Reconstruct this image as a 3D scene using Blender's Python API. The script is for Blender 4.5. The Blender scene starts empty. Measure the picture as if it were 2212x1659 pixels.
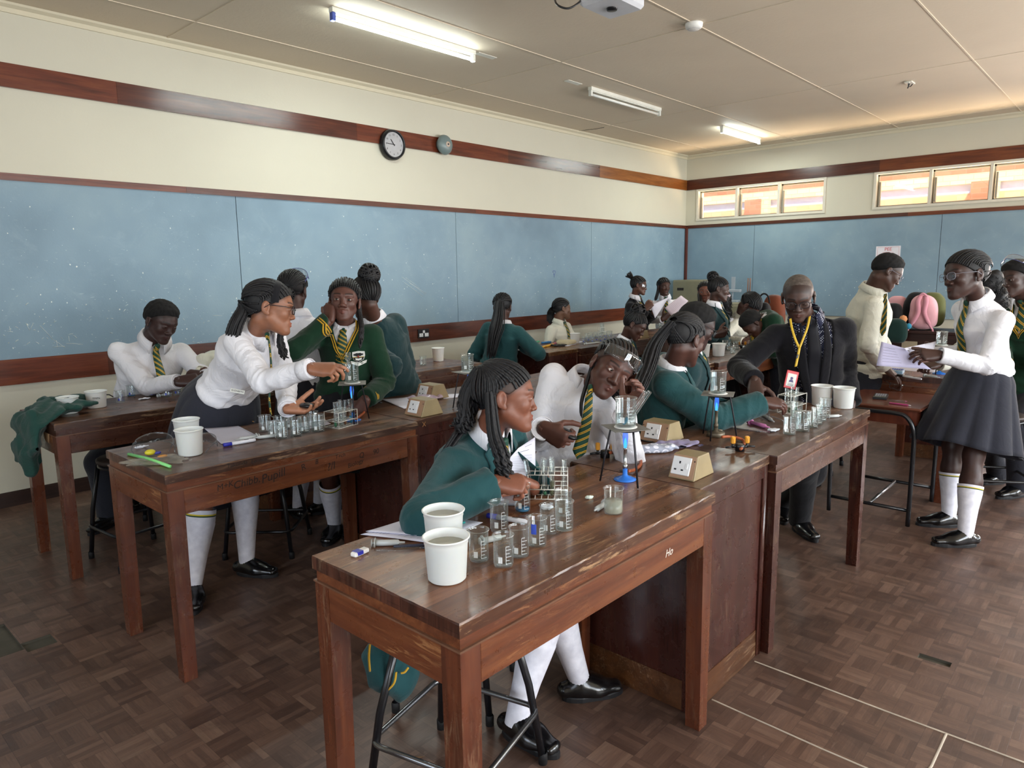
import bpy, math, random
import numpy as np
from mathutils import Vector, Matrix, Quaternion
random.seed(7); rng = np.random.default_rng(7)
SC = bpy.context.scene; COL = SC.collection

# ------------------------------------------------------------------ camera
IW, IH = 2212, 1659
FPX, YAW, PITCH, ROLL = 1527.27, 0.7389, -0.1571, -0.0142
cy_, sy_ = math.cos(YAW), math.sin(YAW); cp_, sp_ = math.cos(PITCH), math.sin(PITCH)
FWD = np.array([cy_*cp_, sy_*cp_, sp_]); RT0 = np.array([sy_, -cy_, 0.0]); UP0 = np.cross(RT0, FWD)
RT = RT0*math.cos(ROLL)+UP0*math.sin(ROLL); UPV = -RT0*math.sin(ROLL)+UP0*math.cos(ROLL)
EYE = np.array([0.0, 0.0, 1.6])
cam = bpy.data.objects.new('camera', bpy.data.cameras.new('camera')); COL.objects.link(cam)
cam.matrix_world = Matrix(((RT[0], UPV[0], -FWD[0], EYE[0]), (RT[1], UPV[1], -FWD[1], EYE[1]), (RT[2], UPV[2], -FWD[2], EYE[2]), (0, 0, 0, 1)))
cam.data.sensor_width = 36; cam.data.lens = FPX/IW*36; cam.data.clip_start = 0.05
SC.camera = cam
# ------------------------------------------------------------------ view, world, light
SC.view_settings.view_transform = 'Standard'; SC.view_settings.look = 'None'
SC.view_settings.gamma = 1; SC.view_settings.use_curve_mapping = False
SC.view_settings.exposure = 0.15
SC.cycles.max_bounces = 10; SC.cycles.transparent_max_bounces = 24; SC.cycles.diffuse_bounces = 5
SC.cycles.caustics_reflective = False; SC.cycles.caustics_refractive = False
SC.cycles.sample_clamp_indirect = 6
wd = bpy.data.worlds.new('sky'); SC.world = wd; wd.use_nodes = True
wn = wd.node_tree.nodes; wl = wd.node_tree.links
sky = wn.new('ShaderNodeTexSky'); sky.sky_type = 'NISHITA'; sky.sun_disc = False
sky.sun_elevation = math.radians(52); sky.sun_rotation = math.radians(200)
wl.new(sky.outputs[0], wn['Background'].inputs[0]); wn['Background'].inputs[1].default_value = 0.35

def lamp(name, kind, loc, energy, color=(1, 1, 1), size=None, target=None, rot=None, spread=None):
    l = bpy.data.lights.new(name, kind); l.energy = energy; l.color = color
    if kind == 'AREA':
        l.shape = 'RECTANGLE'; l.size, l.size_y = size
        if spread: l.spread = math.radians(spread)
    o = bpy.data.objects.new(name, l); COL.objects.link(o); o.location = loc
    if target is not None: o.rotation_euler = (Vector(target)-Vector(loc)).to_track_quat('-Z', 'Y').to_euler()
    if rot: o.rotation_euler = rot
    return o
XC_ = 10.84
# sun on the brick courtyard beyond the far windows, pointing back into the room low
sun = lamp('sun', 'SUN', (0, 0, 10), 7.5, (1.0, .93, .82), rot=None, target=None)
sun.rotation_euler = Vector((0.42, 0.34, -0.84)).to_track_quat('-Z', 'Y').to_euler(); sun.data.angle = 0.01
# daylight falling in through the big windows of the right wall and the wall behind the camera
DAY = (0.86, 0.92, 1.0)
for i, (x, e) in enumerate(((0.6, 60), (3.6, 80), (6.8, 85), (9.4, 52))):
    lamp('window_daylight', 'AREA', (x, -3.72, 1.9), e*2.0, DAY, (2.3, 1.5), target=(x+.2, 2.5, 0.7))
lamp('window_daylight', 'AREA', (-2.75, 1.2, 1.9), 95, DAY, (3.4, 1.5), target=(3, 2.2, .8))
# sunlit yard outside the high far windows sends warm light up on to the ceiling
for y_ in (4.7, 2.0, -.7): lamp('yard_bounce_light', 'AREA', (11.7, y_, 1.75), 170, (1.0, .74, .48), (2.0, .6), target=(9.6, y_, 3.45))
# fill lamps added at the right hand windows to brighten the ceiling, imitating ground bounce
for x_ in (.6, 3.6, 6.8, 9.4): lamp('ceiling_fill_light', 'AREA', (x_, -3.75, 1.35), 75, (1.0, .90, .76), (2.2, .5), target=(x_, -.6, 3.4))
# open door in the far wall, just outside the picture on the right
lamp('door_daylight', 'AREA', (XC_+.35, -.7, 1.1), 170, (.93, .92, 1.0), (1.2, 2.0), target=(5.5, .3, .6))

# ------------------------------------------------------------------ pixel to point on a real plane
def ray(px, py): return FWD+RT*(px-IW/2)/FPX+UPV*(IH/2-py)/FPX
def atZ(px, py, z): v = ray(px, py); return EYE+v*(z-EYE[2])/v[2]
def atY(px, py, y): v = ray(px, py); return EYE+v*y/v[1]
def atX(px, py, x): v = ray(px, py); return EYE+v*x/v[0]
def atD(px, py, d): return EYE+ray(px, py)*d
HB = 0.856   # bench height

# ------------------------------------------------------------------ object helpers
def tag(o, label=None, cat=None, group=None, kind=None):
    if label: o['label'] = label
    if cat: o['category'] = cat
    if group: o['group'] = group
    if kind: o['kind'] = kind
    return o
def empty(name, loc=(0, 0, 0), rz=0.0, label=None, cat=None, group=None, kind=None):
    o = bpy.data.objects.new(name, None); COL.objects.link(o); o.location = loc; o.rotation_euler = (0, 0, rz)
    o.empty_display_size = .05
    return tag(o, label, cat, group, kind)
def add_tree(o, parent=None):
    c = o.copy(); COL.objects.link(c)
    if parent is not None: c.parent = parent
    for ch in list(o.children): add_tree(ch, c)
    return c
def mesh_obj(name, V, F, mats, parent=None, smooth=True, fmat=None, loc=None):
    me = bpy.data.meshes.new(name); V = np.asarray(V, np.float32)
    me.from_pydata(V.tolist() if len(V) < 5 else [], [], []) if False else None
    if isinstance(F, np.ndarray):
        nv, nf, k = len(V), len(F), F.shape[1]
        me.vertices.add(nv); me.vertices.foreach_set('co', V.ravel())
        me.loops.add(nf*k); me.loops.foreach_set('vertex_index', F.astype(np.int32).ravel())
        me.polygons.add(nf); me.polygons.foreach_set('loop_start', np.arange(0, nf*k, k, dtype=np.int32))
        me.polygons.foreach_set('loop_total', np.full(nf, k, np.int32))
    else:
        me.from_pydata([tuple(map(float, v)) for v in V], [], F)
    if not isinstance(mats, (list, tuple)): mats = [mats]
    for m in mats: me.materials.append(m)
    if fmat is not None: me.polygons.foreach_set('material_index', np.asarray(fmat, np.int32))
    me.polygons.foreach_set('use_smooth', np.full(len(me.polygons), bool(smooth)))
    me.update(); me.validate()
    o = bpy.data.objects.new(name, me); COL.objects.link(o)
    if parent is not None: o.parent = parent
    if loc is not None: o.location = loc
    return o
class MB:
    """collects boxes, tubes and lathes that become ONE mesh"""
    def __init__(s): s.V = []; s.F = []; s.M = []; s.S = []
    def _add(s, V, F, m=0, sm=False):
        o = len(s.V); s.V += [tuple(map(float, v)) for v in V]; s.F += [tuple(int(i)+o for i in f) for f in F]
        s.M += [m]*len(F); s.S += [sm]*len(F); return s
    def box(s, x0, x1, y0, y1, z0, z1, m=0, M=None, top=0):
        V = [(x0, y0, z0), (x1, y0, z0), (x1, y1, z0), (x0, y1, z0), (x0+top, y0+top, z1), (x1-top, y0+top, z1), (x1-top, y1-top, z1), (x0+top, y1-top, z1)]
        if M is not None: V = [tuple(M @ Vector(v)) for v in V]
        return s._add(V, [(0, 3, 2, 1), (4, 5, 6, 7), (0, 1, 5, 4), (1, 2, 6, 5), (2, 3, 7, 6), (3, 0, 4, 7)], m)
    def rbox(s, x0, x1, y0, y1, z0, z1, b=.004, m=0, M=None):
        """box with bevelled vertical and horizontal edges"""
        xs = [(x0, y0), (x1, y0), (x1, y1), (x0, y1)]; V = []; F = []
        def ring(ins, z, c):
            a0, a1, c0, c1 = x0+ins, x1-ins, y0+ins, y1-ins
            return [(a0+c, c0, z), (a1-c, c0, z), (a1, c0+c, z), (a1, c1-c, z), (a1-c, c1, z), (a0+c, c1, z), (a0, c1-c, z), (a0, c0+c, z)]
        rs = [ring(b, z0, b*.4), ring(0, z0+b, b), ring(0, z1-b, b), ring(b, z1, b*.4)]
        for r in rs: V += r
        F.append(tuple(range(7, -1, -1))); F.append(tuple(range(24, 32)))
        for k in range(3):
            for i in range(8): j = (i+1) % 8; F.append((k*8+i, k*8+j, k*8+8+j, k*8+8+i))
        if M is not None: V = [tuple(M @ Vector(v)) for v in V]
        return s._add(V, F, m)
    def tube(s, pts, r, n=8, m=0, cap=True, closed=False, sm=True):
        V, F = tube_vf(np.array(pts, float), r, n, cap, closed); return s._add(V, F, m, sm)
    def lathe(s, prof, n=24, m=0, c=(0, 0, 0), M=None, sm=True):
        V = []; F = []
        for (r, z) in prof:
            for i in range(n):
                a = 2*math.pi*i/n; V.append((c[0]+r*math.cos(a), c[1]+r*math.sin(a), c[2]+z))
        for k in range(len(prof)-1):
            for i in range(n):
                j = (i+1) % n; F.append((k*n+i, k*n+j, (k+1)*n+j, (k+1)*n+i))
        if M is not None: V = [tuple(M @ Vector(v)) for v in V]
        return s._add(V, F, m, sm)
    def poly(s, V, m=0): return s._add(V, [tuple(range(len(V)))], m)
    def prism(s, poly, h, M=None, m=0, z0=0.0):
        n = len(poly); V = [(x, y, z0) for x, y in poly]+[(x, y, z0+h) for x, y in poly]
        F = [tuple(range(n-1, -1, -1)), tuple(range(n, 2*n))]+[(i, (i+1) % n, n+(i+1) % n, n+i) for i in range(n)]
        if M is not None: V = [tuple(M @ Vector(v)) for v in V]
        return s._add(V, F, m)
    def build(s, name, mats, parent=None, loc=None, smooth=None):
        o = mesh_obj(name, s.V, s.F, mats, parent, False, s.M, loc)
        if smooth is None: o.data.polygons.foreach_set('use_smooth', s.S)
        else: o.data.polygons.foreach_set('use_smooth', [smooth]*len(s.S))
        return o
def tube_vf(P, r, n=8, cap=True, closed=False):
    P = np.asarray(P, float); m = len(P); r = np.broadcast_to(np.asarray(r, float), (m,))
    T = np.gradient(P, axis=0) if not closed else np.roll(P, -1, 0)-np.roll(P, 1, 0)
    T /= np.linalg.norm(T, axis=1, keepdims=True)+1e-12
    a = np.array([0, 0, 1.]) if abs(T[0][2]) < .9 else np.array([1., 0, 0])
    N = np.zeros_like(P); nv = np.cross(T[0], a); nv /= np.linalg.norm(nv)
    for i in range(m):
        nv = nv-T[i]*(nv@T[i]); nv /= np.linalg.norm(nv)+1e-12; N[i] = nv
    B = np.cross(T, N); A = np.arange(n)*2*math.pi/n
    V = P[:, None]+r[:, None, None]*(np.cos(A)[None, :, None]*N[:, None]+np.sin(A)[None, :, None]*B[:, None])
    V = V.reshape(-1, 3).tolist(); F = []
    for k in range(m if closed else m-1):
        k2 = (k+1) % m
        for i in range(n): j = (i+1) % n; F.append((k*n+i, k*n+j, k2*n+j, k2*n+i))
    if cap and not closed: F.append(tuple(range(n-1, -1, -1))); F.append(tuple((m-1)*n+i for i in range(n)))
    return V, F
def catmull(pts, n=8, closed=False):
    P = np.array(pts, float); m = len(P); out = []
    rngk = range(m if closed else m-1)
    for i in rngk:
        if closed: p0, p1, p2, p3 = P[(i-1) % m], P[i], P[(i+1) % m], P[(i+2) % m]
        else: p0, p1, p2, p3 = P[max(i-1, 0)], P[i], P[i+1], P[min(i+2, m-1)]
        for t in np.arange(n)/n:
            out.append(.5*((2*p1)+(-p0+p2)*t+(2*p0-5*p1+4*p2-p3)*t*t+(-p0+3*p1-3*p2+p3)*t**3))
    if not closed: out.append(P[-1])
    return np.array(out)
def Rz(a): return Matrix.Rotation(a, 4, 'Z')
def TR(x, y, z, rz=0, rx=0, ry=0): return Matrix.Translation((x, y, z)) @ Matrix.Rotation(rz, 4, 'Z') @ Matrix.Rotation(ry, 4, 'Y') @ Matrix.Rotation(rx, 4, 'X')

# ------------------------------------------------------------------ materials
MATS = {}
def srgb(h):
    if isinstance(h, str): h = tuple(int(h[i:i+2], 16)/255 for i in (0, 2, 4))
    return tuple((c/12.92 if c <= .04045 else ((c+.055)/1.055)**2.4) for c in h)
class NT:
    def __init__(s, name):
        s.m = bpy.data.materials.new(name); s.m.use_nodes = True; s.n = s.m.node_tree.nodes; s.l = s.m.node_tree.links
        s.b = s.n['Principled BSDF']; s.out = s.n['Material Output']
    def node(s, t, **kw):
        x = s.n.new('ShaderNode'+t)
        for k, v in kw.items():
            if k.startswith('i_'): x.inputs[k[2:].replace('_', ' ')].default_value = v
            elif k.startswith('n_'): x.inputs[int(k[2:])].default_value = v
            else: setattr(x, k, v)
        return x
    def link(s, a, b): s.l.new(a, b)
    def coord(s, kind='Object', scale=(1, 1, 1), rot=(0, 0, 0), loc=(0, 0, 0)):
        tc = s.node('TexCoord'); mp = s.node('Mapping'); mp.inputs['Scale'].default_value = scale
        mp.inputs['Rotation'].default_value = rot; mp.inputs['Location'].default_value = loc
        s.link(tc.outputs[kind], mp.inputs[0]); return mp.outputs[0]
    def geo(s, scale=(1, 1, 1), rot=(0, 0, 0)):
        g = s.node('NewGeometry'); mp = s.node('Mapping'); mp.inputs['Scale'].default_value = scale; mp.inputs['Rotation'].default_value = rot
        s.link(g.outputs['Position'], mp.inputs[0]); return mp.outputs[0]
    def ramp(s, fac, stops):
        r = s.node('ValToRGB'); cr = r.color_ramp
        while len(cr.elements) < len(stops): cr.elements.new(.5)
        for e, (p, c) in zip(cr.elements, stops):
            e.position = p; e.color = (*(c if isinstance(c, tuple) else (c, c, c)), 1)
        s.link(fac, r.inputs[0]); return r.outputs[0]
    def noise(s, vec, scale, detail=3, rough=.5, dist=0.0):
        x = s.node('TexNoise'); x.inputs['Scale'].default_value = scale; x.inputs['Detail'].default_value = detail
        x.inputs['Roughness'].default_value = rough; x.inputs['Distortion'].default_value = dist
        s.link(vec, x.inputs['Vector']); return x.outputs['Fac']
    def mix(s, f, a, b, mode='MIX'):
        x = s.node('Mix', data_type='RGBA', blend_type=mode)
        for sock, v in ((x.inputs[0], f), (x.inputs[6], a), (x.inputs[7], b)):
            if hasattr(v, 'links') or isinstance(v, bpy.types.NodeSocket): s.link(v, sock)
            else: sock.default_value = v if not isinstance(v, tuple) else (*v, 1)
        return x.outputs[2]
    def math(s, op, a, b=0.0):
        x = s.node('Math', operation=op)
        for sock, v in ((x.inputs[0], a), (x.inputs[1], b)):
            if isinstance(v, bpy.types.NodeSocket): s.link(v, sock)
            else: sock.default_value = v
        return x.outputs[0]
    def bump(s, h, strength=.2, dist=.002):
        x = s.node('Bump'); x.inputs['Strength'].default_value = strength; x.inputs['Distance'].default_value = dist
        s.link(h, x.inputs['Height']); s.link(x.outputs[0], s.b.inputs['Normal']); return x
    def base(s, c): 
        if isinstance(c, bpy.types.NodeSocket): s.link(c, s.b.inputs['Base Color'])
        else: s.b.inputs['Base Color'].default_value = (*c, 1)
    def set(s, **kw):
        for k, v in kw.items():
            i = s.b.inputs[{'rough': 'Roughness', 'metal': 'Metallic', 'spec': 'Specular IOR Level', 'sheen': 'Sheen Weight', 'coat': 'Coat Weight', 'coatr': 'Coat Roughness', 'sss': 'Subsurface Weight', 'trans': 'Transmission Weight', 'alpha': 'Alpha', 'emis': 'Emission Strength', 'ior': 'IOR'}[k]]
            if isinstance(v, bpy.types.NodeSocket): s.link(v, i)
            else: i.default_value = v
def plain(name, col, rough=.5, metal=0.0, spec=.5, var=.06, bump=0.0, bs=200, **kw):
    key = name
    if key in MATS: return MATS[key]
    t = NT(name); c = srgb(col)
    v = t.noise(t.coord(), 9, 3)
    a = tuple(max(0, x*(1-var)) for x in c); b = tuple(min(1, x*(1+var)) for x in c)
    t.base(t.ramp(v, [(.3, a), (.7, b)])); t.set(rough=rough, metal=metal, spec=spec, **kw)
    if bump: t.bump(t.noise(t.coord(), bs, 2), bump, .002)
    MATS[key] = t.m; return t.m
def emit(name, col, strength):
    t = NT(name); t.base((0.8, .8, .8)); t.b.inputs['Emission Color'].default_value = (*col, 1); t.b.inputs['Emission Strength'].default_value = strength
    return t.m
def glassy(name, tint=(.93, .95, .95), rough=.02, edge=.55, edgecol=(.75, .8, .82)):
    """thin clear glass: see-through face on, brighter and more reflective toward the rim"""
    t = NT(name); t.n.remove(t.b)
    lw = t.node('LayerWeight'); lw.inputs['Blend'].default_value = .35
    tr = t.node('BsdfTransparent'); tr.inputs[0].default_value = (*tint, 1)
    gl = t.node('BsdfGlossy'); gl.inputs['Roughness'].default_value = rough; gl.inputs[0].default_value = (1, 1, 1, 1)
    tl = t.node('BsdfTranslucent'); tl.inputs[0].default_value = (*edgecol, 1)
    f = t.ramp(lw.outputs['Facing'], [(0, .05), (.55, .12), (.85, .42), (1, .85)])
    m1 = t.node('MixShader'); t.link(f, m1.inputs[0]); t.link(tr.outputs[0], m1.inputs[1]); t.link(gl.outputs[0], m1.inputs[2])
    f2 = t.ramp(lw.outputs['Facing'], [(0, .02), (.7, .05), (1, edge)])
    m2 = t.node('MixShader'); t.link(f2, m2.inputs[0]); t.link(m1.outputs[0], m2.inputs[1]); t.link(tl.outputs[0], m2.inputs[2])
    t.link(m2.outputs[0], t.out.inputs[0]); return t.m
# ================================================================== room shell
XC, YW, ZC = 10.84, 5.927, 3.434; XB, YR = -2.6, -3.55
def wood(name, c1, c2, c3, axis='X', scale=1.0, rough=.35, spec=.5, coat=0.0, scuff=0.0, scuffcol='b89a78', plank=None, geo=False, band=6.0):
    """long grain along axis, with streaks, optional glued staves and scuffs"""
    if name in MATS: return MATS[name]
    t = NT(name); rot = {'X': (0, 0, 0), 'Y': (0, 0, math.pi/2), 'Z': (0, math.pi/2, 0)}[axis]
    src = t.geo(rot=rot) if geo else t.coord(rot=rot)
    def mp(sc):
        m = t.node('Mapping'); m.inputs['Scale'].default_value = sc; t.link(src, m.inputs[0]); return m.outputs[0]
    v = mp((1.2*scale, 14*scale, 14*scale)); n1 = t.noise(v, 1.6, 5, .6, .6)
    v2 = mp((4*scale, 90*scale, 90*scale)); n2 = t.noise(v2, 1.5, 3, .6)
    col = t.ramp(n1, [(.25, srgb(c1)), (.5, srgb(c2)), (.78, srgb(c3))])
    col = t.mix(.35, col, t.ramp(n2, [(.3, (.35, .3, .28)), (.7, (1, 1, 1))]), 'MULTIPLY')
    if plank:
        sx, sy = plank; wv = t.node('TexBrick'); wv.inputs['Scale'].default_value = 1; wv.inputs['Brick Width'].default_value = sx; wv.inputs['Row Height'].default_value = sy
        wv.inputs['Mortar Size'].default_value = .0006; wv.inputs['Color1'].default_value = (.62, .6, .58, 1); wv.inputs['Color2'].default_value = (1.15, 1.1, 1.05, 1); wv.inputs['Mortar'].default_value = (.35, .3, .3, 1)
        t.link(src, wv.inputs['Vector']); col = t.mix(1.0, col, wv.outputs[0], 'MULTIPLY')
    if scuff:
        s1 = t.noise(mp((5, 42, 42)), 1.3, 6, .75, 1.2); s2 = t.noise(src, 3.0, 3, .6)
        m = t.math('MULTIPLY', t.ramp(s1, [(.52, 0.), (.62, 1.)]), t.ramp(s2, [(.45, 0.), (.62, 1.)]))
        col = t.mix(t.math('MULTIPLY', m, scuff), col, srgb(scuffcol))
        d1 = t.noise(mp((9, 16, 16)), 1.9, 4, .7, 1.5)
        col = t.mix(t.ramp(d1, [(.66, 0.), (.72, .75*min(1, scuff*2))]), col, srgb('1c1310'))
        r = t.ramp(t.noise(src, 7, 5, .65), [(.3, max(.05, rough-.1)), (.7, rough+.14)]); t.set(rough=r)
    else: t.set(rough=rough)
    t.base(col); t.set(spec=spec, coat=coat, coatr=.15)
    t.bump(n2, .12, .002); MATS[name] = t.m; return t.m
# --- wall paint
def paint(name, col, var=.05, rough=.6, bump=.15):
    t = NT(name); g = t.geo(); c = srgb(col); n = t.noise(g, .9, 4, .6); n2 = t.noise(g, 60, 2)
    t.base(t.ramp(n, [(.3, tuple(x*(1-var) for x in c)), (.7, tuple(min(1, x*(1+var)) for x in c))])); t.set(rough=rough, spec=.3)
    t.bump(n2, bump, .003); MATS[name] = t.m; return t.m
cream = paint('cream_paint', 'cbc8b8', .03)
def blue_board():
    t = NT('blue_board_paint'); g = t.geo(); c1, c2, c3 = srgb('6d8596'), srgb('7c95a6'), srgb('8ba2ae')
    n = t.noise(g, .8, 4, .6); col = t.ramp(n, [(.3, c1), (.5, c2), (.72, c3)])
    # faint chalk wipes
    w = t.noise(t.geo((2, 2, 2)), 1.1, 5, .7, 2.5); col = t.mix(t.ramp(w, [(.56, 0.), (.75, .16)]), col, srgb('a9bcc6'))
    # chips: small pale flecks, more of them low on the wall
    sep = t.node('SeparateXYZ'); gg = t.node('NewGeometry'); t.link(gg.outputs['Position'], sep.inputs[0])
    low = t.ramp(t.math('DIVIDE', sep.outputs['Z'], 2.4), [(.45, 1.0), (.62, .62), (.95, .12)])
    vo = t.node('TexVoronoi'); vo.inputs['Scale'].default_value = 20; vo.inputs['Randomness'].default_value = 1
    t.link(t.geo((1, 1, .75)), vo.inputs['Vector'])
    dn = t.noise(g, 90, 3, .7); d = t.math('ADD', vo.outputs['Distance'], t.math('MULTIPLY', t.math('SUBTRACT', dn, .5), .2))
    cs = t.node('SeparateColor'); t.link(vo.outputs['Color'], cs.inputs[0])
    pick = t.math('GREATER_THAN', t.math('MULTIPLY', low, .62), cs.outputs[0])
    chip = t.math('MULTIPLY', t.math('LESS_THAN', d, .085), pick)
    col = t.mix(chip, col, srgb('d5dcd6'))
    vo2 = t.node('TexVoronoi'); vo2.inputs['Scale'].default_value = 46; t.link(g, vo2.inputs['Vector'])
    cs2 = t.node('SeparateColor'); t.link(vo2.outputs['Color'], cs2.inputs[0])
    d2 = t.math('ADD', vo2.outputs['Distance'], t.math('MULTIPLY', t.math('SUBTRACT', dn, .5), .25))
    col = t.mix(t.math('MULTIPLY', t.math('LESS_THAN', d2, .09), t.math('GREATER_THAN', t.math('MULTIPLY', low, .38), cs2.outputs[0])), col, srgb('c3d0d2'))
    # short scratches
    sc = t.noise(t.geo((14, 14, 70), (0, .9, 0)), 1.4, 2, .4, .4); col = t.mix(t.math('MULTIPLY', t.ramp(sc, [(.735, 0.), (.75, .7)]), low), col, srgb('b9cbd0'))
    t.base(col); t.set(rough=.5, spec=.35); t.bump(t.noise(g, 70, 2), .25, .003); return t.m
blue = blue_board()
tw = dict(geo=True)
trim_dark = wood('trim_wood', '3a1e16', '54291c', '6b3726', 'X', rough=.22, geo=True, spec=.6)
trim_mid = wood('trim_wood_mid', '4a2416', '683220', '7d4429', 'X', rough=.25, geo=True)
trim_light = wood('trim_wood_light', '6a3a16', '8d5424', 'a86a33', 'X', rough=.28, geo=True)
trim_y = wood('trim_wood_far', '3a1d15', '4e281c', '633524', 'Y', rough=.22, geo=True)
trim_z = wood('trim_wood_upright', '4a2015', '5e2b1d', '713622', 'Z', rough=.35, geo=True)
base_m = wood('baseboard_wood', '251815', '33211c', '433029', 'X', rough=.5, geo=True)
def parquet():
    t = NT('parquet_floor'); g = t.geo()
    S = .115   # one tile of the mosaic; alternate tiles turn their fingers
    sep = t.node('SeparateXYZ'); m = t.node('Mapping'); m.inputs['Scale'].default_value = (1/S, 1/S, 1); t.link(g, m.inputs[0]); t.link(m.outputs[0], sep.inputs[0])
    fx, fy = t.math('FLOOR', sep.outputs[0]), t.math('FLOOR', sep.outputs[1])
    ch = t.math('MODULO', t.math('ABSOLUTE', t.math('ADD', fx, fy)), 2.0)
    ux, uy = t.math('FRACT', sep.outputs[0]), t.math('FRACT', sep.outputs[1])
    # finger index across the tile
    a = t.node('Mix', data_type='FLOAT'); t.link(ch, a.inputs[0]); t.link(ux, a.inputs[2]); t.link(uy, a.inputs[3]); acr = a.outputs[0]
    fi = t.math('FLOOR', t.math('MULTIPLY', acr, 5.0)); fr = t.math('FRACT', t.math('MULTIPLY', acr, 5.0))
    cb = t.node('CombineXYZ'); t.link(fx, cb.inputs[0]); t.link(fy, cb.inputs[1]); t.link(fi, cb.inputs[2])
    wn_ = t.node('TexWhiteNoise', noise_dimensions='3D'); t.link(cb.outputs[0], wn_.inputs['Vector'])
    cbt = t.node('CombineXYZ'); t.link(fx, cbt.inputs[0]); t.link(fy, cbt.inputs[1]); wt = t.node('TexWhiteNoise', noise_dimensions='3D'); t.link(cbt.outputs[0], wt.inputs['Vector'])
    tone = t.math('ADD', t.math('MULTIPLY', wn_.outputs['Value'], .5), t.math('MULTIPLY', wt.outputs['Value'], .35))
    big = t.noise(g, .7, 4, .6); tone = t.math('ADD', t.math('MULTIPLY', tone, .62), t.math('MULTIPLY', big, .42))
    col = t.ramp(tone, [(.15, srgb('4a362e')), (.42, srgb('5f483d')), (.62, srgb('70574a')), (.9, srgb('87705f'))])
    # grain
    mx = t.noise(t.geo((180, 14, 1)), 1, 3, .6); my = t.noise(t.geo((14, 180, 1)), 1, 3, .6)
    gm = t.node('Mix', data_type='FLOAT'); t.link(ch, gm.inputs[0]); t.link(mx, gm.inputs[2]); t.link(my, gm.inputs[3])
    col = t.mix(.5, col, t.ramp(gm.outputs[0], [(.3, (.5, .47, .46)), (.7, (1.1, 1.05, 1.0))]), 'MULTIPLY')
    # gaps between fingers and tiles
    e1 = t.math('LESS_THAN', fr, .05); e2 = t.math('LESS_THAN', ux, .014); e3 = t.math('LESS_THAN', uy, .014)
    gap = t.math('MAXIMUM', t.math('MULTIPLY', e1, .35), t.math('MAXIMUM', e2, e3)); col = t.mix(t.math('MULTIPLY', gap, .45), col, srgb('1d1513'))
    # dirt clouds and pale scuffs
    dirt = t.noise(g, 2.3, 6, .7, .8); col = t.mix(t.ramp(dirt, [(.5, 0.), (.72, .55)]), col, srgb('2c211e'))
    sf = t.noise(t.geo((7, 30, 1), (0, 0, .7)), 1.2, 5, .7, 1.5); col = t.mix(t.ramp(sf, [(.6, 0.), (.72, .28)]), col, srgb('8d7768'))
    t.base(col); t.set(rough=t.ramp(t.noise(g, 3.5, 5, .65), [(.3, .3), (.7, .52)]), spec=.55)
    t.bump(t.math('SUBTRACT', t.math('MULTIPLY', tone, .5), gap), .22, .002); return t.m
parq = parquet()
def struct(name, mb, mats): return tag(mb.build(name, mats), kind='structure')
# floor with two missing wood fingers (shallow pits) built as a slab with recesses
fl = MB(); holes = [(2.99, 3.02+.15, .655, .70)]
pits = []
a = atZ(1985, 1413, 0); b = atZ(2052, 1441, 0)
pits.append((min(a[0], b[0])-.004, max(a[0], b[0])+.012, min(a[1], b[1]), max(a[1], b[1])))
p1 = atZ(35, 1398, 0); p2 = atZ(122, 1400, 0)
pits.append((p1[0]-.30, p1[0]+.02, p1[1]-.05, p1[1]+.30)); pits.append((p1[0]+.021, p2[0]+.02, p1[1]-.09, p1[1]+.02))
xs = sorted(set([XB, XC]+[v for p in pits for v in p[:2]])); ys = sorted(set([YR, YW]+[v for p in pits for v in p[2:]]))
for i in range(len(xs)-1):
    for j in range(len(ys)-1):
        x0, x1, y0, y1 = xs[i], xs[i+1], ys[j], ys[j+1]; cx, cy = (x0+x1)/2, (y0+y1)/2
        if any(p[0] < cx < p[1] and p[2] < cy < p[3] for p in pits):
            fl.poly([(x0, y0, -.012), (x1, y0, -.012), (x1, y1, -.012), (x0, y1, -.012)], 1)
        else: fl.poly([(x0, y0, 0), (x1, y0, 0), (x1, y1, 0), (x0, y1, 0)], 0)
for p in pits[:1]+pits[1:]:
    x0, x1, y0, y1 = p
    for q in ([(x0, y0), (x1, y0)], [(x1, y0), (x1, y1)], [(x1, y1), (x0, y1)], [(x0, y1), (x0, y0)]):
        fl.poly([(*q[0], -.012), (*q[1], -.012), (*q[1], -.0005), (*q[0], -.0005)], 1)
fl.box(XB, XC, YR, YW, -.2, -.02, 1)
screed = plain('floor_screed', '4a463b', .8, var=.25)
struct('floor', fl, [parq, screed])
# grout seams of the duct cover
seam_m = plain('seam_grout', 'b5aa9a', .6, var=.2)
def floor_line(name, pts, w):
    mb = MB(); P = [np.array(p) for p in pts]
    for k in range(len(P)-1):
        d = P[k+1]-P[k]; L = np.linalg.norm(d); n = np.array([-d[1], d[0], 0])/L*w/2
        mb._add([P[k]-n, P[k+1]-n, P[k+1]+n, P[k]+n, P[k]-n*.4+[0, 0, .002], P[k+1]-n*.4+[0, 0, .002], P[k+1]+n*.4+[0, 0, .002], P[k]+n*.4+[0, 0, .002]],
                [(0, 1, 5, 4), (4, 5, 6, 7), (2, 3, 7, 6), (1, 2, 6, 5), (3, 0, 4, 7)])
    return struct(name, mb, [seam_m])
z3 = lambda x, y: (x, y, .0004)
floor_line('trim_7', [z3(2.658, 1.09), z3(2.648, .6), z3(2.636, -1.6)], .009)
floor_line('trim_8', [z3(2.300, 1.10), z3(2.285, .7), z3(2.262, -1.6)], .008)
floor_line('trim_9', [z3(2.262, .415), z3(2.43, .40), z3(2.645, .40)], .009)
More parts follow.
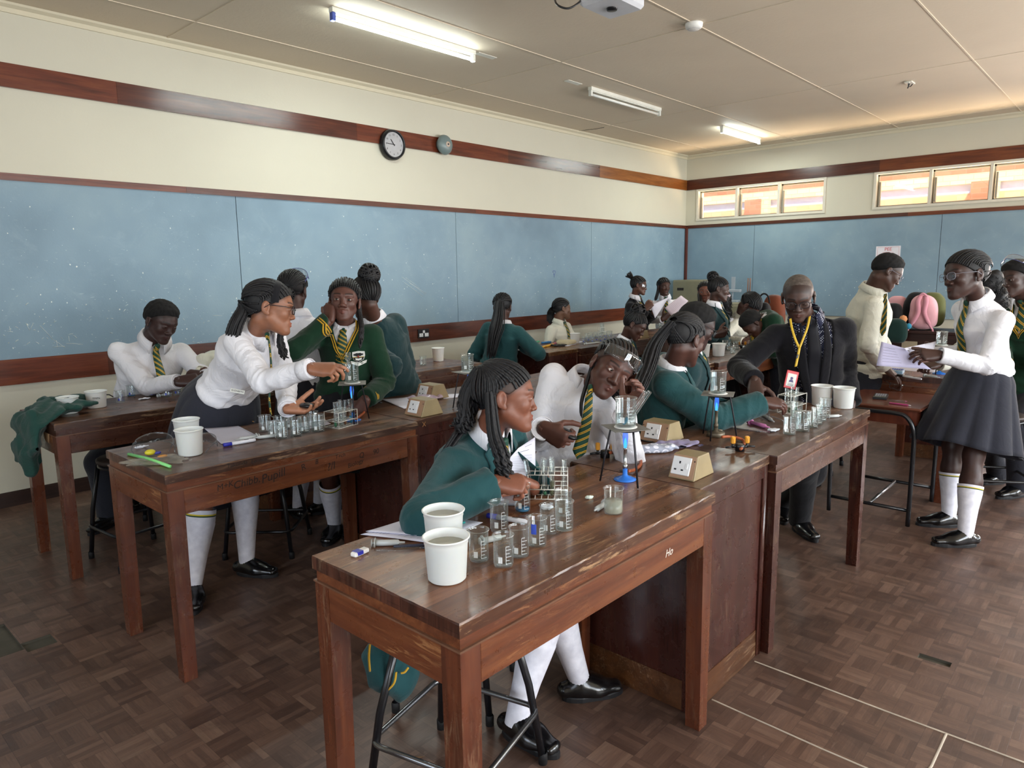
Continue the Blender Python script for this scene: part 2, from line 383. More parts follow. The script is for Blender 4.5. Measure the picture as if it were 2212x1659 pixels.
# left wall: plaster, long blue board, bands of wood
wl_ = MB(); wl_.box(XB, XC+.2, YW, YW+.2, 0, ZC); struct('wall_left', wl_, [cream])
bb = MB(); seams = [3.017, 5.587, 8.164, -.2]
for s0, s1 in ((XB, -.2), (-.2, 3.017), (3.017, 5.587), (5.587, 8.164), (8.164, XC-.03)):
    bb.box(s0+.003, s1-.003, YW-.018, YW-.001, 1.03, 2.28)
bb.box(XB, XC-.03, YW-.012, YW-.0015, 1.03, 2.28, 1)
dark_gap = plain('gap_dark', '1e2c38', .8)
struct('trim_1', bb, [blue, dark_gap])
def bandx(name, z0, z1, th, joints, mats, x0=XB, x1=XC):
    mb = MB(); js = [x0]+joints+[x1]
    for k in range(len(js)-1): mb.box(js[k]+.0006, js[k+1]-.0006, YW-th, YW-.001, z0, z1, k % len(mats))
    return struct(name, mb, mats)
bandx('trim_2', 2.885, 3.043, .022, [2.146, 4.299, 6.472, 8.355], [trim_mid, trim_dark, trim_mid, trim_dark, trim_light])
bandx('trim_3', 2.268, 2.317, .03, [2.6, 5.9, 9.0], [trim_mid, trim_dark, trim_mid, trim_dark])
bandx('trim_4', .866, 1.045, .03, [1.894, 4.9, 7.3], [trim_mid, trim_dark, trim_dark, trim_mid])
bl_ = MB(); bl_.box(XB, XC, YW-.02, YW-.001, .0005, .095); bl_.box(XB, XC, YW-.014, YW-.001, .095, .104); struct('baseboard_left', bl_, [base_m])
def cornice(name, a, b, inward):
    # a stepped moulding between wall and ceiling
    a, b, n = Vector(a), Vector(b), Vector(inward); mb = MB()
    prof = [(0, -.06), (.012, -.06), (.016, -.03), (.045, -.014), (.052, 0.), (0, 0.)]
    V = [a+n*p+Vector((0, 0, ZC+q-.0005)) for p, q in prof]+[b+n*p+Vector((0, 0, ZC+q-.0005)) for p, q in prof]; k = len(prof)
    mb._add(V, [(i, (i+1) % k, k+(i+1) % k, k+i) for i in range(k)]); return struct(name, mb, [cream2])
cream2 = paint('cornice_paint', 'd2cbb4', .03)
cornice('trim_5', (XB, YW, 0), (XC, YW, 0), (0, -1, 0)); cornice('trim_6', (XC, YW, 0), (XC, YR, 0), (-1, 0, 0))
# ceiling of painted boards with thin cover strips at the joints
def ceil_paint():
    t = NT('ceiling_paint'); g = t.geo(); c = srgb('d6c9b4'); n = t.noise(g, .55, 4, .6)
    t.base(t.ramp(n, [(.3, tuple(x*.93 for x in c)), (.7, tuple(x*1.04 for x in c))])); t.set(rough=.6, spec=.3); t.bump(t.noise(g, 38, 3, .6), .35, .004); return t.m
cm = ceil_paint()
ce = MB(); ce.box(XB, XC+.2, YR, YW+.2, ZC, ZC+.12)
jx = [-.12, 2.545, 5.225, 7.84]; jy = [5.385, 4.12, 2.79, 1.44, .1, -1.24, -2.56]
for x in jx: ce.box(x-.007, x+.007, YR, YW, ZC-.004, ZC+.001)
for y in jy: ce.box(XB, XC, y-.006, y+.006, ZC-.005, ZC+.001)
ce.box(10.43, 10.47, YR, YW, ZC-.006, ZC+.001)
struct('ceiling', ce, [cm])
# far wall with openings for the strip windows
W1 = (3.695, 5.735); W2 = (1.0, 3.056); W3 = (-1.7, .36); WZ = (2.383, 2.884)
wf = MB(); th = .24
DR = (-1.35, -.05); wf.box(XC, XC+th, YR-.2, DR[0], 0, WZ[0]); wf.box(XC, XC+th, DR[1], YW+.2, 0, WZ[0]); wf.box(XC, XC+th, DR[0], DR[1], 2.1, WZ[0]); wf.box(XC, XC+th, YR-.2, YW+.2, WZ[1], ZC+.02)
for y0, y1 in ((YR-.2, W3[0]), (W3[1], W2[0]), (W2[1], W1[0]), (W1[1], YW+.2)): wf.box(XC, XC+th, y0, y1, WZ[0], WZ[1])
struct('wall_far', wf, [cream])
bf = MB(); fs = [YR, DR[0]-.08, DR[1]+.08, 2.195, 4.731, YW-.045]
for k in (0, 2, 3, 4): bf.box(XC-.018, XC-.001, fs[k]+.003, fs[k+1]-.003, .9, 2.28)
bf.box(XC-.012, XC-.0015, DR[1]+.08, YW-.045, .9, 2.28, 1); struct('trim_10', bf, [blue, dark_gap])
def bandy(name, z0, z1, th, joints, mats):
    mb = MB(); js = [YR]+joints+[YW-.022]
    for k in range(len(js)-1): mb.box(XC-th, XC-.001, js[k]+.0006, js[k+1]-.0006, z0, z1, k % len(mats))
    return struct(name, mb, mats)
trim_ym = wood('trim_wood_far_mid', '4a2312', '6b3519', '814722', 'Y', rough=.28, geo=True)
bandy('trim_11', 2.885, 3.043, .022, [2.993], [trim_ym, trim_y]); bandy('trim_12', 2.268, 2.317, .03, [2.6], [trim_ym, trim_y])
cp2 = MB(); cp2.box(XC-.06, XC-.001, YW-.06, YW-.031, .9, 2.285); struct('trim_13', cp2, [trim_z])
bfb = MB(); bfb.box(XC-.02, XC-.001, DR[1]+.08, YW-.022, .0005, .1); bfb.box(XC-.02, XC-.001, YR, DR[0]-.08, .0005, .1); struct('baseboard_far', bfb, [base_m])
df = MB(); [df.box(XC-.03, XC+th, y, y+.06, .0005, 2.16) for y in (DR[0]-.061, DR[1]+.001)]; df.box(XC-.03, XC+th, DR[0]-.061, DR[1]+.061, 2.101, 2.16); struct('door_1', df, [trim_z])
# right and back walls (behind the viewer) with their big windows
glass_win = glassy('window_glass', (.97, .98, .98), .01, .05)
frame_white = plain('window_frame_paint', 'd6d2c4', .45)
steel_f = plain('window_steel', '8f8a7b', .5)
def window(name, axis, pos, u0, u1, z0, z1, panes, th=.24, bars=0, crank=True, out=1):
    root = tag(empty(name, (pos, (u0+u1)/2, z0) if axis == 'x' else ((u0+u1)/2, pos, z0)), kind='structure')
    def B(mb, u0, u1, d0, d1, z0, z1, m=0):
        # d: depth into the wall; converted to local coordinates of the root
        L = root.location
        if axis == 'x': mb.box(pos+out*d0-L.x if out > 0 else pos-d1-L.x, pos+out*d1-L.x if out > 0 else pos-d0-L.x, u0-L.y, u1-L.y, z0-L.z, z1-L.z, m)
        else: mb.box(u0-L.x, u1-L.x, pos+out*d0-L.y if out > 0 else pos-d1-L.y, pos+out*d1-L.y if out > 0 else pos-d0-L.y, z0-L.z, z1-L.z, m)
    f = MB(); w = .032
    B(f, u0-.0, u1+.0, -.018, .06, z0, z0+w); B(f, u0, u1, -.018, .06, z1-w, z1)
    n = panes; cell = (u1-u0-w*(n+1))/n
    for k in range(n+1): x = u0+k*(cell+w); B(f, x, x+w, -.016, .06, z0+w, z1-w)
    f.build('window_frame', [frame_white], root)
    for k in range(n):
        x = u0+w+k*(cell+w); s = MB()
        for (a, b, c, d) in ((x, x+.018, z0+w, z1-w), (x+cell-.018, x+cell, z0+w, z1-w), (x, x+cell, z0+w, z0+w+.018), (x, x+cell, z1-w-.022, z1-w)): B(s, a, b, .062, .085, c, d)
        for q in range(bars): zz = z0+(q+1)*(z1-z0)/(bars+1); B(s, x, x+cell, .062, .085, zz-.01, zz+.01)
        if crank: B(s, x+cell-.05, x+cell-.03, .02, .06, z0+w+.02, z1-w-.1)
        s.build('window_sash', [steel_f], root)
        g = MB(); B(g, x+.018, x+cell-.018, .07, .075, z0+w+.018, z1-w-.022); g.build('window_pane', [glass_win], root)
    return root
for nm, (a, b) in (('window_1', W1), ('window_2', W2), ('window_3', W3)): window(nm, 'x', XC, a, b, WZ[0], WZ[1], 3)
RW = [(-.55, 1.75), (2.45, 4.75), (5.65, 7.95), (8.25, 10.55)]
wr = MB(); wr.box(XB-.2, XC+.2, YR-.24, YR, 0, 1.1); wr.box(XB-.2, XC+.2, YR-.24, YR, 2.7, ZC+.02)
e = [XB-.2]+[v for p in RW for v in p]+[XC+.2]
for k in range(0, len(e), 2): wr.box(e[k], e[k+1], YR-.24, YR, 1.1, 2.7)
struct('wall_right', wr, [cream])
for k, (a, b) in enumerate(RW): window('window_%d' % (k+4), 'y', YR, a, b, 1.1, 2.7, 3, bars=2, crank=False, out=-1)
wb = MB(); wb.box(XB-.24, XB, YR-.2, YW+.2, 0, 1.1); wb.box(XB-.24, XB, YR-.2, YW+.2, 2.7, ZC+.02)
wb.box(XB-.24, XB, YR-.2, -.6, 1.1, 2.7); wb.box(XB-.24, XB, 3.0, YW+.2, 1.1, 2.7); struct('wall_back', wb, [cream])
window('window_8', 'x', XB, -.6, 3.0, 1.1, 2.7, 4, bars=2, crank=False, out=-1)
# yard beyond the far windows: brick wing with piers and a white fascia under a roof
def brick(name, c1, c2, mort):
    t = NT(name); g = t.geo(rot=(math.pi/2, 0, math.pi/2)); tc = t.node('NewGeometry'); sp = t.node('SeparateXYZ'); t.link(tc.outputs['Position'], sp.inputs[0])
    cb = t.node('CombineXYZ'); ad = t.math('ADD', sp.outputs['Y'], sp.outputs['X']); t.link(ad, cb.inputs[0]); t.link(sp.outputs['Z'], cb.inputs[1])
    b = t.node('TexBrick'); b.inputs['Scale'].default_value = 1; b.inputs['Brick Width'].default_value = .23; b.inputs['Row Height'].default_value = .085; b.inputs['Mortar Size'].default_value = .006
    b.inputs['Color1'].default_value = (*srgb(c1), 1); b.inputs['Color2'].default_value = (*srgb(c2), 1); b.inputs['Mortar'].default_value = (*srgb(mort), 1)
    t.link(cb.outputs[0], b.inputs['Vector']); t.base(b.outputs[0]); t.set(rough=.85); return t.m
br1 = brick('yard_brick', 'e6b083', 'eec39a', 'd2ac88'); br2 = brick('yard_brick_red', 'b5694c', 'c47c5c', '9a7a64')
ww = MB(); ww.box(14.6, 14.9, -6, 9.5, 0, 2.83, 0); ww.box(14.6, 14.9, -6, 9.5, 2.99, 3.16, 3); ww.box(14.6, 14.9, -6, 9.5, 3.16, 4.2, 1); ww.box(14.66, 14.9, -6, 9.5, 2.83, 2.99, 2)
for y, w_ in ((6.36, .17), (2.40, .13), (-1.5, .2)): ww.box(14.4, 14.6, y-w_, y+w_, 0, 3.0, 1); ww.box(14.44, 14.6, y-w_-.13, y-w_, 0, 3.0, 3)
tag(ww.build('brick_wing', [br1, br2, plain('yard_fascia', 'b9bdd8', .5), brick('yard_brick_pale', 'ecd09c', 'f2dcae', 'd9b98c')]), 'sunlit orange brick wing of the building seen through the high windows', 'building')
ro = MB(); ro.box(10.95, 11.5, -6, 8.5, 3.6, 3.7)
yd = MB(); yd.box(11.08, 20, -8, 12, -.3, -.05); struct('ground_1', yd, [plain('yard_paving', 'c8a883', .9)])
# ================================================================== lettering
def text(name, s, size, M, mat, parent=None, extrude=.0003, align='CENTER', shear=0.0):
    c = bpy.data.curves.new(name, 'FONT'); c.body = s; c.size = size; c.extrude = extrude; c.align_x = align; c.align_y = 'CENTER'; c.shear = shear
    o = bpy.data.objects.new(name, c); COL.objects.link(o); c.materials.append(mat)
    dg = bpy.context.evaluated_depsgraph_get(); me = bpy.data.meshes.new_from_object(o.evaluated_get(dg))
    bpy.data.objects.remove(o); bpy.data.curves.remove(c)
    o = bpy.data.objects.new(name, me); COL.objects.link(o); me.name = name
    if not me.materials: me.materials.append(mat)
    if parent is not None: o.parent = parent
    o.matrix_local = M; return o
def frameM(o, x, y):
    """matrix whose X runs along x, Y along y (world vectors), origin o"""
    x = Vector(x).normalized(); y = Vector(y); y = (y-x*y.dot(x)).normalized(); z = x.cross(y)
    return Matrix(((x.x, y.x, z.x, o[0]), (x.y, y.y, z.y, o[1]), (x.z, y.z, z.z, o[2]), (0, 0, 0, 1)))
ink = plain('dark_ink', '1d1512', .6); ink_w = plain('pale_scratch', 'd8d0c4', .6); ink_b = plain('blue_ink', '3a44a0', .5)
# ================================================================== benches
top_a = wood('bench_top', '4d2e1e', '7d5034', 'a5764f', 'X', rough=.30, spec=.5, coat=.10, scuff=.8, scuffcol='b8926b', plank=(.62, .055))
top_b = wood('bench_top_dark', '4a3226', '6d4c39', '92705a', 'X', .9, rough=.33, spec=.45, coat=.08, scuff=.7, scuffcol='a58668', plank=(.7, .06))
top_c = wood('bench_top_light', '5d3d22', '8a6038', 'a98055', 'X', .8, rough=.25, coat=.2, scuff=.5, plank=(.4, .05))
ap_r = wood('apron_wood', '4a2616', '6b3a22', '87512f', 'X', .8, rough=.3, coat=.15, scuff=.35, scuffcol='c08a5c')
ap_d = wood('apron_wood_dark', '2f1a13', '4b2b1f', '63402c', 'X', .8, rough=.27, coat=.2, scuff=.35, scuffcol='9a7152')
ap_y = wood('apron_wood_end', '4a2416', '683720', '804b2c', 'Y', .8, rough=.3, coat=.15, scuff=.4, scuffcol='c8925f')
leg_m = wood('leg_wood', '3f2014', '5e301d', '774328', 'Z', .8, rough=.28, coat=.2, scuff=.2)
leg_d = wood('leg_wood_dark', '26120e', '3f1d15', '54291d', 'Z', .8, rough=.28, coat=.2, scuff=.2)
pan_m = wood('panel_wood', '2c120c', '43201a', '572b20', 'Z', .35, rough=.25, coat=.25, scuff=.12)
pli_m = wood('plinth_wood', '38200f', '563218', '6b4325', 'X', .8, rough=.4, scuff=.3)
endg = wood('end_grain', '2f1a14', '4c2b20', '60392a', 'Z', 1.6, rough=.35, scuff=.3, plank=(.05, .05))
bead_m = plain('bead_edge', '6a4a38', .3, var=.3)
def jag_top(w, d, t, notch=0.0, seed=0, L=.06):
    """table top slab with a slightly worn, uneven top edge"""
    r = np.random.default_rng(seed); mb = MB(); nx = max(6, int(w/.03)); ny = max(6, int(d/.03)); b = .004
    per = [(x, 0) for x in np.linspace(0, w, nx)[:-1]]+[(w, y) for y in np.linspace(0, d, ny)[:-1]]+[(x, d) for x in np.linspace(w, 0, nx)[:-1]]+[(0, y) for y in np.linspace(d, 0, ny)[:-1]]
    P = np.array(per); n = len(P); c = np.array([w/2, d/2])
    ins = np.zeros((n, 2)); ins[:, 0] = np.where(P[:, 0] <= 1e-6, 1, np.where(P[:, 0] >= w-1e-6, -1, 0)); ins[:, 1] = np.where(P[:, 1] <= 1e-6, 1, np.where(P[:, 1] >= d-1e-6, -1, 0))
    wear = np.clip(np.convolve(np.tile(r.random(n), 3), np.ones(3)/3, 'same')[n:2*n]-.35, .08, 1)*.011
    up = np.hstack([P+ins*wear[:, None], np.zeros((n, 1))]); md = np.hstack([P, -(b+wear[:, None]*.6)]); lo = np.hstack([P, np.full((n, 1), -t)])
    V = np.vstack([up, md, lo]); F = [tuple(range(n))]
    for i in range(n): j = (i+1) % n; F += [(n+i, n+j, j, i), (2*n+i, 2*n+j, n+j, n+i)]
    F.append(tuple(range(3*n-1, 2*n-1, -1)))
    end = [0]+[1 if (abs(P[i][0]) < 1e-6 and abs(P[(i+1) % n][0]) < 1e-6) or (abs(P[i][0]-w) < 1e-6 and abs(P[(i+1) % n][0]-w) < 1e-6) else 0 for i in range(n) for _ in (0, 1)]+[0]
    o = len(mb.V); mb.V += [tuple(v) for v in V.tolist()]; mb.F += F; mb.M += end; mb.S += [False]*len(F); return mb
def bench(x0, x1, y0, y1, label, top=None, apx=None, apy=None, leg=None, group=None, seed=0):
    top, apx, apy, leg = top or top_b, apx or ap_d, apy or ap_y, leg or leg_d
    w, d = x1-x0, y1-y0; r = empty('lab_table', (x0, y0, 0), 0, label, 'table', group)
    t = .036; o = jag_top(w, d, t, seed=seed).build('tabletop', [top, endg], r, (0, 0, HB), smooth=False)
    i = .008; zf = HB-t
    fr = MB(); fr.box(i, w-i, i, d-i, zf-.031, zf+.0); fr.build('frieze', [apx], r)
    bd = MB(); bd.box(.001, w-.001, .001, d-.001, zf-.036, zf-.031)
    bd.build('bead', [bead_m], r)
    za = zf-.036; L = .062; j = .004
    for (a, b, c, e, m) in ((L+j, w-L-j, j, j+.022, apx), (L+j, w-L-j, d-j-.022, d-j, apx), (j, j+.022, L+j, d-L-j, apy), (w-j-.022, w-j, L+j, d-L-j, apy)):
        q = MB(); q.rbox(a, b, c, e, za-.098, za, .002); q.build('apron', [m], r)
    for (px, py, sx, sy) in ((j, j, 1, 1), (w-j-L, j, -1, 1), (j, d-j-L, 1, -1), (w-j-L, d-j-L, -1, -1)):
        q = MB(); tp = .008   # legs taper on their inner faces
        X0, X1, Y0, Y1 = px, px+L, py, py+L; bx0, bx1, by0, by1 = (X0, X1-tp, Y0, Y1) if sx > 0 else (X0+tp, X1, Y0, Y1)
        by0, by1 = (Y0, Y1-tp) if sy > 0 else (Y0+tp, Y1)
        q._add([(bx0, by0, .0005), (bx1, by0, .0005), (bx1, by1, .0005), (bx0, by1, .0005), (X0, Y0, za-.098), (X1, Y0, za-.098), (X1, Y1, za-.098), (X0, Y1, za-.098), (X0, Y0, za), (X1, Y0, za), (X1, Y1, za), (X0, Y1, za)],
               [(0, 3, 2, 1), (8, 9, 10, 11)]+[(a, (a+1) % 4, 4+(a+1) % 4, 4+a) for a in range(4)]+[(4+a, 4+(a+1) % 4, 8+(a+1) % 4, 8+a) for a in range(4)])
        q.build('leg', [leg], r)
    return r
def cabinet(x0, x1, y0, y1, label, top=None, doors=1, group=None, seed=0, pan=None):
    top = top or top_b; w, d = x1-x0, y1-y0; r = empty('bench_cabinet', (x0, y0, 0), 0, label, 'cabinet', group); t = .036
    jag_top(w, d, t, seed=seed).build('worktop', [top, endg], r, (0, 0, HB), smooth=False)
    i = .012; b = MB(); b.box(i, w-i, i, d-i, .0005, HB-t-.0005); b.build('carcass', [pan or pan_m], r)
    fr = MB()
    for y in (i-.009, d-i-.003):
        fr.box(i, w-i, y, y+.012, HB-t-.05, HB-t-.001); fr.box(i, i+.03, y, y+.012, .001, HB-t-.05); fr.box(w-i-.03, w-i, y, y+.012, .001, HB-t-.05)
    for x in (i-.009, w-i-.003):
        fr.box(x, x+.012, i, d-i, HB-t-.05, HB-t-.001); fr.box(x, x+.012, i, i+.04, .001, HB-t-.05); fr.box(x, x+.012, d-i-.04, d-i, .001, HB-t-.05)
    fr.build('frame', [leg_d], r)
    pl = MB(); pl.box(i-.006, w-i+.006, i-.006, d-i+.006, .001, .115, top=.003); pl.build('plinth', [pli_m], r)
    for k in range(doors):
        a = i+.034+k*(w-2*i-.068)/doors; bb_ = a+(w-2*i-.068)/doors-.004; dm = MB(); dm.rbox(a, bb_, i-.005, i+.004, .12, HB-t-.054, .003); dm.build('door', [pan_m], r)
    for y in (.004, ):
        c = MB(); c.tube([(w-.016, .012, .001), (w-.016, .012, HB-t-.001)], .013, 12); c.build('corner_bead', [leg_d], r)
    return r
gT = 'wooden lab tables'
tA = bench(.966, 2.155, 1.043, 1.617, 'front dark-red wooden lab table with scratched top, nearest of all', top_a, ap_r, ap_y, leg_m, seed=1)
cA = cabinet(2.158, 2.742, 1.10, 1.662, 'wooden cupboard with worktop joining the two front tables', top_b, seed=2)
tB = bench(2.745, 3.975, 1.068, 1.605, 'dark wooden lab table holding the two white tubs beside the suited man', top_b, ap_d, ap_y, leg_d, seed=3)
tD = bench(1.027, 2.272, 2.722, 3.345, 'wooden lab table with pencilled graffiti along its front, middle left', top_b, ap_r, ap_y, leg_m, seed=4)
cD = cabinet(2.275, 2.862, 2.76, 3.42, 'wooden cupboard beside the graffiti table, two beige socket boxes on it', top_b, seed=5)
tE = bench(2.866, 4.06, 2.75, 3.36, 'dark lab table behind the girl with goggles on her forehead', top_b, ap_d, seed=6)
tG = bench(1.05, 2.29, 4.165, 4.80, 'wooden lab table with a green blazer thrown over its end', top_b, ap_d, ap_y, leg_m, seed=7)
cG = cabinet(2.295, 2.882, 4.22, 4.86, 'wooden cupboard in the row by the blue wall, behind the girls in green', top_b, seed=8)
tG2 = bench(2.886, 4.17, 4.13, 4.73, 'dark lab table with one white tub, behind the girls in green blazers', top_b, ap_d, seed=9)
cH = cabinet(5.04, 5.50, 4.13, 4.73, 'end cupboard with orange wooden worktop holding highlighters', top_c, seed=10)
tH = bench(5.503, 6.75, 4.10, 4.74, 'far lab table crowded with clear beakers by the rail of the blue wall', top_b, ap_d, seed=11)
cH2 = cabinet(6.755, 7.30, 4.12, 4.76, 'small cupboard with a beige socket box, beyond the beaker table', top_c, seed=12)
tH2 = bench(7.305, 8.5, 4.10, 4.74, 'farthest lab table of the wall row, by the girls reading papers', top_b, ap_d, seed=12)
cF = cabinet(4.76, 5.282, 2.60, 3.14, 'middle cupboard with orange end under the two white tubs behind the long ponytail', top_c, seed=13)
tF = bench(5.286, 6.50, 2.565, 3.12, 'purplish-red lab table behind the suited man, middle row', top_b, ap_r, ap_y, leg_d, seed=14)
cF2 = cabinet(6.505, 7.06, 2.60, 3.14, 'middle row cupboard carrying yellow gas taps, far side', top_b, seed=15)
tJ = bench(5.375, 6.6, .95, 1.545, 'red-brown lab table behind the school desk at the right', top_c, ap_r, ap_y, leg_m, seed=16)
cJ = cabinet(6.605, 7.2, .95, 1.545, 'cupboard at the far end of the right hand bench row', top_b, seed=17)
# pencilled and scratched writing on the aprons
def scrawl(root, s, x, z, size, mat=None, y=-.0005, shear=.2, rot=0.0):
    M = frameM((x, y, z), (math.cos(rot), 0, math.sin(rot)), (-math.sin(rot), 0, math.cos(rot))); return text('scrawl', s, size, M, mat or ink, root, .0002, shear=shear)
for s, px, py, sz, rt in (('M+K', 486, 1050, .035, .1), ('Chibb,', 533, 1042, .045, .05), ('Pupill', 590, 1028, .052, .1), ('R', 655, 1010, .04, .3), ('B', 684, 998, .03, 0), ('T+ch', 735, 985, .026, .05), ('?/l', 715, 1008, .05, .1), ('Biology', 768, 1001, .03, .12), ('Q', 781, 984, .035, .3), ('90', 812, 976, .035, .1)):
    p = atY(px, py, 2.725); scrawl(tD, s, p[0]-1.027, p[2], sz, None, .0035, .2, rt)
for s, px, py, sz in (('Takunda', 512, 1003, .026), ('Lennox', 560, 994, .024)):
    p = atY(px, py, 2.72); scrawl(tD, s, p[0]-1.027, p[2], sz, None, -.0006)
p = atY(1446, 1194, 1.045); scrawl(tA, 'Ho', p[0]-.966, p[2], .035, ink_w, .0035, .3)
p = atY(322, 892, 4.17); scrawl(tG, 'MK10', p[0]-1.05, p[2], .035, None, .0035)
p = atY(916, 917, 2.76); M = frameM((p[0]-2.275, -.0006, p[2]), (1, 0, 0), (0, 0, 1)); text('scrawl', 'X', .035, M, plain('scratch_tan', 'a87a4a', .6), cD)
# chipped bare patch on the end of the left table
cpm = MB(); cpm._add([(.0005, .10, .79), (.0005, .21, .785), (.0005, .19, .74), (.0005, .12, .735), (-.001, .12, .78), (-.001, .19, .777), (-.001, .18, .75), (-.001, .13, .745)], [(4, 5, 6, 7), (0, 1, 5, 4), (1, 2, 6, 5), (2, 3, 7, 6), (3, 0, 4, 7)])
cpm.build('bare_patch', [plain('bare_wood', 'b58a63', .8, var=.4)], tG)

# ================================================================== stools
blk = plain('black_tube', '15161a', .28, spec=.6); blk_r = plain('rubber_foot', '0e0e10', .7); seatw = plain('stool_seat', '2b211c', .5, var=.2); chromeish = plain('worn_steel', '8b8c8e', .25, metal=.9)
def stool(x, y, rz, label, h=.60, w0=.36, w1=.26, group=None, rings=(.2,), worn=False, tape=False):
    r = empty('stool', (x, y, 0), rz, label, 'stool', group); a = w0/2; b = w1/2
    m = MB(); m.lathe([(0, h-.03), (.155, h-.03), (.165, h-.018), (.165, h-.006), (.155, h), (0, h)], 28); m.build('seat', [seatw], r)
    m = MB(); m.tube([(math.cos(t)*.15, math.sin(t)*.15, h-.042) for t in np.arange(24)*2*math.pi/24], .011, 8, closed=True); m.build('seat_ring', [blk], r)
    for sx in (-1, 1):
        for sy in (-1, 1):
            m = MB(); m.tube([(sx*a, sy*a, .012), (sx*(a+b)/2, sy*(a+b)/2, h/2), (sx*b*.9, sy*b*.9, h-.045)], .0125, 10)
            l = m.build('leg', [blk], r)
            m = MB(); m.lathe([(0, .0005), (.015, .0005), (.0155, .035), (.0125, .04)], 12, c=(sx*a, sy*a, 0)); m.build('rubber_foot', [blk_r], l)
    for z in rings:
        f = 1-z/h; q = b+(a-b)*f; P = []
        for sx, sy in ((-1, -1), (1, -1), (1, 1), (-1, 1)):
            c = q*.84; 
            for ang in np.linspace(-.5, .5, 5):
                th = math.atan2(sy, sx)+ang*math.pi/2; P.append((sx*c+.045*math.cos(th)-sx*.0, sy*c+.045*math.sin(th), z))
        m = MB(); m.tube(P, .009, 8, closed=True); m.build('foot_ring', [chromeish if worn else blk], r)
    return r
# ================================================================== implicit surfaces (bodies, cloth)
def nrm(v): v = np.asarray(v, float); return v/(np.linalg.norm(v)+1e-12)
def cd(r, u, f): return nrm(RT*r+UPV*u+FWD*f)     # direction: to picture right, up, away
def smin(a, b, k):
    if k <= 0: return np.minimum(a, b)
    h = np.clip(.5+.5*(b-a)/k, 0, 1); return b*(1-h)+a*h-k*h*(1-h)
def smax(a, b, k): return -smin(-a, -b, k)
def f_cap(a, b, ra, rb):
    a = np.asarray(a, np.float32); b = np.asarray(b, np.float32); ab = b-a; L = float(ab@ab)+1e-9
    def f(P):
        v = P-a; t = np.clip((v@ab)/L, 0, 1); q = v-t[:, None]*ab; return np.sqrt((q*q).sum(1))-(ra+(rb-ra)*t)
    return f
def f_ell(c, r, M=None):
    c = np.asarray(c, np.float32); r = np.asarray(r, np.float32)
    def f(P):
        v = P-c
        if M is not None: v = v@M
        q = np.sqrt(((v/r)**2).sum(1)); g = np.sqrt(((v/(r*r))**2).sum(1))+1e-6; return q*(q-1)/g
    return f
def f_chain(pts, sides, w, d):
    pts = np.asarray(pts, np.float32); sides = np.asarray(sides, np.float32)
    def f(P):
        out = None
        for i in range(len(pts)-1):
            a, b = pts[i], pts[i+1]; ab = b-a; L = float(ab@ab)+1e-9; ax = ab/math.sqrt(L); v = P-a; t = np.clip((v@ab)/L, 0, 1)
            q = v-t[:, None]*ab; s = nrm(sides[i]+sides[i+1]); s = nrm(s-ax*(s@ax)).astype(np.float32); fr = np.cross(ax, s).astype(np.float32)
            W = w[i]+(w[i+1]-w[i])*t; Dp = d[i]+(d[i+1]-d[i])*t
            vs, vf, va = q@s, q@fr, q@ax
            k = np.sqrt((vs/W)**2+(vf/Dp)**2+(va/Dp)**2); g = np.sqrt((vs/W**2)**2+(vf/Dp**2)**2+(va/Dp**2)**2)+1e-4
            dd = np.where(k > .3, k*(k-1)/g, (k-1)*np.minimum(W, Dp))
            out = dd if out is None else smin(out, dd, .05)
        return out
    return f
def union(fs, k=.02):
    def f(P):
        o = fs[0](P)
        for g in fs[1:]: o = smin(o, g(P), k)
        return o
    return f
def folds(P, amp, seed=0, f0=22.0):
    r = np.random.default_rng(seed+11); o = 0
    for i in range(5):
        d = nrm(r.normal(size=3)).astype(np.float32)*f0*(1+.55*i); e = nrm(r.normal(size=3)).astype(np.float32)*f0*.6
        o = o+np.sin(P@d+2.2*np.sin(P@e+r.random()*6)+r.random()*6)/(1+.7*i)
    return o*amp*.5
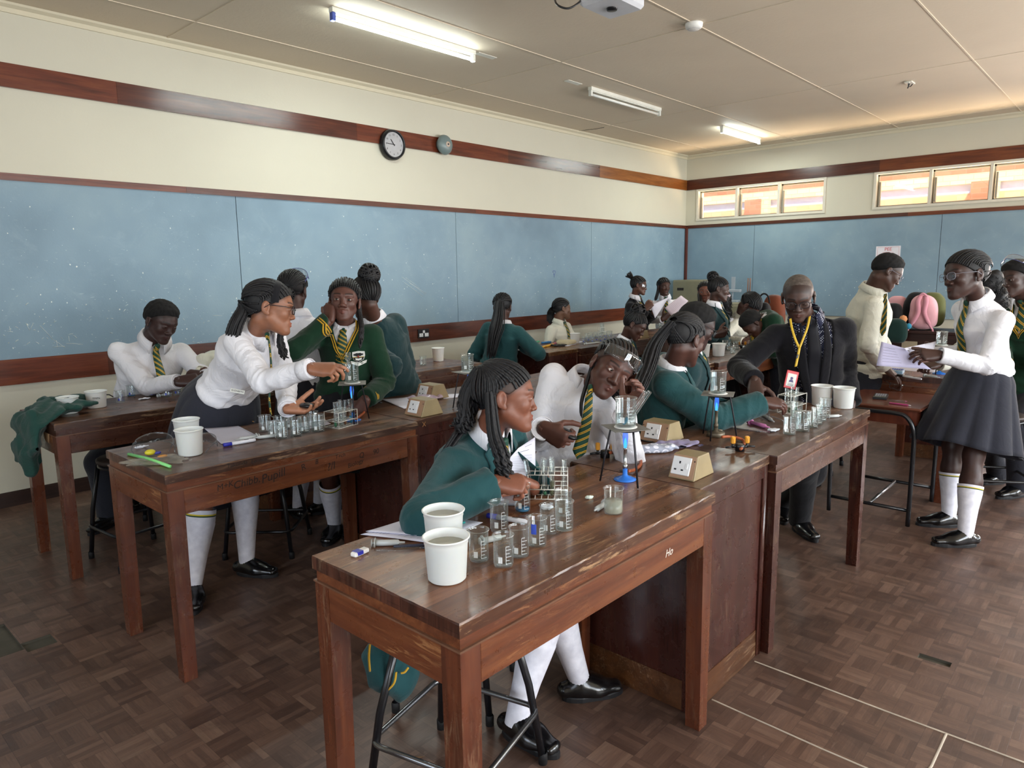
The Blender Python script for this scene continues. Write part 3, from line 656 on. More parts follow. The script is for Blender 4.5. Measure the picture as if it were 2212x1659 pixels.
def surf(fn, lo, hi, h, lod=4):
    lo = np.asarray(lo, float); hi = np.asarray(hi, float); n = np.ceil((hi-lo)/h/lod).astype(int)*lod+1
    cn = (n-1)//lod+1; cg = [lo[i]+np.arange(cn[i])*h*lod for i in range(3)]
    G = np.stack(np.meshgrid(*cg, indexing='ij'), -1).reshape(-1, 3).astype(np.float32); C = fn(G).reshape(cn)
    near = np.abs(C) < h*lod*1.7
    m = np.zeros(cn-1, bool)
    for a in (0, 1):
        for b in (0, 1):
            for c in (0, 1): m |= near[a:cn[0]-1+a, b:cn[1]-1+b, c:cn[2]-1+c]
    fm = np.zeros(n, bool); sg = np.ones(n, np.float32)
    up = np.repeat(np.repeat(np.repeat(m, lod, 0), lod, 1), lod, 2)
    for a in (0, 1):
        for b in (0, 1):
            for c in (0, 1): fm[a:n[0]-1+a, b:n[1]-1+b, c:n[2]-1+c] |= up
    cs = np.repeat(np.repeat(np.repeat(C[:-1, :-1, :-1], lod, 0), lod, 1), lod, 2); sg[:-1, :-1, :-1] = np.where(cs < 0, -1, 1)
    idx = np.argwhere(fm); P = (lo+idx*h).astype(np.float32); F = sg
    vals = np.concatenate([fn(P[i:i+400000]) for i in range(0, len(P), 400000)]) if len(P) else np.zeros(0)
    F[fm] = vals; S = F < 0
    cnt = sum(S[a:n[0]-1+a, b:n[1]-1+b, c:n[2]-1+c].astype(np.int8) for a in (0, 1) for b in (0, 1) for c in (0, 1))
    act = (cnt > 0) & (cnt < 8); A = np.argwhere(act); vid = np.full(act.shape, -1, np.int32); vid[act] = np.arange(len(A))
    cor = [(a, b, c) for a in (0, 1) for b in (0, 1) for c in (0, 1)]; cv = np.stack([F[A[:, 0]+a, A[:, 1]+b, A[:, 2]+c] for a, b, c in cor], 1)
    acc = np.zeros((len(A), 3)); num = np.zeros(len(A))
    for i in range(8):
        for j in range(i+1, 8):
            di = np.array(cor[j])-np.array(cor[i])
            if np.abs(di).sum() != 1: continue
            x, y = cv[:, i], cv[:, j]; c = (x < 0) != (y < 0); t = np.where(c, x/(x-y+1e-12*(x == y)), 0)
            acc += np.where(c[:, None], np.array(cor[i])+t[:, None]*di, 0); num += c
    V = lo+(A+acc/np.maximum(num, 1)[:, None])*h; Fs = []
    for ax in range(3):
        o1, o2 = [(1, 2), (2, 0), (0, 1)][ax]; s = [slice(None)]*3; s2 = [slice(None)]*3; s[ax] = slice(0, -1); s2[ax] = slice(1, None)
        E = S[tuple(s)] != S[tuple(s2)]; e = np.argwhere(E)
        e = e[(e[:, o1] > 0) & (e[:, o2] > 0) & (e[:, o1] < n[o1]-1) & (e[:, o2] < n[o2]-1)]
        if not len(e): continue
        def g(d1, d2): q = e.copy(); q[:, o1] -= d1; q[:, o2] -= d2; return vid[q[:, 0], q[:, 1], q[:, 2]]
        Q = np.stack([g(1, 1), g(0, 1), g(0, 0), g(1, 0)], 1); ins = S[e[:, 0], e[:, 1], e[:, 2]]
        Q[~ins] = Q[~ins][:, ::-1]; Fs.append(Q[(Q >= 0).all(1)])
    return V, (np.concatenate(Fs) if Fs else np.zeros((0, 4), int))
def join(parts):
    V, F, o = [], [], 0
    for v, f in parts:
        if len(v) == 0: continue
        V.append(v); F.append(f+o); o += len(v)
    return np.concatenate(V), np.concatenate(F)
def bbox(pts, pad):
    p = np.asarray(pts); return p.min(0)-pad, p.max(0)+pad
def march(fn, o, d, tmax=.5):
    """first surface hit going from o along d (from outside)"""
    o = np.asarray(o, float); d = nrm(d); ts = np.linspace(0, tmax, 160); v = fn((o+ts[:, None]*d).astype(np.float32)); i = np.argmax(v < 0)
    if not (v < 0).any(): return None
    if i == 0: return o
    a, b = v[i-1], v[i]; return o+d*(ts[i-1]+(ts[i]-ts[i-1])*a/(a-b))
def attr(o, name, col):
    a = o.data.color_attributes.new(name, 'FLOAT_COLOR', 'POINT'); c = np.ones((len(col), 4), np.float32); c[:, :3] = col; a.data.foreach_set('color', c.ravel())

# ------------------------------------------------------------------ materials for people
def skin_mat(name, col, rough=.48):
    if name in MATS: return MATS[name]
    t = NT(name); c = srgb(col); at = t.node('Attribute', attribute_name='paint'); sp = t.node('SeparateColor'); t.link(at.outputs['Color'], sp.inputs[0])
    n = t.noise(t.coord(), 26, 4, .6); base = t.ramp(n, [(.3, tuple(x*.86 for x in c)), (.7, tuple(x*1.1 for x in c))])
    lip = tuple(min(1, a*b) for a, b in zip(c, (1.22, .82, .85))); base = t.mix(sp.outputs[0], base, lip)
    base = t.mix(sp.outputs[1], base, tuple(x*.12 for x in c)); base = t.mix(sp.outputs[2], base, tuple(min(1, a*b) for a, b in zip(c, (1.9, 2.1, 2.2))))
    t.base(base); t.set(rough=rough, spec=.45, sss=.06); t.b.inputs['Subsurface Radius'].default_value = (.01, .004, .002)
    t.bump(t.noise(t.coord(), 260, 2), .08, .001); MATS[name] = t.m; return t.m
def cloth(name, col, rough=.85, weave=700, var=.08, bump=.25, fold=.0, spec=.2, sheen=.15):
    if name in MATS: return MATS[name]
    t = NT(name); c = srgb(col); g = t.coord(); n = t.noise(g, 6, 4)
    t.base(t.ramp(n, [(.3, tuple(x*(1-var) for x in c)), (.7, tuple(min(1, x*(1+var)) for x in c))])); t.set(rough=rough, spec=spec, sheen=sheen)
    w = t.noise(g, weave, 2); b1 = t.bump(w, bump, .001)
    if fold:
        f = t.noise(t.coord(scale=(1, 1, .8)), 8, 3, .5, 1.6); f = t.math('POWER', t.math('ABSOLUTE', t.math('SUBTRACT', f, .5)), .6); b2 = t.node('Bump'); b2.inputs['Strength'].default_value = fold; b2.inputs['Distance'].default_value = .012
        t.link(f, b2.inputs['Height']); t.link(b1.outputs[0], b2.inputs['Normal']); t.link(b2.outputs[0], t.b.inputs['Normal'])
    MATS[name] = t.m; return t.m
shirt_w = cloth('white_shirt_cloth', 'e3e2e8', .8, 900, .03, .1, .55); shirt_c = cloth('cream_shirt_cloth', 'd6d4c6', .8, 900, .03, .1, .55)
blaz = cloth('green_blazer_cloth', '1f4649', .85, 800, .08, .3, .3); blaz_d = cloth('dark_green_blazer_cloth', '173438', .85, 800, .08, .3, .3)
swt = cloth('green_knit', '10301f', .9, 420, .1, .5, .15); yel = cloth('yellow_trim', 'c79a2c', .8); suit = cloth('charcoal_suit_cloth', '131217', .85, 800, .12, .3, .25, .15)
skirt_m = cloth('grey_skirt_cloth', '2b2c35', .88, 900, .08, .35, .2); trou = cloth('grey_trouser_cloth', '2a2b33', .88, 900, .08, .3, .3); blk_cl = cloth('black_cloth', '111116', .85, 800, .1, .3, .2)
sock_top = cloth('sock_stripe_yellow', 'd9c13a'); sock_g = cloth('sock_stripe_green', '26452f')
def sock_cloth():
    t = NT('ribbed_white_sock'); n = t.noise(t.coord(), 30, 3); t.base(t.ramp(n, [(.3, srgb('dad9e4')), (.7, srgb('f0eff8'))])); t.set(rough=.85, spec=.2); t.bump(t.noise(t.coord(), 400, 2), .3, .001); return t.m
sock_m = sock_cloth()
shoe_m = plain('black_leather', '0c0c0e', .22, spec=.6, coat=.3, coatr=.2); sole_m = plain('black_rubber_sole', '17171a', .6); lace_m = plain('black_lace', '0e0e10', .7)
def hair_mat(name, col, rough=.42, b=900):
    t = NT(name); c = srgb(col); n = t.noise(t.coord(), 60, 3); t.base(t.ramp(n, [(.3, tuple(x*.6 for x in c)), (.7, tuple(x*1.5 for x in c))])); t.set(rough=rough, spec=.45)
    t.bump(t.noise(t.coord(), b, 3), .5, .002); return t.m
hair_b = hair_mat('black_braids', '0e0d11', .5); hair_f = hair_mat('black_afro_hair', '0b0a0b', .9, 500); hair_g = hair_mat('grey_stubble_hair', '544a44', .6, 900); scalp_m = plain('scalp_parting', '3b2a24', .6)
def tie_mat():
    t = NT('striped_tie'); at = t.node('Attribute', attribute_name='paint'); sp = t.node('SeparateColor'); t.link(at.outputs['Color'], sp.inputs[0])
    # R: along, G: across (0-1) -> diagonal double stripe
    u = t.math('ADD', t.math('MULTIPLY', sp.outputs[0], 9.0), t.math('MULTIPLY', sp.outputs[1], 1.1)); fr = t.math('FRACT', u)
    col = t.ramp(fr, [(0, srgb('1e4436')), (.60, srgb('1e4436')), (.61, srgb('c9a23a')), (.72, srgb('c9a23a')), (.73, srgb('241d18')), (.79, srgb('241d18')), (.80, srgb('c9a23a')), (.91, srgb('c9a23a')), (.92, srgb('1e4436'))]) if False else None
    r = t.node('ValToRGB'); cr = r.color_ramp; cr.interpolation = 'CONSTANT'
    st = [(0, '1e4436'), (.55, 'c9a23a'), (.68, '241d18'), (.76, 'c9a23a'), (.89, '1e4436')]
    while len(cr.elements) < len(st): cr.elements.new(.5)
    for e, (p, c) in zip(cr.elements, st): e.position = p; e.color = (*srgb(c), 1)
    t.link(fr, r.inputs[0]); t.base(r.outputs[0]); t.set(rough=.55, spec=.35); t.bump(t.noise(t.coord(), 900, 2), .2, .001); return t.m
tie_m = tie_mat(); tie_blk = cloth('black_tie', '15151c', .6)
eye_w = plain('eye_white', 'c4b8ae', .2); eye_i = plain('eye_iris', '1d100b', .1); button_m = plain('shirt_button', 'd8d2c4', .3)
lens_m = glassy('spectacle_lens', (.9, .92, .94), .02, .15); gog_m = glassy('goggle_plastic', (.86, .87, .88), .05, .8)

# ------------------------------------------------------------------ head and hands in local axes
def head_field(male=False, smile=0.0, jaw=1.0, lid=.006):
    """x: to the person's left..right symmetric, y: face forward, z: up; origin between the ears"""
    j = jaw; w = 1.03 if male else 1.0
    def f(P):
        Q = P.copy(); Q[:, 0] = np.abs(Q[:, 0]); E = f_ell; C = f_cap
        d = E((0, -.012, .030), (.073*w, .095, .083))(Q)
        d = smin(d, E((0, .034, .018), (.058*w, .056, .058))(Q), .02)                  # forehead
        d = smin(d, E((0, .030, -.040), (.053*w*j, .055, .066))(Q), .025)
        d = smin(d, C((.042*w*j, .002, -.050), (.013, .062, -.096), .020, .019)(Q), .028)
        d = smin(d, E((0, .073, -.101), (.020, .018, .015))(Q), .018)                  # chin
        d = smin(d, E((.037*w, .057, -.026), (.019, .020, .020))(Q), .022)              # cheek
        d = smin(d, C((.010, .084, .017), (.040, .071, .018), .0085, .008)(Q), .016)   # brow
        d = smax(d, -E((.031, .101, -.004), (.0175, .018, .0115))(Q), .012)            # socket
        d = smin(d, E((.031, .0745, -.0045), (.0170, .0160, .0130))(Q), .004)          # lids
        d = smax(d, -E((.031, .092, -.0050), (.0132, .012, lid*.72))(Q), .0015)        # opening
        d = smin(d, C((0, .083, .006), (0, .0935, -.030), .0075, .0105)(Q), .010)      # nose
        d = smin(d, E((0, .0985, -.0365), (.0125, .0100, .0088))(Q), .007)
        d = smin(d, E((.0150, .0905, -.0395), (.0088, .0092, .0072))(Q), .006)
        d = smax(d, -E((.0082, .0975, -.0465), (.0042, .005, .0030))(Q), .002)
        d = smin(d, E((0, .072, -.068), (.027, .0165, .022))(Q), .016)                 # muzzle
        mw = .0240+.004*smile; mz = -.0672+.006*smile
        d = smin(d, C((0, .0910, -.0628), (mw, .0795, mz), .0050, .0028)(Q), .002)      # upper lip
        d = smin(d, C((0, .0895, -.0735), (mw*.85, .079, mz-.003), .0064, .0032)(Q), .002)
        d = smax(d, -C((0, .0968, -.0680), (mw*1.05, .0840, mz-.0004), .0017, .0013)(Q), .0008)
        # ear
        e = f_ell((.0765*w, -.014, -.008), (.0085, .0175, .0295))(Q); e = smax(e, -f_ell((.0865*w, -.009, -.005), (.0085, .0105, .0195))(Q), .004)
        e = smin(e, f_ell((.0755*w, -.004, -.034), (.006, .008, .009))(Q), .006)
        return smin(d, e, .006)
    return f
def head_paint(L):
    """lip, brow and stubble masks from local coordinates"""
    x = np.abs(L[:, 0]); y, z = L[:, 1], L[:, 2]; o = np.zeros((len(L), 3), np.float32)
    lip = np.clip(1-(np.sqrt((x/.0235)**2+((z+.0685)/.0112)**2)-.8)/.25, 0, 1)*(y > .074)*.7; o[:, 0] = lip
    bz = .0205+.0045*np.sin(np.clip((x-.008)/.045, 0, 1)*math.pi*.8); brow = np.clip(1-(np.abs(z-bz)-.0022)/.0022, 0, 1)*(x > .011)*(x < .050)*(y > .05); o[:, 1] = brow*.95
    o[:, 1] = np.maximum(o[:, 1], np.clip((z-.75*y+.012)/.018, 0, .55)*(z > -.08)*(np.sqrt((x/.09)**2+((z-.03)/.1)**2) < 1.3)*(1-np.clip((x-.0735)/.004, 0, 1)))
    return o
def hand_parts(pose):
    cl = pose.get('curl', [(25, 30)]*4); spr = pose.get('spread', 1.0); th = nrm(pose.get('thumb', (.75, .6, -.35))); tc = pose.get('tcurl', 20)
    K = [(.027, .084, .0), (.009, .089, .002), (-.010, .085, .0), (-.027, .077, -.003)]; Ls = [.068, .076, .070, .055]; R = [.0088, .009, .0086, .0075]; sp = [6, 1, -4, -10]
    fs = [f_cap((.014, .0, 0), K[0], .0155, .0125), f_cap((.004, 0, 0), K[1], .016, .0125), f_cap((-.008, 0, 0), K[2], .0155, .012), f_cap((-.014, .0, 0), K[3], .0145, .0115),
          f_cap((.016, .015, -.006), (.036, .052, -.012), .014, .012), f_cap((-.018, .015, -.006), (-.024, .05, -.008), .012, .012)]
    palm = union(fs, .014); fin = []
    for i in range(4):
        a = math.radians(cl[i][0]); b = math.radians(cl[i][1]); s = math.radians(sp[i]*spr); p = np.array(K[i]); ang = a; r = R[i]; seg = []
        for q, fr in enumerate((.44, .31, .25)):
            if q == 1: ang += b
            if q == 2: ang += b*.65
            d = np.array([math.sin(s)*math.cos(ang), math.cos(s)*math.cos(ang), -math.sin(ang)]); p2 = p+d*Ls[i]*fr; seg.append(f_cap(p, p2, r, r*.93)); p = p2; r *= .93
        fin.append(union(seg, .003))
    p = np.array((.026, .034, -.010)); d = th; seg = []; r = .0118
    side = nrm(np.cross(d, (0, 0, 1))) if abs(d[2]) < .95 else np.array([1., 0, 0])
    for q, L in enumerate((.036, .031, .026)):
        p2 = p+d*L; seg.append(f_cap(p, p2, r, r*.9)); p = p2; r *= .92; c = math.radians(tc); tgt = nrm(np.array([-.5, .8, -.3])); d = nrm(d*math.cos(c)+tgt*math.sin(c))
    fin.append(union(seg, .003))
    def f(P):
        o = palm(P)
        for g in fin: o = smin(o, g(P), .005)
        return o
    return f
HCACHE = {}
def hand_mesh(pose, h):
    key = (repr(sorted(pose.items(), key=str)), h)
    if key not in HCACHE: HCACHE[key] = surf(hand_parts(pose), (-.06, -.03, -.10), (.11, .185, .06), h)
    return HCACHE[key]
FLAT = dict(curl=[(8, 10)]*4); RELAX = dict(curl=[(25, 30), (28, 34), (30, 36), (34, 38)]); FIST = dict(curl=[(75, 85)]*4, thumb=(.55, .75, -.6), tcurl=35)
PINCH = dict(curl=[(38, 50), (48, 60), (55, 62), (60, 62)], thumb=(.55, .75, -.55), tcurl=28); GRIP = dict(curl=[(45, 60), (50, 62), (55, 62), (58, 60)], thumb=(.6, .6, -.65), tcurl=25)
POINT = dict(curl=[(14, 22), (32, 40), (50, 55), (58, 60)], thumb=(.5, .8, -.5), tcurl=15); OPEN = dict(curl=[(20, 22), (16, 20), (20, 24), (24, 26)], thumb=(.85, .5, -.2), tcurl=5)

def ik(a, b, l1, l2, hint):
    a, b = np.asarray(a, float), np.asarray(b, float); d = b-a; L = np.linalg.norm(d)
    if L > (l1+l2)*.995: b = a+d/L*(l1+l2)*.995; d = b-a; L = np.linalg.norm(d)
    x = (L*L+l1*l1-l2*l2)/(2*L); hgt = math.sqrt(max(l1*l1-x*x, 0)); u = d/L; h = np.asarray(hint, float); h = nrm(h-u*(h@u)); return a+u*x+h*hgt, b

def J(t): return atD(*t) if len(t) == 3 and t[0] > 12 else np.array(t, float)
def basis(fwd, up):
    f = nrm(fwd); r = nrm(np.cross(f, up)); u = np.cross(r, f); return np.stack([r, f, u], 1)   # columns: person's right, front, up

def person(label, s):
    """s: dict of joints, directions, clothes; builds one figure"""
    res = s.get('res', 1.0); b = s.get('b', 1.0); male = s.get('male', False); sc = s.get('sc', 1.0)
    tone = s.get('skin', '4a2c20'); smat = skin_mat('skin_'+tone, tone)
    pel, neck, hd = J(s['pel']), J(s['neck']), J(s['head'])
    F = nrm(s['front']); up = nrm(neck-pel); side = nrm(np.cross(F, up)); F = np.cross(up, side)     # side = person's right
    if 'side' in s: side = nrm(np.asarray(s['side'])-up*(np.asarray(s['side'])@up)); F = np.cross(up, side)
    root = empty('person', tuple(float(v) for v in (pel[0], pel[1], 0.0)), 0, label, 'person', s.get('group'))
    off = np.array([pel[0], pel[1], 0.0])
    def mk(name, V, Fc, mats, fm=None, smooth=True, parent=None): return mesh_obj(name, np.asarray(V)-off, Fc, mats, parent if parent is not None else root, smooth, fm)
    sw = s.get('sw', .148)*sc*(1.2 if male else 1)*(.8+.2*b); sd = s.get('sdrop', .045)*sc
    shR = neck+side*sw-up*sd; shL = neck-side*sw-up*sd
    if 'shR' in s: shR = J(s['shR'])
    if 'shL' in s: shL = J(s['shL'])
    UA, FA = .275*sc*s.get('arm', 1), .25*sc*s.get('arm', 1)
    dn_ = float(np.linalg.norm(neck-nrm(s['hf'])*0-hd)); ncol = hd+nrm(neck-hd)*min(dn_, s.get('nlen', .150)*sc*s.get('hs', .97))
    arms = {}
    for k, sh in (('R', shR), ('L', shL)):
        if 'wr'+k in s:
            w = J(s['wr'+k]); e, w = ik(sh, w, UA, FA, s.get('el'+k, (0, 0, -1))); arms[k] = (sh, e, w)
    # ---------------- head
    hf = nrm(s['hf']); hu = nrm(s.get('hu', (0, 0, 1))); HM = basis(hf, hu); hs = s.get('hs', .97)*sc
    toL = lambda P: ((P-hd.astype(np.float32))@HM.astype(np.float32))/np.float32(hs)
    hfld = head_field(male, s.get('smile', .35), s.get('jaw', 1), s.get('lid', .006)); nr = (.054 if male else .044)*sc*(b**.6)
    nb = hd+HM@np.array([0, -.030, -.055])*hs; nlow = neck-up*.03
    ncap = f_cap(nb, nlow, nr, nr*1.12)
    fhead = lambda P: smin(hfld(toL(P))*hs, ncap(P), .022)
    hh = max(.0026, .0026*res) if res <= 2.2 else .0065
    lo, hi = bbox([hd-.14*hs, hd+.14*hs, nlow], .03); parts = []; paints = []
    v, f = surf(fhead, lo, hi, hh); parts.append((v, f)); L = toL(v.astype(np.float32)); paints.append(head_paint(L)*(np.linalg.norm(L-np.array([0, 0, 0]), axis=1) < .16)[:, None])
    # ---------------- hidden trunk, arms, hands, legs of the one skin
    mid = pel+(neck-pel)*.5+F*s.get('bend', 0)*-.04
    core = [f_chain([pel, mid, neck-up*.06], [side]*3, [.12*b, .10*b, .10], [.08*b, .07*b, .07])]
    pts = [pel, neck]
    for k, (a, e, w) in arms.items(): core += [f_cap(a, e, .036, .034), f_cap(e, w, .034, .0255*(1.1 if male else 1)*b**.4)]; pts += [a, e, w]
    legs = {}
    hipw = .088*sc*b
    TH, SH = .41*sc*s.get('leg', 1), .40*sc*s.get('leg', 1)
    for k, sg in (('R', 1), ('L', -1)):
        if 'an'+k in s:
            hp = pel+side*sg*hipw-np.array([0, 0, .04]); an = J(s['an'+k]); kn, an2 = ik(hp, an, TH, SH, s.get('kn'+k, F)); 
            kn = kn if np.linalg.norm(an-an2) < .02 else kn; legs[k] = (hp, kn, an)
            core += [f_cap(hp, kn, .062*b, .051*b**.7), f_cap(kn, kn+(an-kn)*.35, .047*b**.7, .050*b**.7), f_cap(kn+(an-kn)*.35, an, .050*b**.7, .033)]; pts += [kn, an]
    lo, hi = bbox(pts, .12); v, f = surf(union(core, .03), lo, hi, .014 if res < 2 else .02); parts.append((v, f)); paints.append(np.zeros((len(v), 3)))
    for k, (a, e, w) in arms.items():
        hd_ = s.get('hand'+k)
        if not hd_: continue
        pose, yd, zd = hd_[:3]; yd = nrm(yd); zd = nrm(np.asarray(zd)-yd*(np.asarray(zd)@yd)); xd = np.cross(yd, zd)*(1 if k == 'L' else -1)
        hk = (1.0 if not male else 1.1)*sc*s.get('hk', .98); hv, hfc = hand_mesh(pose, max(.0026, .0024*res) if res <= 2.2 else .0052)
        V = w+(hv*hk)@np.stack([xd, yd, zd]); Fc = hfc if k == 'L' else hfc[:, ::-1]; parts.append((V, Fc))
        pc = np.zeros((len(V), 3)); 
        # palms and finger pads are lighter
        nz = hv[:, 2]; pc[:, 2] = np.clip((-nz-.002)/.010, 0, 1)*.8; paints.append(pc)
        s['_h'+k] = (w, np.stack([xd, yd, zd])*hk)
    V, Fc = join(parts); body = mk('body', V, Fc, [smat]); attr(body, 'paint', np.concatenate(paints))
    W = lambda l: hd+HM@(np.asarray(l, float)*hs)
    # ---------------- eyes
    if s.get('eyes', True):
        gz = s.get('gaze', (0, 1, 0))
        for sx in (-1, 1):
            g = nrm(gz); c = np.array((.031*sx, .0765, -.0050)); r = .0125; A = basis(HM@g, HM[:, 2]); VV = []; FF = []; fm = []
            n1, n2 = 12, 9
            for i in range(n2+1):
                th = math.pi*i/n2*.62
                for q in range(n1): a = 2*math.pi*q/n1; VV.append(W(c)+A@np.array([math.sin(th)*math.cos(a), math.cos(th), math.sin(th)*math.sin(a)])*r*hs)
            for i in range(n2):
                for q in range(n1): FF.append((i*n1+q, i*n1+(q+1) % n1, (i+1)*n1+(q+1) % n1, (i+1)*n1+q)); fm.append(1 if i < 3 else 0)
            mk('eye', VV, FF, [eye_w, eye_i], fm)
    # ---------------- garments
    build_clothes(s, mk, dict(pel=pel, neck=neck, F=F, up=up, side=side, arms=arms, legs=legs, b=b, male=male, res=res, shR=shR, shL=shL, sc=sc, root=root, off=off, mid=mid, nr=nr, hd=hd, HM=HM, ncol=ncol))
    build_hair(s, mk, W, HM, hd, hs, res, toL)
    if s.get('glasses'): glasses(mk, W, s['glasses'])
    if s.get('goggles'): goggles(mk, W, *s['goggles'])
    return root
dark_rib = cloth('dark_rib', '0c1d14')
def build_clothes(s, mk, B):
    pel, neck, F, up, side, arms, legs, b, male, res, sc = [B[k] for k in ('pel', 'neck', 'F', 'up', 'side', 'arms', 'legs', 'b', 'male', 'res', 'sc')]
    top = s.get('top', 'shirt'); seed = s.get('seed', 1); h = .0075*max(1, res**.6); mid = B['mid']
    hipw, wst, chs = (.152, .138, .155) if male else (.155, .116, .128)
    hem = s.get('hem', .02)            # how far below the pelvis the top reaches
    P0, P1, P2, P3_ = pel-up*hem, pel+(mid-pel)*.75, mid+(neck-mid)*.55, neck-up*.075
    def torso(g, wf=1.0, low=0.0):
        return f_chain([P0-up*low, pel+up*.02, P1, P2, P3_], [side]*5, [hipw*b*wf+g, hipw*b*.98+g, wst*b+g, chs*b+g, .105+g], [.108*b+g, .105*b+g, .092*b+g, (.106 if not male else .115)*b+g, .072+g])
    ncol = B['ncol']; nrc = B['nr']
    def yoke(g): return union([f_cap(B['shR'], B['shL'], .044+g, .044+g), f_cap(neck-up*.04, ncol-up*.004, .062+g, nrc+.006+g*.5)], .045)
    def sleeves(g, cut=.0, cuffr=.040):
        fs = []
        for k, (a, e, w) in arms.items():
            up_ = f_cap(a, e, .050*b**.7+g, .044*b**.6+g); fo = f_cap(e, w+nrm(w-e)*.03, .043*b**.6+g, cuffr+g); wc = w+nrm(w-e)*cut; fs.append((up_, fo, wc.astype(np.float32), nrm(w-e).astype(np.float32), e.astype(np.float32), nrm(e-a).astype(np.float32), a.astype(np.float32)))
        def f(P):
            o = None; k1 = s.get('sleevefold', 1.0)
            for ua, fo, wc, dv, e, dva, a in fs:
                q = P-e; de = np.sqrt((q*q).sum(1)); r1 = np.exp(-(de/.10)**2); r2 = np.exp(-(de/.22)**2)
                x1, x2 = q@dv, q@dva; bump_ = -r1*(1-np.abs(np.sin(x1*55+2.5*np.sin(x2*30)+.6)))**2.5*.0070-r2*(1-np.abs(np.sin(x1*24+x2*33+1.3+1.7*np.sin(x2*26+x1*12))))**3*.0065+r2*np.sin(x1*22+x2*15)*.002
                bump_ = bump_*k1
                cf = smax(fo(P)+bump_, (P-wc)@dv, .004); d = smin(ua(P)+bump_, cf, .015); o = d if o is None else smin(o, d, .02)
            return o
        return f
    g = {'shirt': .006, 'sweater': .014, 'blazer': .020, 'suit': .020}[top]; fold = s.get('fold', .0055)
    T = torso(g); Y = yoke(g*.6); SL = sleeves(g*.9, {'shirt': -.004, 'sweater': -.004, 'blazer': -.008, 'suit': -.01}[top], .036 if top == 'shirt' else .040)
    hemn = (-up).astype(np.float32); hp = (P0).astype(np.float32)
    low = s.get('low', {'shirt': .0, 'sweater': .05, 'blazer': .10, 'suit': .16}[top]); Tl = torso(g, 1.06, low); hp = hp-up.astype(np.float32)*low
    neckc = (ncol+up*.012).astype(np.float32)
    def Fb(P):
        tr = smin(Tl(P), Y(P), .05); f1 = folds(P, 1.0, seed, 14); fo = fold*(.55*f1-.9*np.exp(-(f1/.16)**2)+.35*folds(P, 1.0, seed+5, 40))
        # creases radiating from the armpits and drag lines across the waist
        qp = P-pel.astype(np.float32); uu = qp@up.astype(np.float32); ss = qp@side.astype(np.float32)
        fo = fo+fold*.8*np.exp(-((uu-.06)/.10)**2)*np.sin(uu*95+5*np.sin(ss*14+seed)+seed)
        tr = smax(tr+fo, (P-hp)@hemn, .01); tr = smax(tr, (P-neckc)@up.astype(np.float32), .004)
        if arms: tr = smin(tr, SL(P)+fo*.7, .022)
        return tr
    nF, nS, nU = F.astype(np.float32), side.astype(np.float32), up.astype(np.float32); nk = neck.astype(np.float32)
    opening = s.get('open', .30 if top in ('blazer', 'suit') else 0)
    def Fo(P):
        d = Fb(P)
        if top in ('blazer', 'suit') and opening:
            q = P-nk; u_ = -(q@nU); sx = np.abs(q@nS); fr = q@nF; w = .055*np.clip(1-u_/opening, 0, 1)+s.get('gap', .004)
            d = smax(d, -np.maximum(sx-w, np.maximum(-fr+.0, -(u_+.12))), .006)
        if top == 'sweater':
            q = P-nk; u_ = -(q@nU); sx = np.abs(q@nS); fr = q@nF; w = .062*np.clip(1-u_/.15, 0, 1)
            d = smax(d, -np.maximum(sx-w, np.maximum(-fr, u_-.15)), .004)
        return d
    pts = [P0-up*low, neck+up*.06]+[q for a in arms.values() for q in a]+[pel+side*.18*b, pel-side*.18*b, B['shR'], B['shL'], pel+F*.13, pel-F*.13, neck+F*.12]
    lo, hi = bbox(pts, .075*b); mats = {'shirt': s.get('shirt', shirt_w), 'sweater': swt, 'blazer': s.get('bl', blaz), 'suit': suit}[top]
    V, Fc = surf(Fo, lo, hi, h)
    fm = None; ml = [mats]
    o = mk({'shirt': 'shirt', 'sweater': 'sweater', 'blazer': 'blazer', 'suit': 'suit_jacket'}[top], V, Fc, ml, fm); B['top_obj'] = o
    if top == 'sweater':
        for off_, mt in ((.006, yel), (.0125, dark_rib), (.019, yel)):
            for sg in (-1, 1):
                VV = []; n = 16
                for i in range(n+1):
                    u_ = -.05+(.15+off_*1.6+.05)*i/n; w0 = max(0, .062*min(1, 1-u_/.15)) if u_ > 0 else .062
                    for q in (-.0034, .0034):
                        x = (w0+off_+q if u_ < .12 else (w0+off_+q)*max(0, (.15+off_*1.6-u_)/(.03+off_*1.6)))*sg; c = neck-up*u_+side*x; hit = march(Fo, c+F*.3, -F, .45); VV.append((hit if hit is not None else c+F*.06)+F*.003)
                to_ = mk('neck_stripe', VV, [(i*2, i*2+2, i*2+3, i*2+1) for i in range(n)], [mt]); md = to_.modifiers.new('t', 'SOLIDIFY'); md.thickness = .003; md.offset = 0
        for k, (a, e, w) in arms.items():
            d = nrm(w-e)
            for t in (.034, .047): V2, F2 = tube_vf([w-d*t, w-d*(t+.007)], [.040+g*.9+.0015+.001]*2, 24, False); c_ = mk('cuff_stripe', V2, F2, [yel]); md = c_.modifiers.new('t', 'SOLIDIFY'); md.thickness = .003
    inner = None
    if top in ('blazer', 'suit', 'sweater') and s.get('inner', True):
        I = torso(.003); IY = yoke(.0)
        inner = lambda P: smax(smin(I(P), IY(P), .05)+folds(P, .002, seed+3, 19), (P-neckc)@up.astype(np.float32), .004)
        lo, hi = bbox([pel, neck+up*.05, neck+side*.13, neck-side*.13], .14*b); V, Fc = surf(inner, lo, hi, h*1.2)
        mk('shirt', V, Fc, [s.get('shirt', shirt_w if top != 'suit' else spot_shirt)])
    front = inner if inner is not None else Fb
    B['front'] = Fb
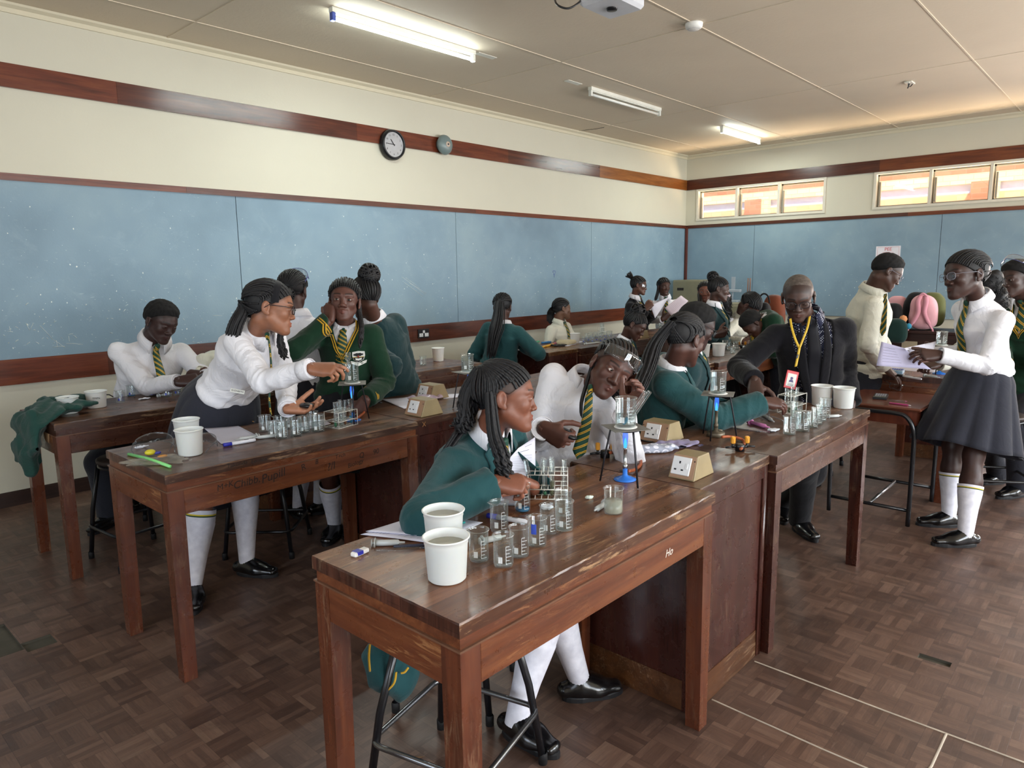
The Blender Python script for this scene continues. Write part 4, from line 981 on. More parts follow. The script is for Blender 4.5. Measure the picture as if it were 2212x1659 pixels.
    # ---------------- collar: stand and folded points
    if s.get('collar', True):
        nr = B['nr']; cc = ncol+up*.002; hdn = nrm(B['hd']-neck); ux = nrm(up*.6+hdn*.4); sx = nrm(side-ux*(side@ux)); fx = np.cross(ux, sx); VV = []; n = 30; a0 = s.get('cangle', 158); prof = 5
        for i in range(n+1):
            t = -1+2*i/n; a = math.radians(a0)*t; d = -fx*math.cos(a)+sx*math.sin(a); fr_ = abs(t)**3; r0 = nr*1.16+.007+.004*fr_
            tip = .034+.028*fr_ ; slope = -.020*fr_; hgt = .036
            st = [(r0, slope-.004), (r0-.003, hgt+slope), (r0+.003, hgt+.003+slope), (r0+.012, hgt-.010+slope), (r0+.024+.010*fr_, hgt-tip-.008+slope)]
            for r_, z_ in st: VV.append(cc+d*r_+ux*z_)
        FF = [(i*prof+k, (i+1)*prof+k, (i+1)*prof+k+1, i*prof+k+1) for i in range(n) for k in range(prof-1)]
        co = mk('collar', VV, FF, [s.get('shirt', shirt_w if top != 'suit' else spot_shirt)]); md = co.modifiers.new('t', 'SOLIDIFY'); md.thickness = .0022; md.offset = 1
    # ---------------- tie
    if s.get('tie', True) and not s.get('notie'):
        path = s.get('tiepath'); L = s.get('tielen', .44); pts = []
        if path: pts = [J(p) for p in path]; pts = list(catmull(pts, 6))
        else:
            n = 22
            for i in range(n+1):
                u_ = -float((ncol-neck)@up)+.01+L*i/n; c = neck-up*u_; 
                # follow the spine so the tie lies on the chest
                hit = march(front, c+F*.32, -F, .34); 
                if hit is None: hit = c+F*.1
                pts.append(hit+F*(.006+.002*math.sin(i)))
        pts = np.array(pts); 
        if not path:
            for _ in range(2): pts[1:-1] = (pts[:-2]+pts[1:-1]*2+pts[2:])/4
            pts[0] = ncol+F*(B['nr']+.018)-up*.006; pts[1] = pts[1]*.6+pts[0]*.4
        m = len(pts); VV = []; pc = []; seg = np.r_[0, np.cumsum(np.linalg.norm(np.diff(pts, axis=0), axis=1))]
        sd = s.get('tieside'); sd = side if sd is None else nrm(sd); tw = s.get('tiew', 1.0)
        for i in range(m):
            t = seg[i]/seg[-1]; T_ = nrm(pts[min(i+1, m-1)]-pts[max(i-1, 0)]); sv = nrm(sd-T_*(sd@T_)); nn = np.cross(T_, sv); 
            nn = nn if nn@F > 0 or path else nn; w = (.017+.024*t)*tw
            if seg[i] < .045: w = .019*tw-.004*abs(seg[i]-.02)/.02
            if t > .90: w *= max(.05, (1-t)/.10)
            for q in (-1, -.5, 0, .5, 1): VV.append(pts[i]+sv*w*q+nn*(.004*(1-q*q))*(1 if nn@F > 0 else -1)); pc.append((seg[i]*s.get('tiefreq', 2.2), q*.5+.5, 0))
        FF = [(i*5+k, (i+1)*5+k, (i+1)*5+k+1, i*5+k+1) for i in range(m-1) for k in range(4)]
        to = mk('tie', VV, FF, [tie_m if top != 'suit' else tie_blk]); md = to.modifiers.new('t', 'SOLIDIFY'); md.thickness = .004; md.offset = -1; attr(to, 'paint', pc)
        # knot
        if not s.get('noknot'):
            k0, k1 = pts[0], pts[min(3, m-1)]; ax = nrm(k1-k0); c = k0+ax*.014; q = surf(f_chain([c-ax*.012, c+ax*.016], [sd, sd], [.017*tw, .010*tw], [.012, .009]), c-.045, c+.045, .004)
            ko = mk('tie_knot', q[0], q[1], [tie_m if top != 'suit' else tie_blk]); a = (q[0]-c)@nrm(sd); attr(ko, 'paint', np.stack([.10+((q[0]-c)@ax)*2, a*14+.5, a*0], 1))
    # ---------------- lapels
    if top in ('blazer', 'suit') and s.get('lapel', True):
        for sg in (-1, 1):
            VV = []; n = 12; m = 4
            for i in range(n+1):
                t = i/n; ust = -float((ncol-neck)@up)-.015; u_ = ust+t*(opening*.97-ust); w0 = .055*max(0, 1-max(u_, 0)/opening)+.006; wl = .050*math.sin(min(1, t*1.25+.05)*math.pi*.62)*(1-t**6)+.004
                for q in range(m+1):
                    x = (w0+wl*q/m)*sg; c = neck-up*u_+side*x; hit = march(Fb, c+F*.3, -F, .42); 
                    if hit is None: hit = c+F*.05
                    VV.append(hit+F*(.003+.003*(q/m)))
            FF = [(i*(m+1)+k, (i+1)*(m+1)+k, (i+1)*(m+1)+k+1, i*(m+1)+k+1) for i in range(n) for k in range(m)]
            lo_ = mk('lapel', VV, FF, [mats]); md = lo_.modifiers.new('t', 'SOLIDIFY'); md.thickness = .004; md.offset = 1 if sg < 0 else -1
    # ---------------- buttons on a plain shirt
    if top == 'shirt' and s.get('buttons'):
        for k in range(s['buttons']):
            c = neck-up*(.12+.085*k)+side*s.get('bx', 0.02); hit = march(Fb, c+F*.3, -F, .42)
            if hit is not None: mb = MB(); mb.lathe([(0, 0), (.0055, 0), (.006, .0015), (.004, .0025), (0, .002)], 12, M=Matrix.Translation(hit-B['off']+F*.001) @ Vector(F).to_track_quat('Z', 'Y').to_matrix().to_4x4()); mb.build('button', [button_m], B['root'])
    if s.get('badge'): badge(Fb, neck, up, side, F, B, *s['badge'])
    # ---------------- cuffs
    if top == 'shirt' or s.get('cuffs'):
        for k, (a, e, w) in arms.items():
            d = nrm(w-e); r = (.036 if top == 'shirt' else .033)+.006; VV, FF = tube_vf([w-d*.055, w-d*.03, w-d*.004, w+d*.003] if top == 'shirt' else [w-d*.03, w+d*.006], [r+.0035, r+.005, r+.005, r+.0035] if top == 'shirt' else [r, r], 20, False)
            c = mk('cuff', VV, FF, [s.get('shirt', shirt_w)]); md = c.modifiers.new('t', 'SOLIDIFY'); md.thickness = .003
    # ---------------- skirt / trousers
    bot = s.get('bottom')
    if bot == 'skirt':
        hemz = s.get('hemz'); wc = pel+up*s.get('waist', .075); n = 120; m = 22; VV = []
        kneeC = J(s['hemc']) if 'hemc' in s else np.array([pel[0], pel[1], hemz if hemz else .5]); hw, hdp = s.get('hemw', (.27, .22)); ctrl = s.get('skirtmid'); npl = s.get('pleats', 17)
        wx, wy = s.get('waistw', (wst*b+.012, .095*b+.012)); hipx, hipy = s.get('hipw', (hipw*b+.028, .125*b+.028))
        bot_n = s.get('hemside', side); 
        for i in range(m+1):
            t = i/m; c0 = wc*(1-t)+kneeC*t
            if ctrl is not None: q = J(ctrl); c0 = wc*(1-t)**2+q*2*t*(1-t)+kneeC*t*t
            dn = nrm(kneeC-wc) if ctrl is None else nrm((J(ctrl)-wc)*(1-t)+(kneeC-J(ctrl))*t)
            if t < .25: u_ = t/.25; w = wx+(hipx-wx)*math.sin(u_*math.pi/2); d = wy+(hipy-wy)*math.sin(u_*math.pi/2)
            else: u_ = (t-.25)/.75; w = hipx+(hw-hipx)*u_; d = hipy+(hdp-hipy)*u_
            sdv = nrm(side*(1-t)+np.asarray(bot_n)*t); sv = nrm(sdv-dn*(sdv@dn)); fv = np.cross(dn, sv)
            for k in range(n):
                a = 2*math.pi*k/n; ph = a*npl+.7*math.sin(a*3+seed); pl_ = (abs(math.sin(ph/2)) ** .6-.5); am = .004+.020*min(1, max(0, t-.05)*1.2)
                r = 1+pl_*am/.2; VV.append(c0+sv*math.cos(a)*w*r+fv*math.sin(a)*d*r+dn*.008*math.sin(a*4+seed)*t)
        FF = [(i*n+k, i*n+(k+1) % n, (i+1)*n+(k+1) % n, (i+1)*n+k) for i in range(m) for k in range(n)]
        so = mk('skirt', VV, FF, [s.get('skirt', skirt_m)]); md = so.modifiers.new('t', 'SOLIDIFY'); md.thickness = .004
        dn = nrm(kneeC-wc) if ctrl is None else nrm(J(ctrl)-wc); sv = nrm(side-dn*(side@dn)); fv = np.cross(dn, sv); VV = []
        for r_, z_ in ((1.0, -.022), (1.045, -.020), (1.045, .016), (1.0, .018)): VV += [wc+dn*z_+(sv*math.cos(2*math.pi*k/40)*wx+fv*math.sin(2*math.pi*k/40)*wy)*r_ for k in range(40)]
        mk('waistband', VV, [(i*40+k, i*40+(k+1) % 40, (i+1)*40+(k+1) % 40, (i+1)*40+k) for i in range(3) for k in range(40)], [s.get('skirt', skirt_m)])
    if bot == 'trousers' and legs:
        fs = [f_chain([pel+up*.10, pel-up*.04], [side]*2, [wst*b+.012, hipw*b+.012], [.10*b+.012, .115*b+.012])]; pts = [pel+up*.1]
        for k, (hp_, kn, an) in legs.items(): fs += [f_cap(hp_, kn, .088*b, .072*b), f_cap(kn, an-nrm(an-kn)*(-.01), .072*b, .068)]; pts += [hp_, kn, an]
        U = union(fs, .035); fn = lambda P: np.maximum(U(P)+folds(P, .005, seed+9, 16), .035-P[:, 2]); lo, hi = bbox(pts, .13*b); V, Fc = surf(fn, lo, hi, .010*max(1, res**.4)); mk('trousers', V, Fc, [s.get('trou', trou)])
    # ---------------- socks and shoes
    if s.get('socks', bot == 'skirt') and legs:
        for k, (hp_, kn, an) in legs.items():
            st = s.get('socktop', .16); d = nrm(an-kn); Lk = np.linalg.norm(an-kn); a0 = kn+d*Lk*st; pr = []; N = 56
            A = []
            for i in range(N+1):
                t = st+(1-st)*i/N; c = kn+d*Lk*t; rr = (.051*b**.7 if t < .35 else (.053*b**.7+(.034-.053*b**.7)*(t-.35)/.65))+.005+.010*max(0, 1-abs(t-.25)/.45); 
                if i == 0: rr -= .001
                A.append((c, rr))
            A.append((an+d*.035, .036))
            n = 40; T_ = d; e1 = nrm(np.cross(T_, side)); e2 = np.cross(T_, e1); VV = []; fm = []
            for i, (c, rr) in enumerate(A):
                for q in range(n): a = 2*math.pi*q/n; VV.append(c+(e1*math.cos(a)+e2*math.sin(a))*(rr+(.0014 if q % 2 and i > 7 else 0)))
            for i in range(len(A)-1):
                for q in range(n): fm.append(1 if i == 3 else (2 if i == 4 else 0))
            FF = [(i*n+q, i*n+(q+1) % n, (i+1)*n+(q+1) % n, (i+1)*n+q) for i in range(len(A)-1) for q in range(n)]
            mk('sock', VV, FF, [sock_m, sock_top, sock_g], fm)
    if s.get('shoes', True) and legs:
        for k, (hp_, kn, an) in legs.items():
            td = np.asarray(s.get('toe'+k, F), float).copy(); td[2] = 0; td = nrm(td); sd_ = nrm(np.cross(td, (0, 0, 1))); o = np.array([an[0], an[1], max(0, an[2]-.085)]); fsz = (.255 if male else .235)*sc
            heel, toe = o-td*.055, o+td*(fsz-.085); z = np.array([0, 0, 1.]); pit = s.get('pitch'+k, 0)
            fs = [f_chain([heel+z*.040, o+z*.046+td*.02, o+td*.07+z*.036, toe+z*.030], [sd_]*4, [.033, .036, .043, .036], [.030, .036, .026, .021]), f_cap(o+z*.05, o+z*.075+td*.0, .036, .033)]
            fn = lambda P, fs=fs, zz=o[2]: smax(smin(fs[0](P), fs[1](P), .02), (zz+.018-P[:, 2]), .003); lo, hi = bbox([heel, toe, o+z*.08], .055); V, Fc = surf(fn, lo, hi, .005*max(1, res**.5)); sh = mk('shoe', V, Fc, [shoe_m])
            # welted sole with a heel block
            n = 28; ring = []
            for i in range(n):
                a = 2*math.pi*i/n; c_, s_ = math.cos(a), math.sin(a); mid_ = (fsz-.02)/2; wd = .042*(1-.10*c_ if c_ < 0 else 1)-.004*(1 if abs(c_) < .4 and True else 0); ring.append(o+td*(c_*(fsz/2+.004)+mid_-.052+.0)+sd_*s_*(wd+.003))
            VV = [p+z*.0012 for p in ring]+[p+z*.017 for p in ring]+[p+z*.021-(p-(o+td*.05))*np.array([.05, .05, 0]) for p in ring]; FF = [tuple(range(n-1, -1, -1))]+[(i, (i+1) % n, n+(i+1) % n, n+i) for i in range(n)]+[(n+i, n+(i+1) % n, 2*n+(i+1) % n, 2*n+i) for i in range(n)]+[tuple(range(2*n, 3*n))]
            mesh_obj('sole', np.array(VV)-B['off'], FF, [sole_m], sh, False)
            if res < 2.2:
                mb = MB()
                for q in range(4):
                    c = o+td*(.045+.016*q)+z*(.074-.0095*q)-B['off']; mb.tube([c-sd_*.018-z*.004, c-sd_*.008+z*.002, c+sd_*.008+z*.002, c+sd_*.018-z*.004], .0018, 6)
                mb.build('laces', [lace_m], sh)
def spot_mat():
    t = NT('spotted_navy_shirt'); vo = t.node('TexVoronoi'); vo.inputs['Scale'].default_value = 95; vo.inputs['Randomness'].default_value = .0
    t.link(t.coord(rot=(.6, .5, .78)), vo.inputs['Vector']); t.base(t.mix(t.math('LESS_THAN', vo.outputs['Distance'], .33), srgb('1c2038'), srgb('c9ccd8'))); t.set(rough=.7, spec=.25); return t.m
spot_shirt = spot_mat()
badge_w, badge_k, badge_g, badge_r = plain('badge_white', 'dcdcd6', .7), plain('badge_black', '17171a', .7), plain('badge_gold', 'b99a3e', .6), plain('badge_red', '9a3b35', .7)
def badge(Fb, neck, up, side, F, B, x, u, size):
    """school crest: shield with a spreading tree over an open book, ribbon below"""
    root = None
    def drape(poly, mat, lift, name, parent, solid=True):
        VV = []; 
        for a, c in poly:
            p = neck-up*(u-c*size)+side*(x+a*size); hit = march(Fb, p+F*.3, -F, .45); VV.append((hit if hit is not None else p+F*.1)+F*lift-B['off'])
        n = len(VV); ctr = np.mean(VV, 0)+F*.0; FF = [(i, (i+1) % n, n) for i in range(n)]
        nonlocal root
        o = mesh_obj(name, VV+[ctr], FF, [mat], parent or B['root'], False); md = o.modifiers.new('t', 'SOLIDIFY'); md.thickness = .0012; md.offset = 0; return o
    sh = [(-.5, .5), (0, .58), (.5, .5), (.52, .1), (.40, -.28), (0, -.55), (-.40, -.28), (-.52, .1)]
    r = drape(sh, badge_w, .004, 'badge', None)
    drape([(.44*math.cos(t)*(1 if i % 2 else .8), .24+.17*math.sin(t)*(1 if i % 2 else .75)) for i, t in enumerate(np.arange(16)*math.pi/8)], badge_k, .006, 'crest_tree', r)
    drape([(-.06, .15), (.06, .15), (.05, -.02), (-.05, -.02)], badge_r, .007, 'crest_trunk', r)
    drape([(-.44, -.02), (.44, -.02), (.36, -.28), (0, -.50), (-.36, -.28)], badge_k, .006, 'crest_field', r)
    drape([(-.26, -.08), (0, -.14), (.26, -.08), (.24, -.27), (0, -.33), (-.24, -.27)], badge_w, .0075, 'crest_book', r)
    drape([(-.44, -.03), (.44, -.03), (.44, .02), (-.44, .02)], badge_g, .0075, 'crest_bar', r)
    drape([(-.66, -.36), (-.5, -.52), (0, -.68), (.5, -.52), (.66, -.36), (.6, -.62), (0, -.86), (-.6, -.62)], badge_w, .0045, 'crest_ribbon', r)
def on_skull(d, lift=.0):
    """point on the skull surface in head axes along direction d from the skull centre"""
    d = nrm(d); r = np.array([.074, .094, .082])+lift; k = 1/np.sqrt(((d/r)**2).sum()); return np.array([0, -.012, .030])+d*k
def strand(mbV, mbF, P, r, n, bead):
    P = np.asarray(P, float); m = len(P); rr = np.full(m, r)
    if bead:
        L = np.r_[0, np.cumsum(np.linalg.norm(np.diff(P, axis=0), axis=1))]; rr = r*(1+.20*np.sin(L/(r*2.0)*math.pi)); 
    rr = rr*np.clip((np.arange(m)[::-1]+.6)/2.5, .2, 1); V, F = tube_vf(P, rr, n, False); o = sum(len(v) for v in mbV); mbV.append(np.array(V)); mbF.append(np.array(F)+o)
def build_hair(s, mk, W, HM, hd, hs, res, toL):
    kind = s.get('hair', 'pony'); sd = np.random.default_rng(s.get('seed', 1)+100); hl = s.get('hairline', 0.0); mat = s.get('hairmat', hair_b)
    if kind in ('none',): return
    thick = {'afro': .020, 'crop': .006, 'stubble': .0012}.get(kind, .006)
    def cap(P):
        L = toL(P); x, y, z = L[:, 0], L[:, 1], L[:, 2]; line = z-.75*y-hl; tk = thick*(.25+.75*np.clip(line/.045, 0, 1)) if kind in ('afro', 'crop') else thick; d = f_ell((0, -.012, .030), (.074, .094, .082))(L)-tk
        if kind == 'afro': d = d+folds(L, .0022, 7, 170)
        # keep only above the hairline; a notch around each ear
        line = line-(.010*np.clip(np.abs(x)/.07, 0, 1) if kind in ('afro', 'crop') else 0)+.25*np.clip(np.abs(x)-.05, 0, 1)*0
        d = smax(d, -(line), .003 if kind != 'stubble' else .001)
        e = f_ell((0, -.004, -.012), (.2, .022, .026))(L); return smax(d, -np.where(np.abs(x) > .055, e, 1), .003)*hs
    V, F = surf(cap, hd-.135*hs, hd+.135*hs, max(.004, .0036*res) if res < 2.2 else .0065); m0 = {'afro': hair_f, 'crop': hair_f, 'stubble': hair_g}.get(kind, mat if not s.get('parts') else scalp_m)
    parts = [(V, F)]; fmat = [0]*len(F); mats = [m0, mat]
    SV, SF = [], []; nn = 6 if res < 1.6 else 4; k = 1.0 if res < 1.6 else (.6 if res < 3 else .4); br = s.get('br', .0042)*(1 if res < 1.6 else 1.5)
    G = np.array(s.get('gather', (0, -.112, .045)))
    bead = s.get('bead', True) and res < 2.2
    if kind in ('pony', 'bun', 'down', 'halfup'):
        n = int(s.get('nstr', 58)*k)
        for i in range(n):
            t = (i+.5)/n; a = 2*math.pi*t+sd.normal()*.01; x, yy = math.sin(a), math.cos(a)
            y = yy*.098-.012; start = on_skull(np.array([x*.8, yy*1.0, .75*(yy*.09)/.09*.62-.30+hl*8]), .006)
            # slide the start on to the hairline plane
            q = np.array([x*.079, yy*.094-.012, 0.]); q[2] = .75*q[1]+hl+.003; cdir = q-np.array([0, -.012, .03]); start = on_skull(cdir, .0065)
            if abs(x) > .8 and -.35 < yy < .45: start = on_skull(cdir+np.array([0, 0, .034]), .0065)
            gdir = nrm(G-np.array([0, -.012, .030])); d0 = nrm(start-np.array([0, -.012, .030])); P = []
            m = 12 if not bead else 26; ang = math.acos(np.clip(d0@gdir, -1, 1))
            if ang < .15: continue
            wp = np.array([x*1.15, yy*.25, .45+.75*max(0, yy)])*min(1.5, ang/1.6)
            for j in range(m):
                u = j/(m-1)*(.93 if kind != 'down' else .97); d = nrm((1-u)**2*d0+2*u*(1-u)*wp+u*u*gdir) if ang > 1.2 else (math.sin((1-u)*ang)*d0+math.sin(u*ang)*gdir)/math.sin(ang); P.append(W(on_skull(d, .0075+.012*(u**3)+.0015*(i % 2))))
            strand(SV, SF, P, br*hs, nn, bead)
    if s.get('tail'):                        # braids falling from the gathering point (or the sides)
        for tl in (s['tail'] if isinstance(s['tail'], list) else [s['tail']]):
            ctrl = [W(tl.get('from', G))]+[J(p) for p in tl['path']]; n = int(tl.get('n', 40)*k); sp = tl.get('sp', (.018, .03, .03)); cr = catmull(ctrl, 8 if not bead else 14); m = len(cr)
            for i in range(max(3, n)):
                a = sd.random()*6.28; rad = math.sqrt(sd.random()); ox = nrm(np.cross(cr[-1]-cr[0], (0.1, .3, 1))); oy = nrm(np.cross(ox, cr[-1]-cr[0])); fl_ = tl.get('flat', 1.0); cut = 1-.25*sd.random()*tl.get('ragged', .6); mm = max(4, int(m*cut)); P = []
                ph = sd.random()*6; cu = tl.get('curl', 0)
                for j in range(mm):
                    u = j/(m-1); w = np.interp(u, (0, .5, 1), sp); q = cr[j]+ox*math.cos(a)*rad*w+oy*math.sin(a)*rad*w*fl_
                    if cu: cc = cu*max(0, u-.55)/.45; q = q+(ox*math.cos(j*1.5+ph)+oy*math.sin(j*1.5+ph))*cc
                    P.append(q)
                strand(SV, SF, P, tl.get('r', br)*hs, nn, bead)
            if tl.get('core', True):          # inner mass so the tail is not see-through
                w = np.interp(np.linspace(0, 1, m), (0, .5, .85, 1), (sp[0]*.85, sp[1]*.8, sp[2]*.6, .004)); V2, F2 = tube_vf(cr, w, 10); F2 = [f for f in F2 if len(f) == 4]; o = sum(len(v) for v in SV); SV.append(np.array(V2)); SF.append(np.array(F2)+o)
    if kind == 'bun' or s.get('bun'):
        c, r = s.get('bun', ((0, -.10, .095), .048)); c = np.array(c)
        V2, F2 = surf(f_ell(hd+HM@(c*hs), (r*.86,)*3), hd+HM@(c*hs)-r*1.1, hd+HM@(c*hs)+r*1.1, .008); SV.append(V2); SF.append(F2+sum(len(v) for v in SV[:-1]))
        for i in range(int(34*max(k, .45))):
            ax = nrm(sd.normal(size=3)+np.array([0, -.5, 1.2])); e1 = nrm(np.cross(ax, (.3, 1, .2))); e2 = np.cross(ax, e1); off = sd.uniform(-.7, .7); a0 = sd.random()*6; rr = r*math.sqrt(max(.05, 1-off*off))
            P = [W(c+ax*off*r+(e1*math.cos(a)+e2*math.sin(a))*rr*(1+.04*math.sin(a*3))) for a in np.linspace(a0, a0+4.4, 16 if not bead else 34)]; strand(SV, SF, P, br*1.15*hs, nn, bead)
    if s.get('curly'):                       # fuzzy puff of curls
        for (c, r, n) in s['curly']:
            c = J(c)
            V2, F2 = surf(lambda P: f_ell(c, (r*.8, r*.8, r))(P)+folds(P, .012, 3, 60), c-r*1.4, c+r*1.4, .008); SV.append(V2); SF.append(F2+sum(len(v) for v in SV[:-1]))
            for i in range(n):
                d = nrm(sd.normal(size=3)); p0 = c+d*r*.75*np.array([.85, .85, 1]); e1 = nrm(np.cross(d, (0, .2, 1))); e2 = np.cross(d, e1); ph = sd.random()*6; P = [p0+d*.0022*j+(e1*math.cos(j*1.25+ph)+e2*math.sin(j*1.25+ph))*.0052+np.array([0, 0, -.00012*j*j]) for j in range(14)]; strand(SV, SF, P, .0014*(1 if res < 2 else 1.6), 4, False)
    if SV:
        v, f = np.concatenate(SV), np.concatenate(SF); parts.append((v, f)); fmat += [1]*len(f)
    V, F = join(parts); mk('hair', V, F, mats, fmat)
    if s.get('band'):                        # cloth headband
        VV = []
        for i in range(33):
            a = -1.75+3.5*i/32
            for w in (-.5, -.2, .2, .5): d = np.array([math.sin(a), .45+.0*w+.42*w, math.cos(a)*.95]); VV.append(W(on_skull(d, .0125+.002*(abs(w) < .3))))
        mk('headband', VV, [(i*4+k_, (i+1)*4+k_, (i+1)*4+k_+1, i*4+k_+1) for i in range(32) for k_ in range(3)], [blk_cl])
gog_edge = glassy('goggle_rim_plastic', (.75, .77, .8), .08, .9, (.9, .9, .92)); frame_dk = plain('dark_spectacle_frame', '17131a', .25); frame_lt = plain('clear_frame', '8f8f9c', .2)
def glasses(mk, W, kind):
    mt = frame_dk if kind != 'thin' else frame_lt; th = .0016 if kind != 'thin' else .0011; VV, FF, SV, SF = [], [], [], []
    for sx in (-1, 1):
        P = [W((sx*(.033)+.0245*math.copysign(abs(math.cos(a))**.8, math.cos(a)), .105-.010*abs(sx*.033+.0245*math.cos(a))/.057, -.006+.0185*math.copysign(abs(math.sin(a))**.8, math.sin(a)))) for a in np.arange(24)*2*math.pi/24]
        V, F = tube_vf(P, th*1.2, 6, False, True); SF += [tuple(i+len(SV) for i in f) for f in F]; SV += V
        c = np.mean(P, 0); o = len(VV); VV += list(P)+[c]; FF += [(o+i, o+(i+1) % 24, o+24) for i in range(24)]
        V, F = tube_vf([W((sx*.058, .094, .001)), W((sx*.076, .07, .003)), W((sx*.083, .0, .004)), W((sx*.083, -.018, -.010))], th*1.2, 6); SF += [tuple(i+len(SV) for i in f) for f in F]; SV += V
    V, F = tube_vf([W((-.009, .105, -.002)), W((0, .108, .001)), W((.009, .105, -.002))], th*1.2, 6); SF += [tuple(i+len(SV) for i in f) for f in F]; SV += V
    o = mk('glasses', SV, SF, [mt]); mk('lens', VV, FF, [lens_m], None, True, o)
def goggles(mk, W, y, z, tilt, kind='clear'):
    """wrap-round safety goggles pushed up on the head: y,z position of the middle of the lens"""
    def pt(a, v):
        r = .092; p = np.array([math.sin(a)*r*.95, math.cos(a)*r*1.02-.0, v]); c, s_ = math.cos(tilt), math.sin(tilt); return W((p[0], p[1]*c-(p[2])*s_+y, p[1]*s_+p[2]*c+z))
    VV = []; n = 30; m = 5
    for i in range(n+1):
        a = -1.15+2.3*i/n; ct = abs(a)/1.15; hh = .024-.005*ct**2; nb = .012*math.exp(-(a/.10)**2)
        for k in range(m+1): v = -hh+nb+(2*hh-nb)*k/m; VV.append(pt(a, v))
    FF = [(i*(m+1)+k, (i+1)*(m+1)+k, (i+1)*(m+1)+k+1, i*(m+1)+k+1) for i in range(n) for k in range(m)]
    o = mk('goggles', VV, FF, [gog_m]); md = o.modifiers.new('t', 'SOLIDIFY'); md.thickness = .0022
    rim = [pt(-1.15+2.3*i/n, -(.024-.005*(abs(-1.15+2.3*i/n)/1.15)**2)+.012*math.exp(-((-1.15+2.3*i/n)/.10)**2)) for i in range(n+1)]+[pt(1.15-2.3*i/n, (.024-.005*(abs(1.15-2.3*i/n)/1.15)**2)) for i in range(n+1)]
    V, F = tube_vf(rim, .0019, 6, False, True); mk('goggle_rim', V, F, [gog_edge if kind == 'clear' else plain('goggle_edge_blue', '4a4e86', .3)], None, True, o)
    for sx in (-1, 1):
        V, F = tube_vf([pt(sx*1.12, .01), pt(sx*1.35, .012), pt(sx*1.9, .010), pt(sx*2.2, -.004)], .0035, 6); mk('goggle_arm', V, F, [gog_edge if kind == 'clear' else plain('goggle_edge_blue', '4a4e86', .3)], None, True, o)
# ================================================================== people
def fl(px, py, z=.085): return tuple(atZ(px, py, z))
PE = {}
def P(key, label, **s): PE[key] = (label, s)
hip0 = (0, 0, -.2)
P('near', 'girl in green blazer with long braids bending over the front table', skin='7a4a38', res=1.0, seed=3,
  head=(1091, 857, 2.30), hf=cd(.99, -.02, .04), hu=cd(.03, 1, 0), neck=(1050, 948, 2.40), pel=(978, 1165, 2.62), front=cd(.80, -.28, -.42), top='blazer', bl=blaz, b=1.02, open=.24,
  wrR=(1070, 1043, 2.17), elR=cd(-.8, -.5, -.6), handR=(GRIP, cd(.95, -.08, .25), cd(.1, .75, -.65)), wrL=(1150, 1052, 2.36), elL=cd(.2, -.6, .6), handL=(PINCH, cd(-.7, .35, -.3), cd(.2, .7, .6)),
  anL=fl(1118, 1545), anR=fl(1250, 1462), knL=cd(.8, .3, -.4), knR=cd(.9, .3, 0), toeL=cd(.6, 0, -.5), toeR=cd(.9, 0, .2), bottom='skirt', skirt=skirt_m, hemc=(1075, 1240, 2.42), hemw=(.22, .15), socktop=.12, tielen=.36, gaze=(0.0, .9, -.2),
  hair='halfup', gather=(0, -.080, .088), nstr=56, br=.0047, parts=True, lid=.0052,
  tail=[dict(path=[(1036, 803, 2.31), (1012, 850, 2.33), (1003, 905, 2.31), (985, 935, 2.33)], n=30, sp=(.016, .030, .040), curl=.012, ragged=1.4), dict(path=[(1018, 900, 2.36), (985, 945, 2.30), (950, 1000, 2.28)], n=12, sp=(.012, .016, .012), core=False, ragged=.4, **{'from': (0.03, -.095, -.02)}),
        dict(path=[(1068, 935, 2.22), (1084, 985, 2.20), (1093, 1045, 2.20)], n=36, sp=(.016, .024, .026), curl=.010, ragged=1.0, **{'from': (.066, -.050, .015)})])
P('goggle', 'girl in white shirt and striped tie, clear goggles on her forehead, leaning toward the beaker', skin='54342b', res=1.0, seed=5,
  head=(1321, 797, 2.84), hf=cd(.15, -.20, -.97), hu=cd(.56, .80, -.14), hs=1.03, neck=(1252, 826, 2.99), pel=(1236, 1012, 3.03), front=cd(.18, -.10, -.97), side=cd(-.86, .50, .02), top='shirt', b=1.02,
  shR=(1196, 812, 3.0), shL=(1306, 876, 2.95), wrR=(1172, 925, 2.72), elR=cd(-.1, -.4, 1), handR=(GRIP, cd(.75, -.45, -.3), cd(-.3, -.3, -.85)),
  wrL=(1347, 896, 2.66), elL=cd(.35, -1, .25), handL=(dict(curl=[(48, 52), (38, 48), (36, 46), (34, 44)], thumb=(.75, .65, -.35), tcurl=12), cd(.62, .78, -.05), cd(.72, -.45, .5)), hk=1.08,
  bottom='skirt', hemz=.46, hemc=(1222, 1155, 3.15), anR=tuple([2.28, 2.0, .085]), anL=tuple([2.5, 1.92, .085]), gaze=(-.42, .88, .05), smile=.2, buttons=3, bx=-.03, fold=.005,
  tiepath=[(1276, 835, 2.80), (1272, 862, 2.77), (1268, 905, 2.76), (1257, 952, 2.78), (1247, 992, 2.80)], tieside=cd(1, .1, 0), tiew=.72, tiefreq=3.6,
  hair='halfup', gather=(0.01, -.10, .03), nstr=40, br=.0048, parts=True, bead=False,
  tail=[dict(path=[(1265, 835, 2.82), (1256, 870, 2.78), (1256, 905, 2.77)], n=4, sp=(.004, .005, .004), core=False, **{'from': (.072, -.02, -.02)}), dict(path=[(1343, 870, 2.84), (1333, 905, 2.80), (1345, 925, 2.80)], n=16, sp=(.02, .022, .02), core=False, curl=.004, **{'from': (-.05, -.05, -.07)})],
  goggles=(.006, .052, .16))
